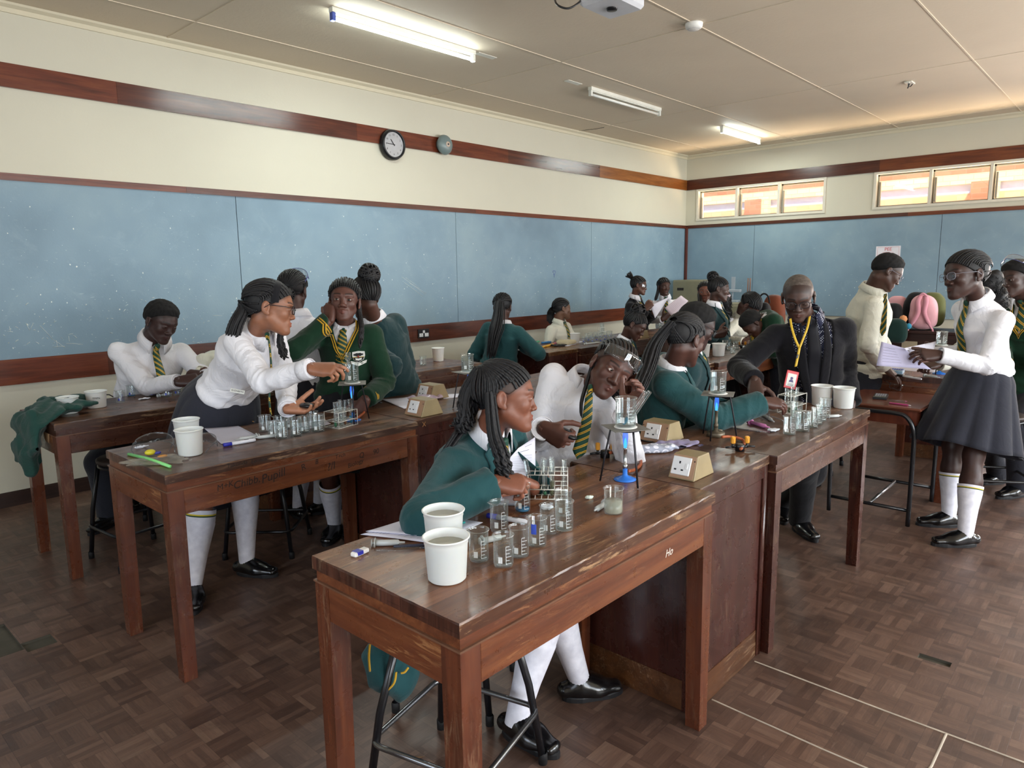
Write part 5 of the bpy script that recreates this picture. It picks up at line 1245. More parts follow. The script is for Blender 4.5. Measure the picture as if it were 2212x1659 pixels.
P('reach', 'girl in green blazer with long braided ponytail reaching her arm toward the wire rack', skin='4c2e26', res=1.3, seed=7,
  head=(1481, 733, 3.36), hf=cd(.74, -.24, .58), hu=cd(.16, .97, .05), hs=1.0, neck=(1447, 800, 3.42), pel=(1405, 968, 3.60), front=cd(.80, -.25, .10), top='blazer', bl=blaz, b=1.08, open=.2,
  shR=(1442, 832, 3.27), wrR=(1648, 868, 3.38), elR=cd(.1, -1, .1), handR=(dict(curl=[(14, 22), (20, 26), (24, 30), (28, 30)], thumb=(.7, .65, -.3), tcurl=10), cd(.97, -.06, .18), cd(.05, .8, -.6)), arm=1.06,
  wrL=(1530, 905, 3.62), elL=cd(.3, -1, .3), bottom='skirt', hemc=(1400, 1120, 3.65), anR=(2.95, 2.05, .085), anL=(3.1, 2.15, .085), tielen=.3, hair='pony', gather=(0, -.118, .045), nstr=60, br=.0045,
  tail=dict(path=[(1415, 745, 3.32), (1396, 800, 3.26), (1372, 858, 3.18)], n=44, sp=(.020, .040, .030), ragged=.5), lid=.004)
P('behind', 'person in green blazer and glasses, half hidden behind the reaching girl', skin='3a2420', res=1.8, seed=9, head=(1506, 704, 3.78), hf=cd(.80, -.35, .15), hu=cd(.3, .95, 0), neck=(1484, 768, 3.86), pel=(1470, 910, 4.0), front=cd(.85, -.2, -.1),
  top='blazer', bl=blaz_d, wrR=(1555, 885, 3.7), elR=cd(0, -1, 0), wrL=(1560, 880, 3.95), elL=cd(0, -1, 0), hair='afro', glasses='dark', bottom='skirt', hemc=(1470, 1010, 4.0), anR=(3.4, 2.2, .085), anL=(3.6, 2.3, .085), tielen=.4)
P('teacher', 'man in charcoal suit with yellow lanyard and red badge holder, bending over the bench end', skin='48312a', res=1.2, male=True, seed=11, b=1.10, sc=1.03,
  head=(1724, 641, 4.06), hf=cd(-.34, -.50, -.80), hu=cd(-.20, .86, -.46), hs=1.06, neck=(1748, 702, 4.22), pel=(1752, 868, 4.36), front=cd(-.22, -.12, -.97), top='suit', open=.52, gap=.062, low=.12, sw=.150,
  wrR=(1630, 822, 3.98), elR=cd(-.35, 0, .9), handR=(dict(curl=[(20, 24)]*4, spread=2.2, thumb=(.9, .4, -.3)), cd(-.12, -.75, -.55), cd(-.3, .5, -.7)), wrL=(1838, 872, 4.2), elL=cd(.4, -.1, 1), arm=1.08,
  handL=(RELAX, cd(-.2, -.95, 0), cd(.9, -.2, .1)), bottom='trousers', trou=blk_cl, anR=fl(1728, 1118), anL=fl(1690, 1085), toeR=cd(.1, 0, -1), toeL=cd(-.3, 0, -.9), tielen=.46, tiew=1.35, hair='stubble', hairline=.034, glasses='dark', lid=.0022, smile=.5, fold=.004, cangle=150)
P('standing', 'tall girl in white shirt and grey skirt standing at the right, reading a booklet', skin='3e2620', res=1.0, seed=13, sc=1.05, b=1.12,
  head=(2086, 594, 4.06), hf=cd(-.99, -.06, -.08), hu=cd(-.02, 1, 0), hs=1.12, neck=(2121, 664, 4.15), pel=(2122, 812, 4.28), front=cd(-.97, 0, -.12), top='shirt', fold=.005,
  wrL=(2030, 767, 3.98), elL=cd(.3, -1, -.2), handL=(dict(curl=[(22, 30), (28, 32), (32, 36), (38, 40)], thumb=(.6, .8, -.3), tcurl=8), cd(-.97, .02, .1), cd(.05, .5, -.8)), wrR=(2015, 765, 4.42), elR=cd(.1, -1, .2), handR=(GRIP, cd(-.9, .1, -.1), cd(0, 0, 1)),
  hem=-.04, bottom='skirt', hemc=(2083, 968, 4.26), hemw=(.285, .285), pleats=13, waist=.065, anL=fl(2086, 1148), anR=fl(2050, 1108), toeL=cd(-1, 0, .05), toeR=cd(-1, 0, .15), tielen=.44, socktop=.40, glasses='thin', lid=.003,
  hair='pony', gather=(0, -.112, .02), nstr=70, br=.003, bead=False, curly=[((2143, 608, 4.25), .070, 170), ((2156, 642, 4.28), .064, 150)])
P('boyright', 'boy in white shirt and loosened tie bending over papers, right of the suited man', skin='4a3026', res=1.6, male=True, seed=15, b=1.12,
  head=(1917, 588, 4.82), hf=cd(.83, -.52, -.12), hu=cd(.45, .86, -.1), neck=(1880, 634, 4.92), pel=(1868, 800, 5.12), front=cd(.82, -.45, -.1), top='shirt', shirt=shirt_c, fold=.006, wrR=(1910, 792, 4.85), elR=cd(-.6, -.6, -.4), handR=(FLAT, cd(.6, -.5, 0), cd(0, .8, -.4)),
  wrL=(1925, 770, 5.2), elL=cd(.2, -1, .3), bottom='trousers', anR=(5.2, 1.9, .085), anL=(5.4, 2.05, .085), tiepath=[(1912, 634, 4.78), (1911, 660, 4.74), (1908, 695, 4.72), (1905, 725, 4.72)], tieside=cd(.5, 0, -.8), tiew=.6, noknot=True, hair='afro', hairline=.01, glasses='thin', lid=.003)
P('edge', 'boy in dark green crested jumper at the right edge, blue goggles on his hair', skin='3c2620', res=1.4, male=True, seed=17,
  head=(2196, 603, 4.85), hf=cd(-.96, -.1, -.2), hu=cd(0, 1, 0), hs=1.05, neck=(2222, 668, 4.92), pel=(2215, 830, 5.05), front=cd(-.80, 0, -.55), top='sweater', b=1.1, wrR=(2170, 790, 4.8), elR=cd(0, -1, 0), wrL=(2230, 800, 4.7), elL=cd(.4, -1, 0),
  bottom='trousers', anL=fl(2200, 1046), anR=fl(2155, 1020), toeL=cd(-.9, 0, -.3), toeR=cd(-.9, 0, -.1), tielen=.2, hair='afro', badge=(-.075, .17, .062), goggles=(-.012, .075, .9, 'blue'), low=.03)
P('helper', 'person in cream sleeves working behind the standing girl, mostly hidden by her', skin='3e2720', res=2.0, seed=19, head=(2105, 690, 4.95), hf=cd(-.9, -.5, 0), hu=cd(-.4, .9, 0), neck=(2122, 735, 5.0), pel=(2110, 870, 5.1), front=cd(-.9, -.2, 0), top='shirt', shirt=shirt_c,
  wrR=(2022, 778, 4.72), elR=cd(.3, -1, 0), wrL=(2000, 793, 4.68), elL=cd(0, -1, -.2), handL=(PINCH, cd(-.9, -.15, 0), cd(.1, .8, -.4)), handR=None, bottom=None, hair='afro', eyes=False)
P('lean', 'girl in white shirt with headband leaning over the graffiti table, arm stretched to the beaker', skin='8a5b44', res=1.0, seed=21, b=1.13, sc=1.02,
  head=(584, 664, 3.34), hf=cd(.96, -.08, .26), hu=cd(.04, 1, 0), hs=1.05, neck=(550, 728, 3.46), pel=(490, 846, 3.72), front=cd(.86, -.45, -.15), top='shirt', fold=.005, hem=-.05,
  shR=(512, 742, 3.33), wrR=(672, 796, 3.08), elR=cd(-.1, -1, -.3), handR=(POINT, cd(.97, -.02, .1), cd(0, .75, -.6)), wrL=(622, 883, 3.30), elL=cd(.2, -1, .4), handL=(OPEN, cd(.95, .0, .0), cd(-.05, -.8, .5)), hk=1.05, arm=1.05,
  bottom='skirt', hemc=(483, 1072, 3.72), hemw=(.285, .215), waist=.075, waistw=(.160, .122), hipw=(.215, .200), skirtmid=(440, 930, 3.84), pleats=14, anR=fl(418, 1262), anL=fl(533, 1208), toeR=cd(.35, 0, -.9), toeL=cd(.9, 0, -.2), knR=cd(.3, 0, -.9), knL=cd(.5, 0, -.9), socktop=.20, glasses='dark', lid=.004, tielen=.42,
  tiepath=[(577, 722, 3.34), (582, 760, 3.28), (584, 800, 3.26), (580, 860, 3.26), (584, 896, 3.25)], tieside=cd(.4, 0, -.9), tiew=.6, hair='pony', gather=(0, -.115, .015), nstr=64, br=.0042, band=True,
  tail=[dict(path=[(527, 668, 3.32), (512, 700, 3.30), (503, 730, 3.30)], n=40, sp=(.018, .032, .036), ragged=.3), dict(path=[(600, 705, 3.42), (606, 740, 3.45), (618, 780, 3.45)], n=16, sp=(.012, .02, .03), curl=.006, core=False, **{'from': (-.04, -.09, -.04)})])
P('backview', 'girl in white shirt seen from behind, low braided bun, goggle strap over her head', skin='4a2e26', res=1.2, seed=23, b=1.05, head=(634, 627, 4.36), hf=cd(.08, -.02, 1), hu=cd(0, 1, 0), hs=1.02, neck=(645, 695, 4.36), pel=(668, 838, 4.50), front=cd(.15, -.1, 1), top='shirt', fold=.006,
  wrR=(720, 830, 4.55), elR=cd(.6, -1, 0), wrL=(600, 830, 4.6), elL=cd(-.5, -1, 0), bottom='skirt', hemc=(665, 1005, 4.55), hemw=(.24, .2), anR=fl(690, 1082), anL=fl(645, 1090), toeR=cd(.5, 0, .4), toeL=cd(-.5, 0, .8), socktop=.12, tie=False, eyes=False,
  hair='bun', gather=(0, -.112, -.01), bun=((0, -.118, -.045), .050), nstr=60, br=.0036, goggles=(.0, .062, .75, 'blue'))
P('crest', 'girl in crested dark green jumper facing the camera, hand raised to her ear', skin='5a382f', res=1.0, seed=25, head=(744, 649, 3.94), hf=cd(.14, .0, -1), hu=cd(.03, 1, 0), hs=1.06, neck=(747, 706, 4.02), pel=(748, 860, 4.12), front=cd(.06, 0, -1), top='sweater', b=1.0, low=.0,
  wrR=(712, 693, 3.86), elR=cd(-1, -.9, 0), handR=(dict(curl=[(35, 40), (38, 40), (40, 42), (42, 44)], thumb=(.8, .6, -.2)), cd(-.1, .95, .2), cd(-.4, -.1, -.8)), wrL=(790, 862, 3.84), elL=cd(.45, -.5, .9), handL=(RELAX, cd(-.5, -.8, 0), cd(0, .2, -1)),
  bottom='skirt', skirt=blk_cl, hemc=(745, 1010, 4.15), hemw=(.2, .18), anR=fl(722, 1130), anL=fl(760, 1120), toeR=cd(-.1, 0, -1), badge=(-.088, .150, .062), tielen=.2, tiefreq=4.5, hair='down', gather=(0, -.10, -.02), nstr=50, br=.0044, gaze=(0, 1, .02), lid=.0075, smile=.8,
  tail=[dict(path=[(722, 672, 3.98), (720, 705, 3.98), (724, 750, 3.93)], n=18, sp=(.012, .016, .01), ragged=1, **{'from': (.07, -.03, -.01)}), dict(path=[(776, 680, 3.98), (780, 712, 3.92), (776, 760, 3.89)], n=14, sp=(.012, .014, .01), core=False, curl=.006, ragged=1, **{'from': (-.07, -.03, -.01)})])
P('bunblazer', 'girl in green blazer with a high braided bun, turned away to the wall', skin='4f3228', res=1.2, seed=27, b=1.1, head=(788, 641, 4.24), hf=cd(-.74, -.18, .64), hu=cd(-.06, 1, 0), hs=1.0, neck=(812, 704, 4.36), pel=(853, 852, 4.52), front=cd(-.62, -.35, .7), top='blazer', bl=blaz_d, low=.10, lapel=False, open=0,
  wrR=(880, 880, 4.7), elR=cd(.4, -.9, .3), wrL=(795, 868, 4.18), elL=cd(.7, -.8, -.4), bottom='skirt', skirt=blk_cl, hemc=(850, 1000, 4.6), anR=(2.9, 3.9, .085), anL=(2.7, 3.75, .085), tie=False, eyes=False, hair='bun', gather=(0, -.06, .105), bun=((0, -.070, .118), .062), nstr=60, br=.0045, bead=False)
P('boy', 'boy in white shirt sitting at the far left table, looking down at his hands', skin='3a2522', res=1.3, male=True, seed=29, b=1.22, head=(349, 695, 4.46), hf=cd(.80, -.42, -.40), hu=cd(.28, .95, -.1), hs=1.06, neck=(328, 748, 4.60), pel=(306, 902, 4.84), front=cd(.62, -.12, -.75), top='shirt', fold=.007, low=-.02,
  arm=1.08, wrR=(384, 824, 4.36), elR=cd(-.5, -1.2, .5), handR=(GRIP, cd(.95, .15, .2), cd(0, .7, -.7)), wrL=(446, 812, 4.42), elL=cd(.7, -.8, .2), handL=(GRIP, cd(-.9, .05, -.1), cd(0, .7, -.6)), hk=1.1, bottom='trousers', anR=fl(234, 1108), anL=fl(300, 1060), knR=cd(.2, .6, -.9), knL=cd(.5, .6, -.9), toeR=cd(-.1, 0, -1), toeL=cd(.3, 0, -1),
  tielen=.42, hair='afro', hairline=.006, lid=.002, jaw=1.03)
P('hidden', 'person in white shirt bent low behind the leaning girl, only back and sleeve showing', skin='4a2e26', res=2.0, seed=31, b=1.05, head=(520, 762, 4.75), hf=cd(.8, -.6, -.2), hu=cd(.6, .8, 0), neck=(486, 772, 4.85), pel=(428, 862, 4.95), front=cd(.7, -.6, -.3), top='shirt', shirt=shirt_c, fold=.008,
  wrR=(440, 800, 4.62), elR=cd(-.5, -.9, 0), handR=(RELAX, cd(.3, -.6, -.4), cd(-.5, .5, -.5)), wrL=(500, 830, 4.6), elL=cd(.5, -1, 0), bottom='trousers', anR=(2.1, 5.15, .085), anL=(2.35, 5.2, .085), tie=False, hair='afro', eyes=False)
P('longtail', 'girl in green blazer seen from behind, long straight black ponytail down her back', skin='4a2e26', res=1.8, seed=33, b=1.10, head=(1086, 663, 6.65), hf=cd(.25, -.1, .95), hu=cd(0, 1, 0), hs=1.05, neck=(1088, 706, 6.66), pel=(1077, 800, 6.72), front=cd(.35, -.1, .95), top='blazer', bl=blaz, lapel=False, open=0, low=.16, hem=.06,
  wrR=(1130, 748, 6.75), elR=cd(.8, -.8, -.2), wrL=(1040, 770, 7.0), elL=cd(-.6, -1, 0), tie=False, eyes=False, bottom='skirt', hemc=(1080, 850, 6.75), anR=(4.75, 4.9, .085), anL=(4.55, 4.9, .085), hair='pony', gather=(0, -.112, .02), nstr=50, bead=False,
  tail=dict(path=[(1075, 690, 6.50), (1066, 730, 6.46), (1058, 778, 6.46)], n=60, sp=(.045, .075, .035), ragged=.6))
P('profile', 'girl in white shirt at the far beaker table gazing to the right, hair tied behind', skin='6b4a38', res=1.8, seed=35, head=(1214, 667, 7.8), hf=cd(.93, .02, .3), hu=cd(0, 1, 0), neck=(1207, 702, 7.83), pel=(1208, 785, 7.92), front=cd(.75, 0, -.6), top='shirt', shirt=shirt_c, fold=.007, b=1.05,
  wrR=(1225, 748, 7.55), elR=cd(-.6, -1, 0), wrL=(1262, 748, 7.65), elL=cd(.3, -1, .2), hair='pony', gather=(0, -.115, .0), nstr=50, bead=False, tail=dict(path=[(1190, 678, 7.85), (1188, 700, 7.85)], n=30, sp=(.03, .045, .04)), tielen=.4, bottom=None)
P('lookdown', 'girl in green blazer with a braided top knot looking down, behind the goggled girl', skin='46291f', res=1.8, seed=37, head=(1371, 703, 6.55), hf=cd(.78, -.50, -.2), hu=cd(.45, .88, -.1), hs=1.08, neck=(1348, 737, 6.62), pel=(1330, 830, 6.75), front=cd(.8, -.2, -.3), top='blazer', bl=blaz,
  wrR=(1385, 790, 6.4), elR=cd(-.3, -1, 0), wrL=(1400, 780, 6.7), elL=cd(.1, -1, 0), hair='bun', gather=(0, -.04, .11), bun=((0, -.045, .125), .060), nstr=60, bead=False, tielen=.3, bottom=None)
P('darkjacket', 'girl in dark jacket with white goggles and a spiky hair tuft, by the far corner', skin='5a3a2e', res=2.0, seed=39, head=(1380, 617, 8.85), hf=cd(.93, -.12, -.2), hu=cd(.03, 1, 0), neck=(1368, 651, 8.95), pel=(1384, 740, 9.1), front=cd(.8, -.1, -.4), top='blazer', bl=blk_cl, wrR=(1395, 668, 8.65), elR=cd(-.3, -1, 0), handR=(PINCH, cd(.6, .7, 0), cd(-.3, 0, -.9)), hk=1.15,
  wrL=(1412, 678, 8.85), elL=cd(.3, -1, 0), handL=(PINCH, cd(.2, .6, 0), cd(0, 0, -1)), hair='pony', gather=(0, -.10, .09), nstr=40, bead=False, tail=dict(path=[(1362, 596, 8.9), (1355, 591, 8.9)], n=26, sp=(.02, .03, .05)), tielen=.3, bottom='skirt', skirt=blk_cl, hemc=(1385, 775, 9.1), goggles=(.004, -.004, .0), anR=(7.80, 4.95, .085), anL=(7.95, 4.9, .085))
P('papers', 'girl in white shirt with braids holding pink and white papers, by the beige cabinet', skin='46291f', res=2.0, seed=41, head=(1434, 619, 9.3), hf=cd(.25, -.15, -.95), hu=cd(-.02, 1, 0), neck=(1437, 650, 9.4), pel=(1440, 733, 9.5), front=cd(-.1, 0, -1), top='shirt', fold=.006, wrR=(1430, 690, 9.1), elR=cd(-1, -.9, 0), handR=(RELAX, cd(.7, .5, 0), cd(0, -.4, -.8)), hk=1.15,
  wrL=(1462, 688, 9.15), elL=cd(1, -.9, 0), handL=(RELAX, cd(-.6, .5, 0), cd(0, -.4, -.8)), hair='down', gather=(0, -.1, -.02), nstr=46, bead=False, tail=dict(path=[(1421, 630, 9.3), (1415, 650, 9.3)], n=14, sp=(.02, .02, .02), **{'from': (.06, -.04, 0)}), tielen=.4, bottom='skirt', skirt=blk_cl, hemc=(1440, 772, 9.5), anR=(8.35, 4.9, .085), anL=(8.5, 4.85, .085))
P('mouse', 'girl in green blazer with hair piled high, holding a small black device', skin='402820', res=1.7, seed=43, head=(1553, 625, 6.85), hf=cd(.95, -.15, -.2), hu=cd(.03, 1, 0), neck=(1539, 669, 6.92), pel=(1556, 775, 7.0), front=cd(.85, -.05, -.5), top='blazer', bl=blaz_d, open=.3, low=.05,
  wrR=(1545, 724, 6.55), elR=cd(-.6, -1, .1), handR=(GRIP, cd(.95, .15, .1), cd(0, -.6, -.7)), hk=1.15, wrL=(1560, 750, 7.0), elL=cd(.2, -1, .2), bottom='skirt', skirt=blk_cl, hemc=(1555, 860, 7.0), anR=(6.6, 3.4, .085), anL=(6.75, 3.5, .085), tielen=.45, hair='bun', gather=(0, -.07, .1), bun=((0, -.075, .115), .055), nstr=60, bead=False)
P('curls', 'person in white shirt with a cascade of black curls, behind the girl with the device', skin='46291f', res=2.2, seed=45, head=(1562, 650, 7.5), hf=cd(.9, -.1, .4), hu=cd(0, 1, 0), neck=(1558, 686, 7.5), pel=(1560, 775, 7.6), front=cd(.8, 0, .3), top='shirt', b=.95, wrR=(1575, 745, 7.3), elR=cd(0, -1, 0), wrL=(1580, 740, 7.6), elL=cd(0, -1, 0), tie=False, hair='pony', bead=False, nstr=30,
  curly=[((1566, 655, 7.35), .085, 110), ((1567, 676, 7.35), .075, 90)], eyes=False, bottom=None)
P('braids', 'person with brown face and loose braids just left of the girl with the device', skin='6b3f30', res=2.2, seed=47, head=(1523, 630, 7.7), hf=cd(-.3, -.1, -.9), hu=cd(0, 1, 0), neck=(1520, 668, 7.7), pel=(1525, 770, 7.8), front=cd(-.2, 0, -1), top='shirt', b=.95, wrR=(1510, 740, 7.4), elR=cd(-1, -.5, 0), wrL=(1540, 740, 7.4), elL=cd(1, -.5, 0), tie=False, hair='down', gather=(0, -.1, -.02), bead=False, nstr=40,
  tail=dict(path=[(1513, 655, 7.55), (1510, 690, 7.5)], n=14, sp=(.02, .025, .02), **{'from': (.06, 0, -.02)}), bottom=None)
P('headdown', 'girl in pale shirt with head bowed over the middle bench, left of the suited man', skin='4a2e26', res=1.9, seed=49, head=(1619, 660, 7.3), hf=cd(.45, -.85, -.1), hu=cd(.6, .6, -.5), hs=1.1, neck=(1598, 685, 7.45), pel=(1588, 768, 7.62), front=cd(.7, -.5, -.3), top='shirt', shirt=shirt_c, fold=.006, b=1.05,
  wrR=(1605, 738, 7.05), elR=cd(-1, -.5, 0), handR=(PINCH, cd(.9, .1, 0), cd(0, .6, -.7)), wrL=(1640, 732, 7.25), elL=cd(.6, -1, 0), handL=(PINCH, cd(-.8, .0, 0), cd(0, .6, -.7)), hk=1.2, hair='down', gather=(0, -.05, .02), bead=False, nstr=60, tail=dict(path=[(1606, 680, 7.2), (1608, 698, 7.15)], n=10, sp=(.02, .02, .02), core=False, **{'from': (.06, .03, .0)}), bottom='skirt', skirt=blk_cl, hemc=(1590, 830, 7.6), eyes=False, tielen=.35, anR=(7.15, 3.45, .085), anL=(7.3, 3.4, .085))
P('stooped', 'person in dark green jumper stooping behind the suited man', skin='46291f', res=2.2, seed=51, head=(1625, 700, 6.35), hf=cd(-.5, -.8, 0), hu=cd(-.8, .5, 0), neck=(1646, 682, 6.4), pel=(1692, 760, 6.5), front=cd(-.5, -.8, 0), top='sweater', b=1.05, wrR=(1650, 760, 6.2), elR=cd(0, -1, 0), wrL=(1640, 760, 6.5), elL=cd(0, -1, 0), tie=False, collar=False, hair='afro', eyes=False, bottom='trousers', anR=(6.6, 2.4-.1, .085), anL=(6.8, 2.3, .085))
ONLY = globals().get('ONLY_PEOPLE')
PEOPLE = {}
for k_, (lab_, sp_) in PE.items():
    if ONLY is None or k_ in ONLY: PEOPLE[k_] = (person(lab_, sp_), sp_)
# ================================================================== laboratory ware
glass = glassy('clear_glass', (.95, .97, .97), .03, .55, (.85, .9, .92))
water = glassy('water', (.90, .93, .93), .02, .25, (.7, .78, .8)); milky = plain('cloudy_liquid', 'b9b7a6', .2)
milkm = NT('cloudy_water'); milkm.base(srgb('c6c4b2')); milkm.set(rough=.15, alpha=.55); milkm = milkm.m
def tinted(name, col, a=.8):
    t = NT(name); t.base(srgb(col)); t.set(rough=.1, alpha=a); return t.m
blueliq = tinted('blue_liquid', '2b7fae', .8); cyanliq = tinted('cyan_liquid', '2fa3cf', .75); greenliq = tinted('green_liquid', '2c7a55', .8); brownliq = tinted('rusty_liquid', '8a4a22', .85); oliveliq = tinted('olive_liquid', '5a5c3c', .8)
mark_w = plain('white_print', 'dfe3e3', .5); mark_b = plain('blue_print', '4a55b0', .5); label_w = plain('paper_label', 'd8d8d2', .7); label_blue = plain('blue_label', '3f58c8', .6)
tub_m = NT('white_tub_plastic'); tub_m.base(srgb('e6e6e2')); tub_m.set(rough=.4, spec=.4, sss=.1); tub_m = tub_m.m
wire = plain('white_coated_wire', 'dcdad0', .35); iron = plain('dark_iron', '2c2a2e', .45, metal=.6); steel = plain('bright_steel', 'b8bcc0', .22, metal=.95); gauze = plain('gauze_plate', '7f7d78', .6, metal=.4, var=.25, bump=.5, bs=120); asb = plain('ceramic_disc', 'e4e4e0', .7)
blue_p = plain('blue_enamel', '2f78d8', .3); orange_h = plain('orange_rubber_hose', 'a6552e', .55, var=.15); brass = plain('aged_brass', '6e6556', .45, metal=.6, var=.25); yell = plain('yellow_knob', 'dd9a2f', .35); blackp = plain('black_plastic', '151518', .35)
beige = plain('beige_painted_steel', '968562', .45, var=.10); beige2 = plain('beige_face_plate', 'a58266', .5, var=.08); white_pl = plain('white_faceplate', 'e8e9ea', .3)
paper = plain('white_paper', 'dcdcec', .8, var=.02); paper_p = plain('pinkish_paper', 'cdbfcb', .8, var=.03); paper_l = plain('lilac_paper', 'c2bedb', .8, var=.03); inkp = plain('print_ink', '5b5a6c', .8); tissue = plain('tissue_paper', 'e3e6ee', .9, var=.02); tissue_g = plain('greenish_tissue', 'd5e2d8', .9, var=.02)
def on(px, py, z=HB): return atZ(px, py, z)
def beaker_obj(px, py, r, h, label, z=HB, rot=0.0, fill=None, liq=None, marks='w', group=None, world=None, tag_=None):
    c = np.array(world, float) if world is not None else on(px, py, z); o = empty('beaker', tuple(c), rot, label, 'beaker', group); n = 28; t = .0013
    prof = [(0, .001), (r*.93, .001), (r, .006), (r, h*.93), (r*1.03, h*.97), (r*1.10, h), (r*1.09, h+.0012), (r*1.0, h*.972), (r-t, h*.93), (r-t, .007), (r*.9, .0035), (0, .0035)]
    V = []; F = []
    for (a, q) in prof:
        for i in range(n):
            th = 2*math.pi*i/n; k = 1.0
            if q > h*.9 and a > 0: k = 1+.22*math.exp(-(min(th, 2*math.pi-th)/.22)**2)*(q-h*.9)/(h*.1)
            V.append((a*k*math.cos(th), a*k*math.sin(th), q))
    for k in range(len(prof)-1):
        for i in range(n): j = (i+1) % n; F.append((k*n+i, k*n+j, (k+1)*n+j, (k+1)*n+i))
    mesh_obj('glass_wall', V, F, glass, o)
    m = MB(); m.tube([(r*1.09*math.cos(a)*(1+.22*math.exp(-(min(a, 6.2832-a)/.22)**2)), r*1.09*math.sin(a)*(1+.1*math.exp(-(min(a, 6.2832-a)/.22)**2)), h) for a in np.arange(28)*2*math.pi/28], .0011, 5, closed=True); m.build('rim', [glass], o)
    if fill: m = MB(); m.lathe([(0, .0042), (r-.003, .0042), (r-.0022, .007), (r-.0022, h*fill), (0, h*fill)], 24); m.build('liquid', [liq or water], o)
    if marks:
        m = MB(); R = r+.0006; a0 = math.atan2(-c[1], -c[0])-rot
        def patch(a, b, z0, z1): m._add([((R)*math.cos(x), R*math.sin(x), zz) for x, zz in ((a, z0), (b, z0), (b, z1), (a, z1))], [(0, 1, 2, 3)])
        for k in range(6): patch(a0+.25, a0+.25+(.38 if k % 2 else .6), h*(.15+.11*k), h*(.15+.11*k)+.0012)
        patch(a0-.55, a0-.12, h*.18, h*.38); patch(a0+.23, a0+.26, h*.15, h*.70)
        m.build('scale_marks', [mark_w if marks == 'w' else mark_b], o)
    if tag_: 
        m = MB(); R = r+.0012; a0 = math.atan2(-c[1], -c[0])-rot-.7; m._add([(R*math.cos(a0+.12*i), R*math.sin(a0+.12*i), zz) for i in range(6) for zz in (h*.5, h*.85)], [(2*i, 2*i+2, 2*i+3, 2*i+1) for i in range(5)]); m.build('label_sticker', [tag_], o)
    return o
gA = 'small beakers on the front table'
beaker_obj(1035, 1209, .0255, .083, 'empty beaker standing beside the front white tub, left of its row', fill=.07, rot=2.2, group=gA)
beaker_obj(1088, 1221, .0255, .083, 'nearest empty beaker with white ringed print, front corner of the group', fill=.08, rot=3.4, group=gA)
beaker_obj(1122, 1200, .0255, .081, 'empty beaker with spout to the left, third of the front cluster', rot=3.1, fill=.05, group=gA)
beaker_obj(1161, 1178, .0250, .081, 'beaker with a small blue sticker on its side', rot=1.0, fill=.08, tag_=label_blue, group=gA)
beaker_obj(1185, 1151, .0245, .083, 'narrow beaker with spout toward viewer in front of crumpled tissue', rot=4.0, group=gA)
beaker_obj(1219, 1143, .0260, .086, 'beaker a quarter full of water at the right of the front cluster', rot=.3, fill=.16, group=gA)
beaker_obj(1217, 1112, .0250, .080, 'empty beaker just behind the quarter-full one, below the wire rack', rot=0, group=gA)
beaker_obj(1079, 1146, .0262, .088, 'beaker standing in front of the blue capped marker pen', rot=2.6, group=gA)
beaker_obj(1129, 1104, .0240, .088, 'tall beaker with a little bright blue liquid in its bottom', rot=.5, fill=.14, liq=blueliq, tag_=label_w, group=gA)
beaker_obj(1325, 1108, .0290, .080, 'beaker half full of cloudy water standing alone on the front table', rot=-.4, fill=.52, liq=milkm, marks=None)
def tripod(px, py, label, h=.21, rot=0.0, s=.062, burner='blue', world=None, flame=True, plate_rot=0.0, z=HB):
    """tripod stand with gauze square and white disc; the burner below is its own thing"""
    c = np.array(world, float) if world is not None else on(px, py, z); o = empty('tripod_stand', tuple(c), rot, label, 'tripod')
    for k in range(3):
        a = 2*math.pi*k/3; r0, r1 = .072, .052; m = MB(); m.tube([(r0*1.22*math.cos(a), r0*1.22*math.sin(a), .003), (r0*math.cos(a), r0*math.sin(a), h*.45), (r1*1.05*math.cos(a), r1*1.05*math.sin(a), h*.88), (r1*math.cos(a), r1*math.sin(a), h-.012)], .0034, 8); m.build('leg', [iron], o)
    m = MB(); m.tube([(.052*math.cos(t), .052*math.sin(t), h-.010) for t in np.arange(24)*2*math.pi/24], .0035, 8, closed=True); m.build('ring', [iron], o)
    g = tag(MB().rbox(-s, s, -s, s, 0, .0022, .0008).build('gauze_square', [gauze], None, (0, 0, 0)), None); g.parent = o; g.location = (0, 0, h-.0062); g.rotation_euler = (0, 0, plate_rot)
    m = MB(); m.lathe([(0, .0022), (.040, .0022), (.041, .0035), (.040, .0045), (0, .0045)], 32); m.build('ceramic_disc', [asb], g)
    return o, c, h-.0062+.0047
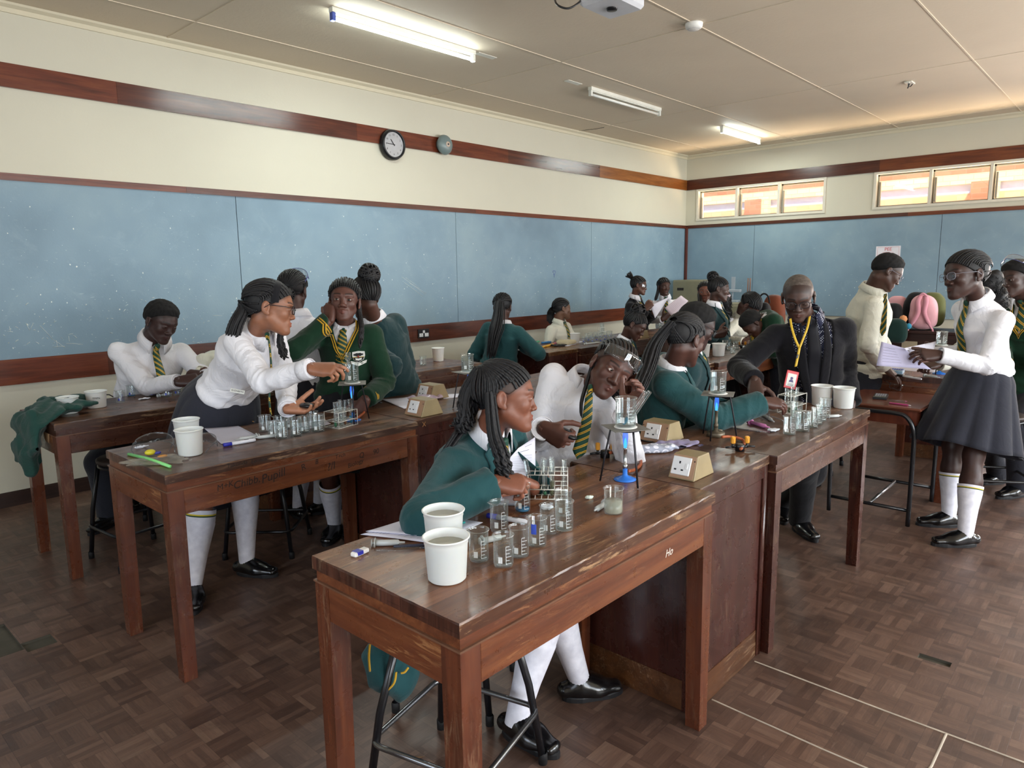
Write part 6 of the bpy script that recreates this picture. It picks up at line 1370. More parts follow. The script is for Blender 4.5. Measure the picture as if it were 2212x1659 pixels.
def burner(c, label, base='blue', flame=True, hz=.125, hose_dir=0.0):
    o = empty('bunsen_burner', tuple(c), 0, label, 'burner')
    if base == 'blue': m = MB(); m.lathe([(0, .0006), (.040, .0006), (.0405, .003), (.030, .008), (.014, .014), (.0085, .020), (.0085, .042), (0, .042)], 32); m.build('base', [blue_p], o); tb = steel; r = .0062
    else: m = MB(); m.lathe([(0, .0006), (.038, .0006), (.040, .003), (.040, .018), (.037, .021), (.010, .024), (.009, .04), (0, .04)], 32); m.build('base', [brass], o); tb = brass; r = .0068
    m = MB(); m.lathe([(r, .042), (r*1.5, .042), (r*1.5, .056), (r, .058), (r, hz-.006), (r*1.15, hz-.005), (r*1.15, hz), (r*.8, hz), (r*.8, .05)], 16); m.build('barrel', [tb], o)
    m = MB(); a = hose_dir; m.tube([(0, 0, .030), (.028*math.cos(a), .028*math.sin(a), .026)], .0045, 8); m.build('gas_inlet', [brass], o)
    if flame:
        m = MB(); m.lathe([(.0055, hz), (.0085, hz+.018), (.0105, hz+.040), (.0085, hz+.058), (.004, hz+.069), (0, hz+.072)], 16); m.build('flame', [flame_m], o)
        m = MB(); m.lathe([(.0050, hz), (.0058, hz+.012), (.0040, hz+.026), (.001, hz+.036), (0, hz+.037)], 12); m.build('flame_core', [flame_c], o)
    return o
def flame_mat(name, col, st, a):
    t = NT(name); t.n.remove(t.b); tr = t.node('BsdfTransparent'); em = t.node('Emission'); em.inputs[0].default_value = (*srgb(col), 1); em.inputs[1].default_value = st
    mx = t.node('MixShader'); mx.inputs[0].default_value = a; t.link(tr.outputs[0], mx.inputs[1]); t.link(em.outputs[0], mx.inputs[2]); t.link(mx.outputs[0], t.out.inputs[0]); return t.m
flame_m = flame_mat('gas_flame', '3c6ad0', 1.6, .55); flame_c = flame_mat('gas_flame_core', '48c8f0', 2.0, .85)
def hose(pts, label, r=.0062):
    m = MB(); m.tube(catmull(pts, 8), r, 10); return tag(m.build('gas_hose', [orange_h]), label, 'hose')
# front tripod
tc = on(1350, 1042); trp, tcc, tz = tripod(0, 0, 'dark iron tripod on the front table carrying the largest beaker', world=tc, rot=2.15, plate_rot=.42, h=.205, s=.066)
bc = on(1350, 1036); burner(bc, 'steel bunsen burner with bright blue base under the front tripod', hose_dir=1.2, flame=True, hz=.118)
bk = beaker_obj(0, 0, .036, .102, 'big beaker with test tubes leaning in water on the front tripod', world=tcc+[0, 0, tz], rot=3.9, fill=.42, group=None)
z1 = HB+.0065
hose([on(1357, 1018, z1+.018), on(1372, 1014, z1+.004), on(1384, 1002, z1), on(1380, 986, z1), on(1358, 974, z1), on(1330, 976, z1+.006), on(1318, 978, z1+.02)], 'orange rubber hose curling behind the blue based burner')
# right tripod
tc2 = on(1548, 946); t2, c2, z2 = tripod(0, 0, 'iron tripod in the right of the front bench over the old brass burner', world=tc2, rot=1.2, plate_rot=.75, h=.205, s=.068)
burner(on(1546, 942), 'old weathered brass bunsen burner with a blue flame', 'brass', hose_dir=-1.0, hz=.118)
beaker_obj(0, 0, .0335, .096, 'beaker of boiling clear water on the right hand tripod', world=c2+[0, 0, z2], rot=.4, fill=.72)
hose([on(1560, 944, z1+.02), on(1574, 943, z1+.012), on(1594, 946, z1+.008), on(1606, 952, z1), on(1607, 963, z1), on(1600, 970, z1+.012)], 'orange hose from the brass burner to the gas tap')
# middle tripod on the graffiti table
tc3 = on(765, 911); t3, c3, z3_ = tripod(0, 0, 'iron tripod on the graffiti table behind the wire rack', world=tc3, rot=2.0, plate_rot=.5, h=.205, s=.068)
burner(on(763, 908), 'bunsen burner with blue base and tall flame on the graffiti table', hose_dir=0, hz=.118)
beaker_obj(0, 0, .034, .098, 'beaker of clear water with green tube on the graffiti table tripod', world=c3+[0, 0, z3_], rot=2.5, fill=.62)
hose([on(769, 905, z1+.018), on(785, 892, z1), on(790, 880, z1+.002), on(800, 874, z1+.01)], 'orange hose beside the rack on the graffiti table')
tc4 = on(1012, 880); t4, c4, z4 = tripod(0, 0, 'iron tripod behind the braided girl in green, blue flame below', world=tc4, rot=2.6, plate_rot=.4, h=.205, s=.066)
burner(on(1014, 878), 'steel bunsen burner behind the braided girl in green', flame=True, hz=.118)
beaker_obj(0, 0, .034, .095, 'beaker full of boiling water behind the braided girl', world=c4+[0, 0, z4], rot=1, fill=.86)
tc5 = atX(2030, 787, 5.62); tc5[2] = HB; t5, c5, z5 = tripod(0, 0, 'far tripod between the pink backpack and the standing girl', world=tc5, rot=1, h=.205)
burner(tc5, 'blue burner under the far right tripod', hz=.118)
beaker_obj(0, 0, .033, .092, 'shining beaker beside the pink backpack on the far right tripod', world=c5+[0, 0, z5], fill=.5)
# test tube racks and tubes
def rack(c, rz, label, L=.17, Wd=.062, H=.078, n=6, tubes=(), group=None):
    o = empty('test_tube_rack', tuple(c), rz, label, 'rack', group); q = L/2; w = Wd/2; r = .0017
    for i, zz in enumerate((.003, H*.42, H)):
        m = MB(); m.tube([(-q, -w, zz), (q, -w, zz), (q, w, zz), (-q, w, zz)], r, 6, closed=True); m.tube([(-q, 0, zz), (q, 0, zz)], r*.8, 6)
        for k in range(1, n): x = -q+L*k/n; m.tube([(x, -w, zz), (x, w, zz)], r*.8, 6)
        m.build('shelf_grid', [wire], o)
    for x, y in ((-q, -w), (q, -w), (-q, w), (q, w)): m = MB(); m.tube([(x, y, .001), (x, y, H)], r, 6); m.build('upright', [wire], o)
    return o
def tube_obj(root_c, rz, lx, ly, label, tilt=(0, 0), h=.125, r=.0078, liq=None, lh=.03, group=None, z0=.004):
    M = Rz(rz) @ Vector((lx, ly, z0)); c = Vector(tuple(root_c))+M
    o = empty('test_tube', tuple(c), rz, label, 'test tube', group); o.rotation_euler = (tilt[0], tilt[1], rz)
    m = MB(); m.lathe([(0, 0), (r*.6, .0016), (r*.9, .005), (r, .009), (r, h-.002), (r*1.12, h), (r*1.05, h+.001), (r*.88, h-.003), (r*.88, .009), (r*.6, .004), (0, .002)], 14); m.build('glass_wall', [glass], o)
    if liq is not None: m = MB(); m.lathe([(0, .0025), (r*.55, .0045), (r*.82, .009), (r*.82, lh), (0, lh)], 12); m.build('liquid', [liq], o)
    return o
def rack_set(px, py, rz, label, tubes, gname, **k):
    c = on(px, py) if px > 20 else np.array([px, py, HB]); r = rack(c, rz, label, **k); n = k.get('n', 6); L = k.get('L', .17)
    for (i, row, tl, liq, lh, lab) in tubes: tube_obj(c, rz, -L/2+L*(i+.5)/n, (.0155 if row else -.0155), lab, tl, liq=liq, lh=lh, group=gname)
dr = -.78
rack_set(1.770, 1.455, -.91, 'white wire test tube rack in front of the braided girl', [(0, 0, (0, -.16), brownliq, .03, 'leaning test tube with rusty liquid at the left of the front rack'), (1, 1, (.05, .14), greenliq, .02, 'test tube leaning right with green drops in the front rack'), (2, 0, (0, 0), greenliq, .016, 'upright test tube in the middle left of the front rack'), (3, 1, (0, 0), oliveliq, .045, 'tallest looking test tube in the back row of the front rack'), (3, 0, (0, .04), oliveliq, .05, 'test tube with olive liquid in the middle of the front rack'), (5, 0, (0, 0), None, 0, 'empty test tube at the right end of the front rack')], 'test tubes in the front rack', L=.13, Wd=.095, H=.085, n=5+1)
rack_set(1.970, 2.945, .20, 'white wire rack with test tubes on the graffiti table', [(0, 0, (0, 0), greenliq, .03, 'test tube with dark green liquid in the graffiti table rack, left'), (1, 0, (0, 0), oliveliq, .03, 'second test tube from the left in the graffiti table rack'), (2, 0, (0, 0), None, 0, 'bright empty test tube in the graffiti table rack'), (3, 1, (0, 0), None, 0, 'test tube standing highest at the back of the graffiti table rack'), (3, 0, (0, .05), brownliq, .02, 'test tube with rust coloured drops, graffiti table rack'), (5, 0, (0, -.08), cyanliq, .04, 'test tube with blue liquid at the right of the graffiti table rack')], 'test tubes in the graffiti table rack', L=.13, Wd=.095, H=.080)
rack_set(3.67, 1.365, -.05, 'white wire rack beside the tubs, under the reaching hand', [(0, 0, (0, -.1), oliveliq, .03, 'test tube near the red badge in the right rack'), (1, 1, (0, 0), None, 0, 'test tube just right of the red badge'), (3, 0, (0, .08), greenliq, .03, 'test tube in the middle of the right rack'), (4, 1, (0, -.06), None, 0, 'leaning test tube at the right end of the right rack'), (2, 0, (.1, 0), None, 0, 'short seen test tube behind the fingers')], 'test tubes in the right rack', L=.155, Wd=.085, H=.095)
# two tubes standing in the big front beaker, held by the goggled girl
for i, (lx, tl, lq) in enumerate(((-.012, (.25, .52), cyanliq), (.004, (.28, .50), None))):
    o = tube_obj(tcc+[0, 0, tz], -.72, lx, -.004, ['test tube with cyan liquid leaning in the big front beaker', 'clear test tube held in the big front beaker by the goggled girl'][i], tl, h=.145, liq=lq, lh=.032, z0=.006)
# white tubs
def tub(px, py, label, r=.055, h=.112, world=None, fill=None, writing=None, group='white plastic tubs', z=HB):
    c = np.array(world, float) if world is not None else on(px, py, z); o = empty('plastic_tub', tuple(c), 0, label, 'tub', group); b = r*.86; T = .0018
    m = MB(); m.lathe([(0, .001), (b-.004, .001), (b, .005), (r*.965, h*.84), (r*.985, h*.85), (r*.985, h*.955), (r*1.06, h*.965), (r*1.07, h*.985), (r*1.04, h), (r*.99, h*.99), (r*.94, h*.85), (b-T, .006), (b-.006, .0035), (0, .0035)], 44); m.build('tub_wall', [tub_m], o)
    if fill: m = MB(); rr = b+(r*.95-b)*fill/.9-.002; m.lathe([(0, .004), (b-.004, .006), (rr, h*fill), (0, h*fill)], 40); m.build('liquid', [milky], o)
    if writing:
        a0 = math.atan2(-c[1], -c[0]); R = r*.95; 
        for k, w_ in enumerate(writing):
            zz = h*(.62-.15*k); p = (R*math.cos(a0), R*math.sin(a0), zz); text('writing', w_, .016, frameM(p, (-math.sin(a0), math.cos(a0), 0), (0, 0, 1)), ink, o)
    return o
tub(966, 1250, 'white tub full of pale water at the front corner of the front table', fill=.80)
tub(960, 1196, 'white tub with pale water standing just behind the front corner tub', fill=.83, world=on(960, 1184))
tub(412, 982, 'front white tub of the pair on the graffiti table')
tub(406, 957, 'white tub behind another at the left end of the graffiti table')
tub(149, 893, 'white tub with black handwriting beside the heaped green blazer', writing=['FOR', 'WASHING'], r=.054, h=.095)
tub(210, 880, 'white tub right of the handwritten one on the far left table', writing=['TM/N'], r=.056, h=.098)
tub(1821, 881, 'right hand white tub at the end of the suited man\'s bench')
tub(1774, 876, 'left hand white tub of the pair by the suited man\'s sleeve', r=.055)
tub(947, 780, 'white tub stacked in another, behind the girls in green blazers', r=.052, h=.115)
tub(1242, 742, 'white tub on the far table in front of the girl gazing right', r=.052, h=.108)
tub(1552, 769, 'right white tub on the middle bench behind the ponytail girl', r=.056, h=.11)
tub(1519, 771, 'left white tub on the middle bench, half behind a head', r=.056, h=.11)
# beakers elsewhere
gB = 'beakers crowded on the graffiti table'
for px, py, r, h, fl_, lb in ((573, 932, .028, .078, None, 'leftmost beaker with wide spout on the graffiti table'), (591, 942, .026, .07, .08, 'low beaker with blue square print, left of the graffiti cluster'), (610, 947, .0265, .078, .15, 'nearest beaker of the graffiti table cluster'), (640, 941, .0265, .074, .16, 'beaker with a paper tag, centre of the graffiti table cluster'), (605, 930, .026, .07, None, 'beaker in the back row, left of centre, graffiti table'), (657, 934, .027, .078, .3, 'beaker a third full, right of centre, graffiti table'), (628, 926, .026, .07, None, 'beaker in the back row by the white sheet, graffiti table'), (687, 932, .030, .082, .55, 'fullest beaker beside the wire rack on the graffiti table'), (676, 922, .027, .078, None, 'beaker behind the fullest one on the graffiti table')):
    beaker_obj(px, py, r, h, lb, rot=px*.7, fill=fl_, group=gB)
gC = 'beakers by the reaching hand'
for px, py, r, h, fl_, lb in ((1705, 938, .0265, .080, .06, 'empty beaker nearest the viewer in the right cluster'), (1733, 931, .031, .088, .9, 'wide full beaker beside the nearest one, right cluster'), (1754, 923, .026, .075, .15, 'beaker third along the right diagonal row'), (1764, 916, .026, .08, .2, 'beaker fourth along the right diagonal row'), (1773, 909, .026, .08, .2, 'beaker fifth along the right diagonal row'), (1781, 898, .028, .088, .1, 'last beaker of the diagonal row, against the white tub'), (1720, 905, .027, .085, .5, 'beaker with red and blue marks behind the wide full one')):
    beaker_obj(px, py, r, h, lb, rot=px*.9, fill=fl_, group=gC)
gD = 'beakers in front of the seated boy'
for px, py, r, h, fl_, lq, lb in ((261, 869, .025, .072, None, None, 'beaker next to the tub, left of the seated boy\'s row'), (284, 856, .025, .070, .12, blueliq, 'beaker with blue liquid in front of the seated boy'), (312, 846, .025, .070, None, None, 'beaker held high by the boy\'s sleeve'), (331, 856, .025, .072, .1, None, 'beaker with small blue spot, boy\'s row'), (362, 857, .025, .072, .1, None, 'beaker with blue print, boy\'s row'), (383, 853, .025, .072, .1, None, 'beaker near the leaning girl\'s skirt, boy\'s row'), (402, 850, .025, .072, None, None, 'last beaker of the boy\'s row, by the skirt')):
    beaker_obj(px, py, r, h, lb, rot=px*.9, fill=fl_, liq=lq, marks='b', group=gD)
beaker_obj(914, 789, .027, .075, 'frosted beaker beside the tub on the table behind the green blazers', fill=.3)
r_ = random.Random(4); gE = 'beakers massed on the far beaker table'
for i, (px, py) in enumerate(((1262, 741), (1272, 738), (1281, 740), (1290, 737), (1299, 739), (1308, 736), (1317, 738), (1326, 735), (1268, 733), (1278, 731), (1288, 730), (1298, 730), (1308, 729), (1318, 728))):
    beaker_obj(px, py, .024, .068, 'small clear beaker massed with others left of the girl looking down', rot=i, fill=(.2 if i % 3 else None), marks='b', group=gE)
gF = 'beakers on the middle bench beyond the tubs'
for i, (px, py, s_) in enumerate(((1557, 757, 1), (1566, 752, 1), (1574, 757, 1), (1583, 764, .8), (1611, 768, 1.1), (1570, 747, 1), (1590, 755, 1), (1625, 758, 1))):
    beaker_obj(px, py, .026*s_, .075*s_, 'clear beaker among others on the middle bench left of the suited man', rot=i, fill=.2, group=gF)
def far_rack(px, py, label, n=4):
    c = on(px, py); rack(c, .8, label, L=.16, Wd=.06, H=.085)
    for k in range(n): tube_obj(c, .8, -.06+.03*k, .015*(-1)**k, 'thin test tube standing in '+label, (0, .06*(k % 3-1)), group='tubes in '+label)
far_rack(1630, 757, 'the wire rack under the bowed girl\'s hands', 5); far_rack(1425, 707, 'the far rack by the girl with papers', 5); far_rack(1300, 722, 'the rack behind the massed beakers', 4)
# socket boxes on the benches
def sockbox(cx, cy, rz, label, L=.125, Wd=.155, H=.085):
    """steel pedestal: sloping faces carry a socket outlet"""
    o = empty('socket_box', (cx, cy, HB), rz, label, 'socket box'); a, b = Wd/2, L/2; t = .036
    m = MB(); V = [(-a, -b, .0008), (a, -b, .0008), (a, b, .0008), (-a, b, .0008), (-a+t, -b+.004, H), (a-t, -b+.004, H), (a-t, b-.004, H), (-a+t, b-.004, H)]
    m._add(V, [(0, 3, 2, 1), (4, 5, 6, 7), (0, 1, 5, 4), (1, 2, 6, 5), (2, 3, 7, 6), (3, 0, 4, 7)]); bo = m.build('box_body', [beige], o); bm = bo.modifiers.new('b', 'BEVEL'); bm.width = .003; bm.segments = 2
    n = Vector((-H, 0, t)).normalized(); up = Vector((t, 0, H)).normalized(); ctr = Vector((-a+t/2, 0, H/2+.002)); FM = frameM(ctr+n*.0004, (0, -1, 0), up)
    m = MB(); m.rbox(-b+.006, b-.006, -.043, .041, 0, .0018, .0006, M=FM); m.build('face_plate', [beige2], o)
    m = MB(); m.rbox(-.042, .030, -.032, .034, .0018, .0075, .0018, M=FM); s = m.build('socket_outlet', [white_pl], o)
    m = MB(); 
    for x, y, w, h in ((-.012, .013, .003, .0045), (-.026, -.014, .0045, .0028), (.001, -.014, .0045, .0028)): m.box(x-w, x+w, y-h, y+h, .0072, .0080, M=FM)
    m.build('pin_hole', [blackp], s)
    m = MB(); m.rbox(.013, .021, -.010, .012, .0073, .0100, .0008, M=FM); m.build('switch', [white_pl], s)
    for sy in (-1, 1): m = MB(); m.lathe([(0, 0), (.0028, 0), (.0024, .0012), (0, .0012)], 10, M=FM @ Matrix.Translation((sy*(b-.011), .024, .0018))); m.build('screw', [iron], o)
    return o
for (a_, b_, lab) in (((1499, 1042), (1442, 1031), 'beige socket box at the front edge of the near cupboard'), ((1440, 962), (1378, 950), 'beige socket box beside the reaching girl\'s jacket'), ((911, 903), (872, 895), 'beige socket box at the front of the graffiti row cupboard'), ((931, 866), (893, 860), 'beige socket box partly under the clear bag'), ((1384, 733), (1366, 729), 'small looking beige socket box by the girl looking down')):
    A_, B_ = on(*a_), on(*b_); m_ = (A_+B_)/2; L_ = min(.14, max(.10, float(np.linalg.norm(A_-B_)))); sockbox(m_[0]+.078, m_[1], 0, lab, L=L_)
def gas_tap(px, py, rz, label):
    c = on(px, py); o = empty('gas_tap', tuple(c), rz, label, 'gas tap'); m = MB(); m.lathe([(0, .0008), (.019, .0008), (.019, .026), (.017, .029), (0, .029)], 20); m.build('tap_body', [blackp], o)
    m = MB(); m.lathe([(0, .029), (.014, .029), (.012, .0305), (0, .031)], 20); m.build('cap', [brass], o)
    for sx in (-1, 1):
        m = MB(); m.tube([(sx*.012, 0, .018), (sx*.032, 0, .020)], .0055, 10); m.tube([(sx*.030, 0, .014), (sx*.030, 0, .032)], .0060, 10); m.tube([(sx*.032, 0, .020), (sx*.044, -.002, .019), (sx*.062, -.005, .018)], .0042, 10); arm = m.build('nozzle', [blackp], o)
        m = MB(); m.rbox(sx*.030-.0085, sx*.030+.0085, -.0085, .0085, .032, .062, .003); m.box(sx*.030-.002, sx*.030+.002, -.0105, -.0085, .036, .054); m.build('knob', [yell], arm)
    return o
gas_tap(1598, 974, -.75, 'double gas tap with orange-yellow knobs on the near cupboard, right'); gas_tap(1307, 988, -.75, 'gas tap with yellow knobs beside the front tripod'); gas_tap(802, 877, -.75, 'gas tap with yellow knobs on the graffiti row cupboard'); gas_tap(1603, 752, -.75, 'far gas tap with yellow knobs before the bowed girl')
# paper sheets lying on tables
def sheet(corners, label, mat=None, z=HB, lines=(), name='paper_sheet', lift=.0012, curl=0.0, group=None, n=8, thick=.0008):
    P4 = [on(*c, z=z) if len(c) == 2 else np.array(atD(*c)) for c in corners]; c0 = sum(P4)/4; V = []; nn = n+1
    for i in range(nn):
        for j in range(nn):
            u, v = i/n, j/n; p = P4[0]*(1-u)*(1-v)+P4[1]*u*(1-v)+P4[2]*u*v+P4[3]*(1-u)*v; p = p.copy(); p[2] += lift+curl*(abs(u-.5)*2)**3*(.6+.4*math.sin(v*3)); V.append(p-c0)
    F = [(i*nn+j, (i+1)*nn+j, (i+1)*nn+j+1, i*nn+j+1) for i in range(n) for j in range(n)]
    o = mesh_obj(name, V, F, mat or paper, None, True, None, tuple(c0)); md = o.modifiers.new('t', 'SOLIDIFY'); md.thickness = thick; md.offset = 1; tag(o, label, 'paper', group)
    if lines:
        m = MB(); G = lambda u, v: np.array([V[min(n, int(round(u*n)))*nn+min(n, int(round(v*n)))]])[0]
        def at(u, v):
            a, b = u*n, v*n; i, j = min(n-1, int(a)), min(n-1, int(b)); fu, fv = a-i, b-j; q = lambda x, y: np.array(V[x*nn+y])
            return q(i, j)*(1-fu)*(1-fv)+q(i+1, j)*fu*(1-fv)+q(i+1, j+1)*fu*fv+q(i, j+1)*(1-fu)*fv
        nv = nrm(np.cross(at(.6, .5)-at(.4, .5), at(.5, .6)-at(.5, .4))); nv = nv*(1 if nv@(EYE-c0) > 0 else -1)
        for (u0, u1, v, w) in lines:
            k = 8
            for q in range(k):
                a, b = u0+(u1-u0)*q/k, u0+(u1-u0)*(q+1)/k; m._add([at(a, v-w)+nv*(thick+.0006), at(b, v-w)+nv*(thick+.0006), at(b, v+w)+nv*(thick+.0006), at(a, v+w)+nv*(thick+.0006)], [(0, 1, 2, 3)])
        m.build('printed_lines', [inkp], o)
    return o
LN = [(.1, .42, .08+.05*k, .0035) for k in range(5)]+[(.1, .9, .45+.09*k, .0022) for k in range(5)]
sheet([(779, 1157), (907, 1112), (1043, 1131), (932, 1176)], 'printed worksheet lying under the rear tub on the front table', lines=LN, curl=.004)
sheet([(790, 1151), (915, 1111), (1000, 1122), (900, 1160)], 'loose second sheet under the printed worksheet', lift=.0030, curl=.003)
sheet([(441, 926), (515, 921), (561, 945), (478, 960)], 'blank white sheet on the graffiti table beside the tubs', curl=.002)
sheet([(640, 915), (700, 905), (715, 916), (650, 930)], 'white sheet behind the beakers on the graffiti table')
sheet([(822, 863), (880, 859), (905, 874), (873, 884)], 'white sheet beside the gas tap on the graffiti row cupboard', curl=.003)
sheet([(955, 853), (1000, 850), (1005, 856), (958, 862)], 'folded white paper beyond the clear bag')
sheet([(1185, 745), (1225, 732), (1262, 738), (1226, 748)], 'sheet of paper beside the cream pencil case on the orange topped cupboard')
sheet([(1535, 887), (1590, 885), (1592, 890), (1540, 893)], 'white paper strip behind the brass burner'); sheet([(1600, 872), (1690, 866), (1700, 872), (1610, 880)], 'white paper under the reaching girl\'s hand')
sheet([(1885, 795), (1930, 790), (2030, 797), (2025, 806)], 'white sheets at the far edge of the right table')
def held(corners, label, mat, lines=(), group=None, curl=.0): return sheet(corners, label, mat, lines=lines, name='held_sheet', lift=0, curl=0, group=group)
held([(1120, 968, 2.42), (1156, 944, 2.50), (1157, 1044, 2.42), (1070, 1024, 2.34)], 'exam sheet standing upright in front of the braided girl\'s chest', paper, [(.45, .8, .12, .004), (.1, .7, .24, .006)]+[(.1, .85, .38+.07*k, .0016) for k in range(7)])
held([(1904, 738, 4.12), (1953, 752, 4.05), (2012, 798, 4.03), (1893, 790, 4.10)], 'lilac page of the booklet hanging open from the standing girl\'s hand', paper_l, [(.1, .5, .2+.12*k, .004) for k in range(6)])
held([(1953, 752, 4.05), (2020, 738, 4.30), (2024, 742, 4.3), (1958, 757, 4.04)], 'white upper page of the standing girl\'s booklet, seen edge on', paper)
held([(1958, 754, 4.10), (2022, 737, 4.28), (2014, 772, 4.15), (1965, 775, 4.05)], 'white inner page of the standing girl\'s booklet', paper)
held([(1405, 660, 8.7), (1448, 640, 8.9), (1440, 650, 8.8), (1415, 688, 8.65)], 'curled white sheet between the two girls at the far corner', paper)
held([(1436, 665, 9.0), (1471, 638, 9.1), (1487, 650, 9.05), (1452, 684, 8.95)], 'pinkish printed sheet held by the girl near the beige cabinet', paper_p, [(.15, .85, .2+.13*k, .004) for k in range(5)])
held([(1565, 632, 7.3), (1579, 637, 7.3), (1570, 655, 7.3), (1562, 650, 7.3)], 'small pink paper behind the girl with the device', paper_p)
# crumpled tissue
def crumple(px, py, r, label, mat=None, sq=(1, .8, .5), seed=1, rz=0):
    c = on(px, py); rg = np.random.default_rng(seed)
    def fn(P):
        d = f_ell((0, 0, r*sq[2]*.75), (r*sq[0], r*sq[1], r*sq[2]))(P); o = 0
        for i in range(7): k = nrm(rg2[i]).astype(np.float32); o = o+np.abs(np.sin(P@k*(90+25*i)*(.03/r)+i))*.16*r/(1+.3*i)
        return np.maximum(d+o-r*.18, -P[:, 2]+.0006)
    rg2 = rg.normal(size=(7, 3)); V, F = surf(fn, (-r*1.6,)*3, (r*1.6,)*3, r/13); q = np.array(Rz(rz).to_3x3()); o = mesh_obj('tissue', V@q.T, F, mat or tissue, None, False, None, tuple(c)); return tag(o, label, 'tissue')
crumple(1016, 1112, .034, 'large crumpled white tissue on the front table by the dark goggles', seed=3, sq=(1.1, .6, .55), rz=-.8); crumple(1272, 1078, .018, 'small crumpled tissue alone left of the cloudy beaker', tissue_g, seed=5); crumple(1183, 1102, .028, 'crumpled tissue behind the spouted beaker, under the rack', seed=7)
crumple(1672, 932, .034, 'folded white tissue beside the pink tube on the right bench', seed=9, sq=(1.3, .8, .35), rz=-.3); crumple(313, 863, .034, 'folded tissue in front of the seated boy', seed=11, sq=(1.3, .7, .3)); crumple(305, 968, .024, 'small tissue at the left end of the graffiti table', seed=12, sq=(1.4, .6, .4)); crumple(1322, 742, .03, 'tissue among the massed far beakers', seed=13, sq=(1.5, .6, .4))
# pens and syringes: a rod from one point to another
def rod(a, b, r, label, cat, mats, kind='pen', lift=None, group=None, z=HB):
    A, B = (on(*a, z=z) if len(a) == 2 else np.array(atD(*a))), (on(*b, z=z) if len(b) == 2 else np.array(atD(*b))); lift = r+.0006 if lift is None else lift; A = A+[0, 0, lift]; B = B+[0, 0, lift]; L = float(np.linalg.norm(B-A))
    o = empty({'pen': 'pen', 'marker': 'marker_pen', 'syringe': 'syringe', 'pencil': 'pencil'}[kind], tuple(A), 0, label, cat, group); o.rotation_mode = 'QUATERNION'; o.rotation_quaternion = Vector(B-A).to_track_quat('Z', 'Y')
    def seg(nm, pr, m, par=None): q = MB(); q.lathe(pr, 14); return q.build(nm, [m], par or o)
    if kind == 'marker':
        seg('cap', [(0, 0), (r*.86, .001), (r, .004), (r, L*.26), (0, L*.26)], mats[0]); b_ = seg('barrel', [(0, L*.262), (r*.96, L*.262), (r*.96, L*.96), (r*.7, L*.97), (r*.7, L), (0, L)], mats[1])
        text('print', 'MARKER' if False else '|||||||', r*1.3, frameM((0, r*.99, L*.72), (0, 0, 1), (1, 0, 0)), ink, b_)
    elif kind == 'syringe':
        seg('barrel', [(0, L*.12), (r, L*.12), (r, L*.80), (r*.4, L*.84), (r*.3, L), (0, L)], mats[0]); seg('flange', [(0, L*.10), (r*1.8, L*.10), (r*1.8, L*.12), (0, L*.12)], mats[0]); seg('plunger', [(0, 0), (r*1.3, 0), (r*1.3, L*.015), (r*.45, L*.02), (r*.45, L*.10), (0, L*.10)], mats[0]); seg('stopper', [(0, L*.70), (r*.9, L*.70), (r*.9, L*.755), (0, L*.76)], blackp)
    else:
        seg('barrel', [(0, 0), (r*.7, 0), (r, L*.03), (r, L*.82), (r*.8, L*.88), (0, L*.885)], mats[0]); seg('tip', [(0, L*.885), (r*.7, L*.885), (r*.18, L), (0, L)], mats[1] if len(mats) > 1 else mats[0])
    return o
blu = plain('blue_cap', '2c32a8', .35); wht = plain('white_pen_barrel', 'dcdce4', .35); clr = glassy('clear_plastic', (.85, .87, .9), .1, .8); drk = plain('dark_pen', '262a3c', .3); pink = plain('pink_plastic', 'd884b8', .35); teal = plain('teal_pencil', '2b9c96', .4); magenta = plain('magenta_pen', 'b03a72', .35)
syr = plain('syringe_plastic', 'c3c7c6', .25)
rod((1052, 1119), (1138, 1134), .0085, 'white marker pen with blue cap behind the spouted beaker', 'marker', [blu, wht], 'marker')
rod((482, 966), (552, 954), .0085, 'white marker with blue cap on the graffiti table', 'marker', [blu, wht], 'marker')
rod((560, 946), (508, 955), .009, 'clear syringe behind the marker on the graffiti table', 'syringe', [syr], 'syringe')
rod((600, 944), (548, 950), .008, 'second clear syringe under the nearest beaker, graffiti table', 'syringe', [syr], 'syringe')
rod((803, 1180), (875, 1178), .0085, 'clear syringe lying behind the white eraser', 'syringe', [syr], 'syringe')
rod((812, 1192), (925, 1186), .0042, 'clear ballpoint pen beside the eraser', 'pen', [clr, drk]); rod((850, 1184), (930, 1180), .0042, 'dark ballpoint pen next to the tub', 'pen', [drk, drk])
rod((1005, 1132), (952, 1143), .0036, 'teal pencil lying on the printed worksheet', 'pencil', [teal, wht], 'pencil', lift=.006)
rod((1036, 1177), (1092, 1164), .0088, 'graduated syringe between the beakers on the front table', 'syringe', [syr], 'syringe'); rod((1310, 1092), (1284, 1109), .0085, 'syringe lying behind the cloudy beaker', 'syringe', [syr], 'syringe')
rod((1617, 915), (1662, 928), .0095, 'pink ribbed plastic tube on the right bench', 'tube', [pink], 'syringe'); rod((1540, 893), (1600, 900), .004, 'glass rod behind the right tripod', 'rod', [clr, clr]); rod((1550, 923), (1655, 936), .0038, 'long glass rod in front of the brass burner', 'rod', [clr, clr])
rod((1640, 893), (1672, 915), .0085, 'syringe lying across the right bench near the hand', 'syringe', [syr], 'syringe'); rod((1785, 903), (1818, 901), .0075, 'graduated syringe in front of the right hand tubs', 'syringe', [syr], 'syringe')
rod((575, 917), (545, 912), .004, 'clear pen with yellow cap on the graffiti table', 'pen', [clr, yell]); rod((340, 858), (372, 852), .008, 'syringe on the boy\'s table', 'syringe', [syr], 'syringe'); rod((1262, 745), (1300, 741), .008, 'syringe on the far beaker table', 'syringe', [syr], 'syringe')
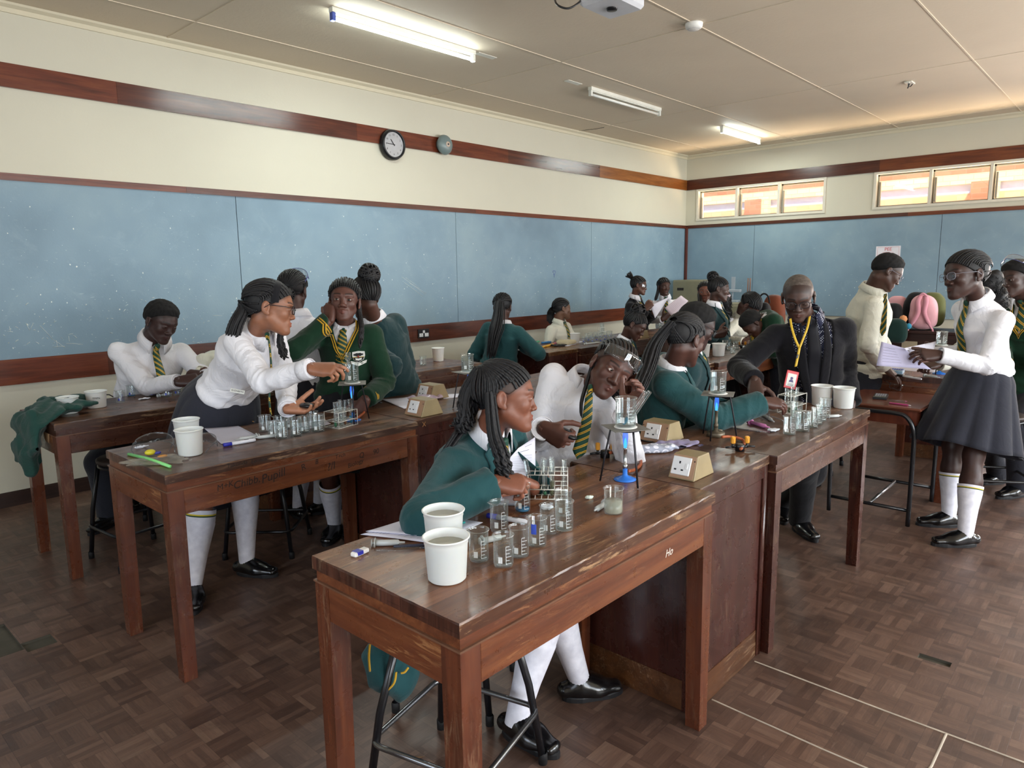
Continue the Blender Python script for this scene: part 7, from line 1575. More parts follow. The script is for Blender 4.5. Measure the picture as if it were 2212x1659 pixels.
rod((1925, 823, 4.75), (1962, 812, 4.95), .0035, 'thin glass stirring rod near the clear pen', 'rod', [clr, clr]) if False else None
m = MB(); e0 = on(757, 1206); m.rbox(-.006, .045, -.011, .011, .0006, .013, .003); o = m.build('eraser', [plain('eraser_white', 'e6e4e2', .6)]); o.location = tuple(on(766, 1203)); o.rotation_euler = (0, 0, .55-.42); tag(o, 'white eraser with blue sleeve band on the front table corner', 'eraser')
q = MB(); q.box(.002, .022, -.0113, .0113, .004, .0136); q.build('sleeve', [blu], o)
# calculators, phones
def gadget(px, py, rz, w, l, h, label, cat, body, scr=None, keys=None, name='calculator', z=HB, nk=(5, 8)):
    c = on(px, py, z); o = empty(name, tuple(c), rz, label, cat); m = MB(); m.rbox(-w/2, w/2, -l/2, l/2, .0006, h, .002); m.build('case', [body], o)
    if scr: m = MB(); m.box(-w*.40, w*.40, l*.24, l*.42, h, h+.0006); m.build('display', [scr], o)
    if keys:
        m = MB()
        for i in range(nk[0]):
            for j in range(nk[1]): x = -w*.42+w*.84*(i+.12)/nk[0]; y = -l*.44+l*.62*(j+.12)/nk[1]; m.box(x, x+w*.84*.72/nk[0], y, y+l*.62*.66/nk[1], h, h+.0016)
        m.build('keys', [keys], o)
    return o
lcd = plain('lcd_screen', '6f7a72', .15); dkscr = plain('dark_screen', '16171c', .08); keyw = plain('grey_keys', '9c9ea8', .5); casew = plain('silver_case', 'b9bcc8', .3); caseb = plain('black_case', '1b1c20', .4)
gadget(1062, 1077, -1.05, .078, .150, .016, 'silver scientific calculator beside the dark goggles', 'calculator', casew, lcd, keyw); gadget(1098, 1078, -1.0, .07, .14, .009, 'phone with dark screen lying right of the calculator', 'phone', casew, dkscr, None, 'phone')
Zd = .752
gadget(1902, 859, .05, .080, .165, .015, 'black scientific calculator on the school desk', 'calculator', caseb, lcd, keyw, z=Zd).rotation_euler = (0, 0, 1.75)
gadget(1937, 806, 1.7, .085, .13, .025, 'pale blue pocket calculator on the right bench edge', 'calculator', plain('pale_blue_case', '8fb4d4', .4), lcd, blu, z=HB, nk=(5, 2))
rod((1921, 872), (1968, 878), .0048, 'magenta pen lying on the school desk', 'pen', [magenta, wht], z=Zd); rod((1916, 866), (1960, 869), .005, 'clear pen with pink tip on the school desk', 'pen', [clr, pink], z=Zd)
rod((1938, 813), (1990, 822), .0085, 'white marker with black cap on the right bench', 'marker', [blackp, wht], 'marker'); rod((1995, 813), (2030, 818), .008, 'syringe by the marker on the right bench', 'syringe', [syr], 'syringe')
# black hand timers held or leaned
def device(p, label, s=(.030, .045, .013), M=None):
    V, F = surf(f_ell((0, 0, 0), s), (-.07,)*3, (.07,)*3, .006); o = mesh_obj('handheld_timer', V, F, blackp, None, True, None, tuple(p)); tag(o, label, 'timer')
    m = MB(); m.lathe([(0, s[2]*.96), (s[0]*.5, s[2]*.92), (s[0]*.5, s[2]*.80)], 14); m.build('timer_face', [dkscr], o); return o
def held_at(k, hand, l): w, A = PEOPLE[k][1]['_h'+hand]; return w+np.array(l)@A
if PEOPLE:
    d_ = device(held_at('goggle', 'R', (.020, .085, -.028)), 'black handheld timer in the goggled girl\'s right hand'); d_.rotation_euler = (.4, .2, 0)
    device(held_at('lean', 'L', (.0, .085, -.018)), 'black timer lying on the open palm of the leaning girl'); device(held_at('mouse', 'R', (.01, .09, -.028)), 'small black device in the hand of the girl with piled hair')
# wire test tube holder in the stretched hand, one tube in its loop
def tongs(A, B, label):
    A, B = np.array(A), np.array(B); d = nrm(B-A); s = nrm(np.cross(d, (0, 0, 1))); L = np.linalg.norm(B-A); o = empty('test_tube_holder', tuple(A), 0, label, 'holder')
    for sg in (-1, 1):
        m = MB(); m.tube([-d*L*.25*0+s*sg*.010, d*L*.25+s*sg*.006, d*L*.42+s*sg*.001, d*L*.75+s*sg*.004, d*L*.92+s*sg*.014, d*L+s*sg*.010, d*L*1.06+s*sg*.010+np.array([0, 0, .018]), d*L*1.06+s*sg*.002+np.array([0, 0, .018])], .0015, 6); m.build('wire_arm', [steel], o)
    m = MB(); m.tube([d*L*.42+np.array([math.cos(t)*.006*d[0], math.cos(t)*.006*d[1], math.sin(t)*.006]) for t in np.arange(12)*math.pi/6], .0015, 6, closed=True); m.build('spring_coil', [steel], o); return o
if PEOPLE:
    ha = held_at('lean', 'R', (.015, .14, -.02)); hb = atD(752, 772, 3.2); tongs(ha, hb, 'wire test tube holder in the leaning girl\'s stretched hand')
    tt = empty('test_tube', tuple(hb-np.array([0, 0, .045])), 0, 'test tube hanging in the wire holder above the graffiti table beaker', 'test tube'); m = MB(); m.lathe([(0, 0), (.006, .002), (.0078, .009), (.0078, .06), (.0088, .062), (.007, .06), (.007, .009), (0, .003)], 14); m.build('glass_wall', [glass], tt)
tongs(on(1060, 1056, HB+.02), on(1140, 1050, HB+.012), 'wire test tube holder on the front table behind the calculator'); tongs(on(1526, 918, HB+.004), on(1596, 912, HB+.004), 'wire test tube holder lying by the brass burner')
# ================================================================== stools under and behind the benches
def foot2(a, b): A, B = on(*a, z=0), on(*b, z=0); return (A+B)/2
stool(1.37, 1.50, .25, 'black tube stool under the front table with a green blazer over it', h=.58, w0=.40, w1=.27, rings=(.20,), worn=True)
ps = {k: J(v[1]['pel']) for k, v in PEOPLE.items()} if PEOPLE else {}
if PEOPLE:
    p = ps['near']; stool(p[0]+.02, p[1]+.02, .5, 'stool the braided girl in green perches on', h=p[2]-.12, w0=.36)
    p = ps['boy']; stool(p[0], p[1]-.0, .3, 'black stool under the seated boy', h=p[2]-.13, w0=.36)
    p = ps['longtail']; stool(p[0], p[1], .2, 'stool under the girl with the long ponytail', h=p[2]-.20, w0=.36)
    p = ps['profile']; stool(p[0], p[1], .2, 'stool under the girl gazing right', h=max(.45, p[2]-.13), w0=.36)
    p = ps['lookdown']; stool(p[0], p[1], .2, 'stool under the girl looking down', h=max(.45, p[2]-.13), w0=.36)
c = on(205, 1212, 0); stool(c[0]+.20, c[1]-.10, .1, 'black tube stool between the two left tables', h=.60, w0=.36)
c = on(635, 1192, 0); stool(c[0]-.05, c[1]+.19, .75, 'black stool behind the graffiti table by the white socks', h=.60, w0=.38, rings=(.16,))
stool(5.05, 2.02, .3, 'black stool left of the school desk, behind the suited man', h=.62, w0=.38); stool(5.62, .72, .5, 'black stool behind the standing girl', h=.62, w0=.38); stool(5.75, 1.95, .1, 'black stool near the bending boy', h=.60, w0=.36)
# ---------------------------------------------------------------- school desk with tube frame
form = wood('formica_top', '5e3326', '74412f', '8a5440', 'Y', .7, rough=.22, coat=.3); form_s = wood('desk_box_veneer', '4e2419', '6a3524', '7b4431', 'Z', .6, rough=.3)
sdk = empty('school_desk', (4.72, .985, 0), 0, 'small school desk with reddish laminate top on black tube legs', 'desk')
m = MB(); m.rbox(0, .60, 0, .50, .732, .752, .008); m.build('desktop', [form], sdk)
m = MB(); m.box(.03, .58, .03, .47, .640, .731); m.build('desk_box', [form_s], sdk)
for x in (-.02, .60):
    m = MB(); m.tube(catmull([(x+.03, .03, .012), (x+.01, .025, .45), (x, .03, .62), (x, .075, .70), (x, .14, .716), (x, .25, .716), (x, .36, .716), (x, .44, .70), (x, .49, .62), (x+.01, .50, .45), (x+.03, .50, .012)], 5), .0135, 12); m.build('leg', [blk], sdk)
    m = MB(); m.tube([(x+.03, .03, .11), (x+.03, .50, .11)], .011, 10); m.build('stretcher', [blk], sdk)
m = MB(); m.tube([(.01, .26, .11), (.63, .26, .11)], .011, 10); m.build('cross_bar', [chromeish], sdk)
# ---------------------------------------------------------------- ceiling: tube lights, detector, projector
tube_on = emit('lit_tube', (.90, 1.0, .97), 14); tube_off = plain('unlit_tube', 'e8ebe6', .2); fitm = plain('light_fitting', 'dedfd6', .35); endcap = plain('tube_end_cap', 'd8dbd4', .3); bluecap = plain('blue_end_cap', '3c50a0', .4)
def tubelight(x0, x1, y, lit, label, blue_ends=False):
    o = empty('ceiling_light', (x0, y, ZC-.06), 0, label, 'light'); L = x1-x0; t = .06
    m = MB(); m.box(0, L, -.022, .022, t-.034, t-.001, top=0); m.box(.01, L-.01, -.012, .012, t-.042, t-.034); m.build('fitting', [fitm], o)
    m = MB(); m.tube([(.045, 0, -.012), (L-.045, 0, -.012)], .0135, 14); m.build('lamp_tube', [tube_on if lit else tube_off], o)
    for x in (0, L-.03): m = MB(); m.rbox(x, x+.03, -.018, .018, -.030, t-.034, .003); m.build('end_cap', [bluecap if blue_ends and x == 0 else endcap], o)
    if lit: lamp('tube_glow', 'AREA', ((x0+x1)/2, y, ZC-.10), 26, (.90, 1.0, .96), (L, .05), target=((x0+x1)/2, y+.001, 0)); lamp('tube_glow', 'AREA', ((x0+x1)/2, y, ZC-.035-.06), 5, (.90, 1.0, .96), (L, .03), rot=(math.pi, 0, 0))
    return o
tubelight(3.06, 4.46, 4.44, True, 'lit fluorescent tube light nearest the viewer', True); tubelight(6.10, 7.46, 4.44, False, 'unlit fluorescent tube light in the middle of the ceiling'); tubelight(8.93, 10.12, 4.40, True, 'lit fluorescent tube light near the far windows')
for i, (x, y, w) in enumerate(((4.62, 4.46, .22), (5.85, 4.46, .22))): m = MB(); m.box(x-w/2, x+w/2, y-.03, y+.03, ZC-.0045, ZC-.0005); struct('trim_%d' % (14+i), m, [fitm])
m = MB(); m.lathe([(0, -.045), (.045, -.045), (.062, -.032), (.066, -.008), (.066, -.0005), (0, -.0005)], 28); o = m.build('smoke_detector', [plain('detector_plastic', 'e6e6e2', .4)], None, (5.155, 2.788, ZC)); tag(o, 'round white smoke detector on the ceiling', 'smoke detector')
m = MB(); m.lathe([(.046, -.0455), (.046, -.040), (.050, -.036)], 24); m.build('vent_ring', [plain('detector_grey', '9a9aa0', .5)], o)
q_ = atZ(1322, 18, 3.13); o = empty('projector', tuple(q_), 0, 'pale projector hanging at the top edge of the picture', 'projector'); prj = plain('projector_shell', 'c9ccd2', .35)
m = MB(); m.rbox(-.16, .16, -.13, .13, .0, .10, .018); m.build('shell', [prj], o); m = MB(); m.tube([(0, 0, .10), (0, 0, ZC-q_[2]-.001)], .022, 12); m.build('mount_pole', [prj], o)
m = MB(); m.lathe([(0, -.012), (.03, -.012), (.034, 0)], 20); m.build('foot_pad', [blackp], o)
m = MB(); m.tube(catmull([atZ(1258, -6, 3.2), atZ(1250, 6, 3.14), atZ(1228, 18, 3.10), atZ(1206, 12, 3.12), atZ(1198, -4, 3.2), atZ(1196, -40, ZC)], 6), .006, 8); tag(m.build('projector_cable', [blackp]), 'black cable looping down beside the projector', 'cable')
c = np.array([8.288, 2.063, ZC]); m = MB(); m.box(-.07, .07, -.035, .035, -.012, -.0005); m.box(-.09, -.06, -.02, .02, -.02, -.012); o = m.build('ceiling_rose', [fitm], None, tuple(c)); tag(o, 'open wiring box with bare wires on the right part of the ceiling', 'wiring box'); m = MB(); m.tube([(-.04, 0, -.012), (0, .01, -.04), (.05, 0, -.03), (.03, -.02, -.014)], .005, 6); m.tube([(0, 0, -.014), (.02, .02, -.05)], .006, 6); m.build('wires', [blackp], o)
m = MB(); V_ = [atZ(1255, 282, ZC-.0012), atZ(1272, 280, ZC-.0012), atZ(1290, 278, ZC-.0012), atZ(1305, 275, ZC-.0012)]; m.tube(V_, .004, 5); struct('trim_16', m, [blackp])
# ---------------------------------------------------------------- on the walls
clk = empty('wall_clock', (4.715, YW-.001, 2.888), 0, 'round black wall clock with silver face showing quarter to eleven', 'clock'); RX = Matrix.Rotation(math.pi/2, 4, 'X')
m = MB(); m.lathe([(0, .0225), (.150, .0225), (.152, .035), (.140, .075), (.128, .080), (.124, .074), (.122, .060), (0, .060)], 48, M=RX); m.build('case', [plain('clock_case', '15171c', .3)], clk)
m = MB(); m.lathe([(0, .0615), (.121, .0615)], 48, M=RX); dial = m.build('dial', [plain('silver_dial', 'b9bcc2', .3, metal=.5)], clk)
for k in range(12):
    a = math.pi/2-(k+1)*math.pi/6; text('numeral', str(k+1), .026, frameM((.095*math.cos(a), -.0622, .095*math.sin(a)), (1, 0, 0), (0, 0, 1)), ink, dial)
for L_, w_, a in ((.060, .0045, math.radians(128)), (.092, .0032, math.radians(177))):
    m = MB(); m.box(-.015, L_, -w_, w_, .0625, .0645, M=RX @ Matrix.Rotation(a, 4, 'Z')); m.build('hand', [blackp], clk)
bel = empty('school_bell', (5.405, YW-.0225, 2.965), 0, 'grey domed electric bell on the upper wooden band', 'bell'); gb = plain('grey_bell_paint', '6f7f80', .35)
m = MB(); m.lathe([(0, 0), (.08, 0), (.08, .035), (0, .035)], 28, M=RX); m.build('bell_base', [gb], bel); m = MB(); m.lathe([(.102, .040), (.105, .045), (.100, .062), (.082, .084), (.05, .098), (0, .104)], 40, M=RX); m.build('gong', [gb], bel)
m = MB(); m.lathe([(0, .1052), (.028, .1050), (.029, .100)], 24, M=RX); d_ = m.build('centre_label', [plain('bell_label', 'c9b6a6', .5)], bel); m = MB(); m.lathe([(0, .110), (.009, .110), (.010, .104)], 12, M=RX); m.build('bolt', [blackp], d_)
skt = empty('wall_socket', (5.045, YW-.0305, .952), 0, 'double socket outlet with dark plate on the lower wooden band', 'socket'); m = MB(); m.rbox(-.078, .078, -.012, 0, -.048, .048, .002); m.build('back_plate', [plain('dark_metal_plate', '2a2a2e', .35, metal=.5)], skt)
for x in (-.038, .038):
    m = MB(); m.rbox(x-.026, x+.026, -.0165, -.0122, -.034, .004, .001); s_ = m.build('outlet', [white_pl], skt); m = MB(); [m.box(x+a-.003, x+a+.003, -.0172, -.0166, b-.003, b+.003) for a, b in ((0, -.008), (-.011, -.024), (.011, -.024))]; m.build('pin_hole', [blackp], s_)
m = MB(); m.rbox(-.014, .014, -.0165, -.0122, .006, .034, .001); m.build('switch', [white_pl], skt)
pst = empty('poster', (XC-.0185, 2.815, 1.76), 0, 'white notice headed PEE pinned on the far blue wall', 'poster'); m = MB(); m.box(-.0018, 0, -.155, .155, -.12, .12); sh_ = m.build('sheet', [plain('poster_paper', 'd9d9e2', .7)], pst)
redk = plain('red_print', 'b8393c', .7); fm_ = lambda y, z: frameM((-.0022, y, z), (0, -1, 0), (0, 0, 1)); text('heading', 'PEE', .062, fm_(0, .075), redk, sh_)
m = MB(); [m.box(-.0022, -.0018, -.135, .135, z, z+.0022) for z in (-.108, .105)]; [m.box(-.0022, -.0018, y, y+.0022, -.108, .105) for y in (-.135, .133)]; m.box(-.0022, -.0018, -.07, .07, .034, .037); m.build('border', [redk], sh_)
for z, s_ in ((.008, 'Point = P mark'), (-.030, 'E vidence marks'), (-.072, 'Give E xplanation')): text('line_of_text', s_, .024, fm_(0, z), ink, sh_)
text('scrawl', 'P', .001, fm_(0, 0), ink, sh_) if False else None
m = MB(); hp_ = atY(1197, 588, YW-.0188); m.tube([(.030*k_[0], 0, .030*k_[1]) for k_ in ((0, -1.4), (-.6, -.4), (-.9, .3), (-.5, .8), (0, .3), (.5, .8), (.9, .3), (.6, -.4), (0, -1.4), (0, -2.3))], .0022, 5); o = m.build('heart_doodle', [ink_b], None, tuple(hp_)); tag(o, 'small drawn heart on the blue wall', 'drawing')
# scratches on the left blue board
m = MB(); rs_ = random.Random(3)
def scr(px, py, dx, dy, w=.0018):
    a, b = atY(px, py, YW-.0186), atY(px+dx, py+dy, YW-.0186); m.tube([a, (a+b)/2+np.array([0, 0, .003]), b], w, 4)
for a_ in ((86, 703, 28, 30), (114, 733, 26, 18), (122, 735, 2, 16), (114, 750, 26, -2), (56, 698, 8, 16), (66, 712, 6, -14), (143, 742, 36, 2), (16, 716, 12, 1), (20, 705, 3, 12), (148, 726, 2, 12), (158, 724, 8, 6), (148, 723, 10, -2), (57, 745, 8, -6), (876, 600, 30, 22), (873, 610, 40, 30), (885, 612, 36, 22), (460, 682, 20, 0), (640, 690, 12, 14), (868, 598, 50, 38)): scr(*a_)
for k in range(60): x, y = rs_.uniform(5, 450), rs_.uniform(640, 755); scr(x, y, rs_.uniform(-7, 7), rs_.uniform(-5, 5), rs_.uniform(.0012, .003))
struct('trim_17', m, [plain('chipped_paint', 'c9d3d3', .8)])
# ---------------------------------------------------------------- far corner: beige cabinet, balance, bags
bg = plain('beige_enamel', '7e7a63', .45, var=.05); bgd = plain('beige_enamel_light', '8f8b76', .45, var=.04)
xA = 10.05; yL, yR = atX(1452, 620, xA)[1], atX(1531, 620, xA)[1]; zt = atX(1490, 605, xA)[2]
o = empty('storage_cabinet', (xA, yR, 0), 0, 'tall beige metal cabinet with black label in the far corner', 'cabinet'); w_ = yL-yR
m = MB(); m.rbox(.02, .6, 0, w_, .001, zt, .008); m.build('carcass', [bg], o)
for a, b in ((.03, zt*.58), (zt*.59, zt-.02)): m = MB(); m.rbox(0, .02, .012, w_-.012, a, b, .004); m.build('door', [bg], o)
m = MB(); m.box(-.002, .0, w_-.20, w_-.09, zt-.16, zt-.12); m.build('label', [ink], o); m = MB(); m.box(-.012, 0, .03, .055, zt-.18, zt-.14); m.build('handle', [steel], o)
yL2, yR2 = atX(1545, 670, xA)[1], atX(1606, 670, xA)[1]; zt2 = atX(1585, 654, xA)[2]; o = empty('storage_cabinet', (xA, yR2, 0), 0, 'low beige metal cupboard carrying the balance', 'cabinet'); w2 = yL2-yR2
m = MB(); m.rbox(0, .55, 0, w2, .001, zt2, .01); m.build('carcass', [bgd], o); m = MB(); m.rbox(-.018, 0, .01, w2-.01, .03, zt2-.05, .004); m.build('door', [bg], o)
pb = atX(1582, 652, xA+.2); o = empty('balance', (pb[0], pb[1], zt2+.001), 0, 'white laboratory balance with upright scale on the low cupboard', 'balance'); wb_ = plain('balance_white', '9aa3ad', .4)
z_ = zt2+.001; H1 = atX(1582, 628, xA+.2)[2]-z_; H2 = atX(1582, 598, xA+.2)[2]-z_
m = MB(); m.rbox(-.06, .06, -.10, .10, 0, .03, .004); m.tube([(0, 0, .03), (0, 0, H1)], .012, 8); m.build('stand', [wb_], o); m = MB(); m.rbox(-.03, .03, -.13, .10, H1-.02, H1+.02, .004); m.build('beam', [wb_], o); m = MB(); m.box(-.005, .005, -.035, .025, H1+.02, H2); m.build('scale_plate', [wb_], o)
m = MB(); [m.tube([(0, -.27+a, 0), (0, -.27+a, H2-.02)], .011, 8) for a in (0, .035)]; m.rbox(-.05, .05, -.32, -.19, 0, .02, .003); m.build('rods', [plain('brown_rod', '6f5348', .5)], o)
# dark cupboard under the bags
xB = 9.1; yl, yr = 2.62, .35; zB = float(atX(1985, 713, xB+.15)[2]); dkw = wood('dark_cupboard_wood', '1e0f0c', '2e1712', '40211a', 'Y', .8, rough=.35)
o = empty('storage_cabinet', (xB, yr, 0), 0, 'long dark wooden cupboard the school bags lie on', 'cabinet'); m = MB(); m.rbox(0, .55, 0, yl-yr, .001, zB-.03, .004); m.build('carcass', [dkw], o); m = MB(); m.rbox(-.02, .57, -.02, yl-yr+.02, zB-.03, zB, .004); m.build('worktop', [dkw], o)
m = MB(); a_ = atX(1948, 742, xB)-np.array([xB, yr, 0]); m.box(-.003, 0, a_[1]-.16, a_[1], a_[2]-.10, a_[2]+.03); m.build('paper_notice', [plain('old_notice', 'a3957c', .8)], o)
def bag(px, pyb, pyt, x, wpx, label, mat, depth=.10, seed=1, strap=None, name='backpack', lean=0.0, zb=None, extra=None):
    b0 = atX(px, pyb, x); z0 = zB if zb is None else zb; t0 = atX(px, pyt, x); H = t0[2]-z0; Wd = abs(atX(px-wpx/2, pyb, x)[1]-atX(px+wpx/2, pyb, x)[1])/2; D = depth
    fn = lambda P: (f_ell((0, 0, H*.5), (D, Wd, H*.56))(P)*.0+smax((np.abs(P[:, 0]/D)**3+np.abs(P[:, 1]/(Wd*(1-.22*np.clip(P[:, 2]/H, 0, 1)**3)))**3.2+np.abs((P[:, 2]-H*.5)/(H*.5))**3.6)**(1/3.2)-1, -9.0, .01)*D*.8+folds(P, .0035, seed, 16))
    V, F = surf(fn, (-D*1.3, -Wd*1.25, -.03), (D*1.3, Wd*1.25, H*1.12), .014); o = empty(name, (b0[0], b0[1], z0+.012), 0, label, 'bag'); mesh_obj('bag_body', V, F, [mat], o)
    if strap:
        for sg in (-1, 1):
            pts = catmull([(-D*.75, sg*Wd*.18, H*.97), (-D*1.08, sg*Wd*.28, H*.8), (-D*1.12, sg*Wd*.22, H*.5), (-D*1.10, sg*Wd*.55, H*.2), (-D*.95, sg*Wd*.82, H*.02)], 6); V2 = []
            for i, p in enumerate(pts):
                w = .024 if i < len(pts)*.75 else .010
                V2 += [(p[0], p[1]-w, p[2]), (p[0]-.006, p[1], p[2]), (p[0], p[1]+w, p[2])]
            o2 = mesh_obj('shoulder_strap', V2, [(i*3+k, i*3+3+k, i*3+4+k, i*3+1+k) for i in range(len(pts)-1) for k in (0, 1)], [strap], o); md = o2.modifiers.new('t', 'SOLIDIFY'); md.thickness = .008
            if sg < 0 or True: m = MB(); m.tube([(-D*.97, sg*Wd*.82, H*.03), (-D*1.15, sg*Wd*.95, -H*.12), (-D*1.16, sg*Wd*.9, -H*.45)], .010, 6); m.build('webbing', [strap], o)
        m = MB(); m.tube(catmull([(-D*.8, -Wd*.3, H*.95), (-D*.9, 0, H*1.04), (-D*.8, Wd*.3, H*.95)], 5), .012, 8); m.build('grab_handle', [strap], o)
    return o
pk = cloth('pink_backpack_cloth', 'd9a3ab', .8, 500); pk2 = cloth('pink_strap_cloth', 'd393a2', .8, 500); bk_ = cloth('black_bag_cloth', '131317', .7, 500); olv = cloth('olive_bag_cloth', '5c6038', .8, 500); org = cloth('rust_bag_cloth', '6a3520', .8, 500); dgr = cloth('dark_green_heap', '16302c', .85, 700)
bag(1992, 712, 639, 9.12+.12, 62, 'pink quilted backpack with both straps facing the room', pk, .09, 2, pk2); bag(1978, 712, 634, 9.48, 62, 'black backpack behind the pink one', bk_, .09, 3); bag(2010, 712, 634, 9.55, 60, 'olive green backpack behind the pink one, right', olv, .09, 4)
bag(1934, 712, 641, 9.5, 52, 'second pink bag partly behind the bending boy', pk, .08, 5); bag(1926, 712, 656, 9.22, 44, 'black pouch bag with purple patch in front of the second pink bag', bk_, .09, 6); bag(1932, 740, 690, 9.0-.02, 54, 'dark green garment heap hanging below the black pouch', dgr, .07, 7, name='clothes_heap', zb=.72)
ch = empty('plush_charm', tuple(atX(1957, 695, 9.0)), 0, 'small orange and blue plush charms dangling beside the pink backpack', 'charm')
for (y, z, r, c_) in ((.03, .03, .045, 'c98a5c'), (.07, -.02, .04, 'd6a878'), (-.03, -.05, .035, '2f7f9c')): m = MB(); m.lathe([(0, -r), (r*.7, -r*.7), (r, 0), (r*.7, r*.7), (0, r)], 12, c=(0, y, z)); m.build('charm', [cloth('plush_'+c_, c_)], ch)
m = MB(); m.rbox(0, .5, 0, .62, zB+.001, float(atX(2040, 672, 9.2)[2]), .004); o = m.build('wooden_box', [dkw], None, (9.2, 1.0, 0)); tag(o, 'dark wooden box behind the far right tripod', 'box')
bag(1668, 745, 638, 7.75, 46, 'rust and black bag behind the suited man\'s shoulder', org, .1, 8, zb=.852); bag(1650, 745, 655, 7.35, 26, 'black handbag with tall handle left of the suited man', bk_, .07, 9, zb=.852, name='handbag')
hb_ = atX(1650, 655, 7.33); m = MB(); m.tube([(0, .05*math.cos(t)*1.2, .10*math.sin(t)) for t in np.linspace(0, math.pi, 12)], .009, 6); o = m.build('bag_handle', [bk_], bpy.data.objects['handbag'] if 'handbag' in bpy.data.objects else None)
if o.parent: o.location = Vector(tuple(hb_))-o.parent.location
tF2 = bench(7.065, 8.6, 2.565, 3.15, 'farthest table of the middle row, carrying the handbags', top_b, ap_d, seed=21)
# ---------------------------------------------------------------- clothes thrown over things
def cloth_heap(blobs, label, mat, seed, res=.010, amp=.012, piping=()):
    fs = [f_chain([J(a), J(b)], [nrm(s)]*2, [w]*2, [d]*2) for a, b, s, w, d in blobs]; U = union(fs, .04); pts = [J(x) for q in blobs for x in q[:2]]; c0 = np.mean(pts, 0); lo, hi = bbox(pts, .14)
    def fn(P):
        r = np.random.default_rng(seed); o = 0
        for i in range(4): d = nrm(r.normal(size=3)*np.array([1, 1, .55])).astype(np.float32); o = o+np.abs(np.sin(P@d*(17+9*i)+r.random()*6+1.5*np.sin(P@(d[[1, 2, 0]]*20))))/(1+.5*i)
        return U(P)+(o-1.2)*amp
    V, F = surf(fn, lo, hi, res); o = mesh_obj('blazer', V-c0, F, [mat], None, True, None, tuple(c0)); tag(o, label, 'blazer')
    for p in piping: m = MB(); m.tube(catmull([J(x)-c0 for x in p], 5), .0035, 6); m.build('piping', [yel], o)
    return o
g0 = cd(1, 0, 0)
cloth_heap([((1.24, 4.50, .905), (1.10, 4.42, .90), (0, 1, 0), .17, .030), ((1.10, 4.44, .89), (1.00, 4.42, .83), (0, 1, 0), .20, .045), ((1.00, 4.44, .86), (.975, 4.38, .68), (0, 1, 0), .17, .038), ((1.34, 4.62, .90), (1.15, 4.60, .91), (0, 1, 0), .09, .03), ((.975, 4.50, .70), (.98, 4.36, .62), (0, 1, 0), .09, .04)],
           'dark green blazer heaped over the end of the far left table', cloth('heaped_blazer_cloth', '20423b', .85, 700, .1, .3, .4), 5, .010, .016)
cloth_heap([((830, 1395, 2.20), (835, 1455, 2.18), g0, .062, .045), ((870, 1400, 2.24), (880, 1450, 2.22), g0, .045, .045), ((815, 1440, 2.16), (870, 1485, 2.20), g0, .045, .04), ((1.30, 1.45, .60), (1.40, 1.62, .605), (0, 1, 0), .12, .02)], 'green blazer with yellow piping hanging off the stool under the front table', blaz, 9, .008, .011,
           piping=[[(799, 1392, 2.06), (797, 1420, 2.06), (799, 1450, 2.08)], [(856, 1452, 2.12), (850, 1478, 2.12), (826, 1500, 2.13)], [(882, 1442, 2.14), (874, 1452, 2.14), (866, 1454, 2.14)]])
# ---------------------------------------------------------------- cases, bags and goggles on the tables
def pillow(cx, s, rz, label, mat, cat='pencil case', name='pencil_case', seed=1, amp=.004, pw=3.0, z=HB):
    c = on(*cx, z=z); hx, hy, hz = s; V, F = surf(lambda P: ((np.abs(P[:, 0]/hx)**pw+np.abs(P[:, 1]/hy)**pw+np.abs((P[:, 2]-hz)/hz)**2.2)**(1/pw)-1)*hz+folds(P, amp, seed, 60)*np.clip(P[:, 2]/hz, 0, 1), (-hx*1.2, -hy*1.2, -.004), (hx*1.2, hy*1.2, hz*2.4), max(.0035, hz/7)); V[:, 2] = np.maximum(V[:, 2], .0008)
    o = mesh_obj(name, V, F, mat, None, True, None, tuple(c)); o.rotation_euler = (0, 0, rz); return tag(o, label, cat)
def ringed():
    t = NT('ringed_grey_cloth'); vo = t.node('TexVoronoi'); vo.inputs['Scale'].default_value = 26; vo.inputs['Randomness'].default_value = .15; t.link(t.coord(), vo.inputs['Vector']); d = vo.outputs['Distance']
    t.base(t.mix(t.math('MULTIPLY', t.math('GREATER_THAN', d, .30), t.math('LESS_THAN', d, .44)), srgb('a3a9bb'), srgb('e0e2ee'))); t.set(rough=.7); return t.m
pillow((1412, 977), (.105, .036, .017), -.70, 'grey pencil case with white ring pattern beside the tripod', ringed(), seed=3); pillow((1462, 962), (.085, .055, .007), -.55, 'flat lilac mesh pouch behind the patterned pencil case', cloth('lilac_mesh', '8f87a6', .6, 300), 'pouch', 'pouch', 4)
pillow((918, 865), (.10, .045, .016), -.3, 'clear plastic bag with pink edge between the socket boxes', plain('hazy_pink_plastic', 'cdb9cb', .25, alpha=.85), 'plastic bag', 'plastic_bag', 6, .006)
pillow((1223, 745), (.10, .045, .028), -.6, 'cream pencil case on the orange topped cupboard', cloth('cream_canvas', 'b5a88a', .85, 400), seed=7)
zb_ = pillow((345, 997), (.125, .065, .006), -1.15+.45, 'clear zip bag with green closure lying at the corner of the graffiti table', plain('clear_zip_plastic', 'a8a294', .15, alpha=.35), 'zip bag', 'zip_bag', 8, .003)
a, b = on(278, 984)-on(345, 997), on(368, 1011)-on(345, 997); m = MB(); R_ = Matrix.Rotation(-(-1.15+.45), 3, 'Z'); A_, B_ = R_ @ Vector(tuple(a)), R_ @ Vector(tuple(b)); m.tube([A_+Vector((0, 0, .006)), (A_+B_)/2+Vector((0, 0, .012)), B_+Vector((0, 0, .006))], .0065, 8); m.build('zip_closure', [plain('green_zip', '7fd07a', .4)], zb_)
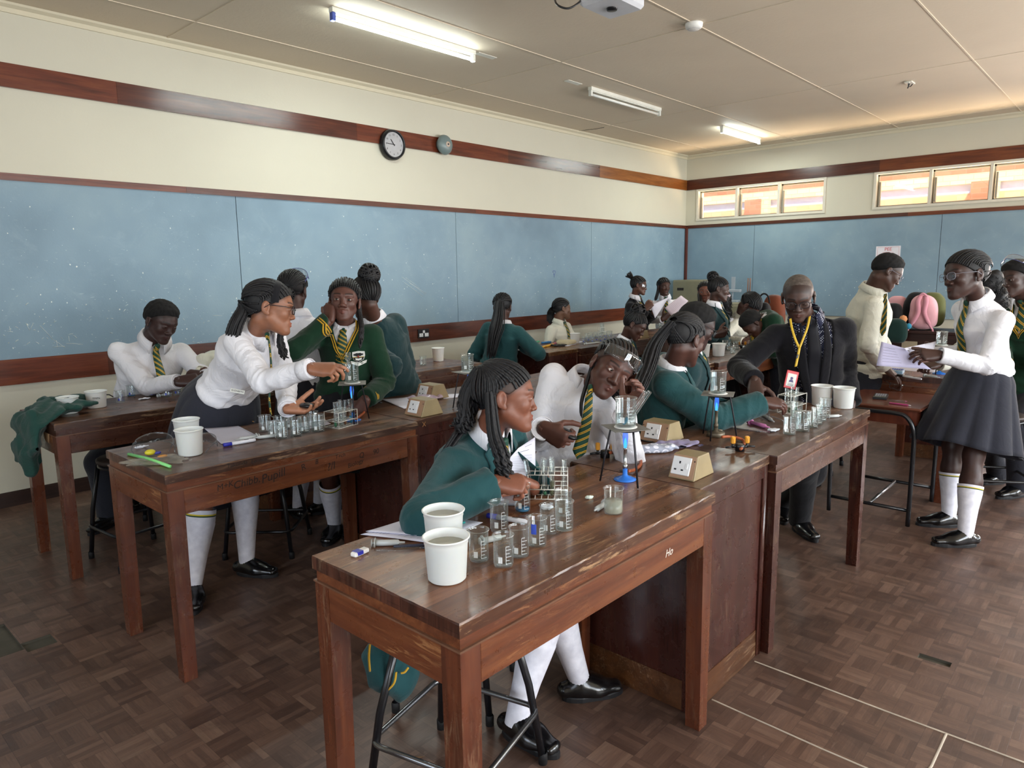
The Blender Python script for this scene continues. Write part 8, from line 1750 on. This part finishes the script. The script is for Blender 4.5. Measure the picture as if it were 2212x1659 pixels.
def lump(px, py, s, col, label, cat, name): c = on(px, py); V, F = surf(f_ell((0, 0, s[2]), s), (-.06,)*3, (.06,)*3, .004); V[:, 2] = np.maximum(V[:, 2], .001); o = mesh_obj(name, V, F, plain('lump_'+col, col, .4), None, True, None, (c[0], c[1], c[2]+.003)); return tag(o, label, cat)
lump(325, 985, (.022, .017, .013), 'cfc02e', 'yellow rounded lump showing through the zip bag', 'eraser', 'rounded_eraser'); lump(351, 990, (.022, .012, .006), 'd08a2c', 'orange piece inside the zip bag', 'eraser', 'orange_eraser'); lump(341, 983, (.015, .01, .007), '3d3f94', 'dark blue piece inside the zip bag', 'eraser', 'blue_eraser')
def goggles_on(px, py, rz, pit, label, kind='clear', z=HB, lift=.03, dark=False, hs=.95):
    c = on(px, py, z)+np.array([0, 0, lift]); R = np.array((Matrix.Rotation(rz, 3, 'Z') @ Matrix.Rotation(pit, 3, 'X'))); o = empty('safety_goggles', tuple(c), 0, label, 'goggles')
    def mk(name, V, F, mats, fm=None, smooth=True, parent=None): return mesh_obj(name, V, F, mats, parent if parent is not None else o, smooth, fm)
    goggles(mk, lambda p: R@(np.array(p, float)*hs), -.06, 0, 0, kind)
    if dark:
        for ch_ in list(o.children_recursive):
            if ch_.name.startswith(('goggle_rim', 'goggle_arm')): ch_.data.materials[0] = blackp
    return o
goggles_on(1025, 1085, 2.2, -.25, 'safety goggles with black frame lying on the front table by the girl\'s elbow', dark=True); goggles_on(338, 966, -.6, .3, 'clear safety goggles left of the tubs on the graffiti table'); goggles_on(438, 966, -.9, .2, 'clear safety goggles behind the graffiti table tubs')
goggles_on(1945, 842, 2.6, -.3, 'clear safety goggles standing on the school desk', z=.752); goggles_on(1650, 905, .4, .3, 'clear goggles near the syringe on the right bench'); goggles_on(195, 873, 1.0, 0, 'dark framed goggles between the tubs on the far left table', dark=True)
# bright stationery on the orange topped cupboard
for i, (a_, b_, c_, lb) in enumerate((((1137, 748), (1160, 744), '8fd04a', 'green'), ((1150, 752), (1166, 751), 'a3d838', 'lime'), ((1172, 752), (1196, 746), 'e0a83a', 'yellow-orange'), ((1170, 743), (1190, 741), '2f78b8', 'blue'), ((1195, 745), (1206, 742), 'c86a78', 'pink'), ((1140, 744), (1165, 740), '58b88a', 'mint'))):
    rod(a_, b_, .011, lb+' highlighter pen on the orange topped cupboard', 'highlighter', [plain('hl_'+c_, c_, .4)]*2, 'marker', group='bright highlighters on the far cupboard')
pillow((1208, 748), (.07, .035, .010), -.6, 'black case lying by the cream pencil case', blackp, seed=12); m = MB(); m.tube(catmull([on(1128, 741, HB+.006), on(1135, 748, HB+.006), on(1165, 749, HB+.006), on(1185, 747, HB+.006), on(1210, 743, HB+.006)], 5), .005, 6); tag(m.build('cable', [blackp]), 'black cable winding among the highlighters', 'cable')
m = MB(); m.tube(catmull([on(1352, 935, HB+.02), on(1360, 952, HB+.006), on(1372, 962, HB+.006), on(1385, 955, HB+.006), on(1372, 944, HB+.03), on(1362, 925, HB+.05), on(1380, 948, HB+.006), on(1410, 955, HB+.006)], 6), .0028, 6); tag(m.build('cable', [blackp]), 'thin black cable coiled beside the rear socket box', 'cable')
for i, (px, py, s_, lb) in enumerate(((900, 1638, .02, 'dry brown leaf scrap on the floor under the front table'),)):
    c = on(px, py, 0); m = MB(); m._add([(-.03, 0, .001), (0, -.007, .004), (.03, 0, .001), (0, .007, .004), (0, 0, .006)], [(0, 1, 4), (1, 2, 4), (2, 3, 4), (3, 0, 4)]); o = m.build('leaf_scrap', [plain('dry_leaf', '6b5036', .8)], None, tuple(c)); o.rotation_euler = (0, 0, -.6); tag(o, lb, 'leaf')
# ---------------------------------------------------------------- lanyard and badge of the suited man, name tape on the leaning girl's skirt
if PEOPLE:
    tr_, ts_ = PEOPLE['teacher']; o0 = np.array(tr_.location)
    def ribbon(name, pts, w, mat, parent, off): 
        P_ = catmull([J(p) for p in pts], 6); V2 = []; sd = cd(1, .3, 0)
        for p in P_: V2 += [p-sd*w-off, p+sd*w-off]
        r_o = mesh_obj(name, V2, [(2*i, 2*i+2, 2*i+3, 2*i+1) for i in range(len(P_)-1)], [mat], parent); md = r_o.modifiers.new('t', 'SOLIDIFY'); md.thickness = .002; return r_o
    lan = plain('yellow_lanyard', 'c4a026', .6); l1 = ribbon('lanyard', [(1707, 688, 4.02), (1711, 710, 3.985), (1719, 735, 3.965), (1727, 752, 3.96)], .0065, lan, tr_, o0); ribbon('lanyard', [(1749, 683, 4.02), (1744, 708, 3.98), (1735, 732, 3.965), (1727, 752, 3.958)], .0075, lan, tr_, o0)
    ribbon('lanyard', [(1727, 752, 3.957), (1724, 768, 3.957), (1719, 792, 3.957)], .0075, lan, tr_, o0); ribbon('clip', [(1723, 766, 3.952), (1721, 774, 3.952)], .008, blackp, tr_, o0)
    bc_ = atD(1709, 821, 3.95); M_ = frameM(tuple(bc_-o0), cd(.97, -.22, 0), cd(.28, .96, 0)); red_ = plain('red_badge_holder', 'c22b35', .4)
    m = MB(); m.rbox(-.034, .034, -.048, .052, -.002, .002, .002, M=M_); bo_ = m.build('badge_holder', [red_], tr_); m = MB(); m.rbox(-.025, .025, -.036, .036, .002, .0028, .0004, M=M_); cd_ = m.build('badge_card', [label_w], bo_)
    m = MB(); m.lathe([(0, .0030), (.008, .0030)], 16, c=(0, .010, 0), M=M_); m.poly([tuple(M_ @ Vector(v)) for v in ((-.014, -.012, .0031), (.014, -.012, .0031), (.008, .002, .0031), (-.008, .002, .0031))]); m.build('portrait_print', [plain('violet_print', '4c4470', .6)], cd_)
    m = MB(); [m.box(-.016, .016, y, y+.0018, .0029, .0033, M=M_) for y in (-.020, -.026, -.031)]; m.build('printed_lines', [inkp], cd_)
    lr_, ls_ = PEOPLE['lean']; o0 = np.array(lr_.location); q = atD(513, 845, 3.30); M_ = frameM(tuple(q-o0), cd(.95, -.2, .2), cd(.2, .95, 0)); m = MB(); m.rbox(-.032, .032, -.009, .009, -.001, .001, .0004, M=M_); nt_ = m.build('name_tape', [label_w], lr_); text('tape_print', 'ELIZABETH', .011, M_ @ Matrix.Translation((0, 0, .0014)), ink, nt_)
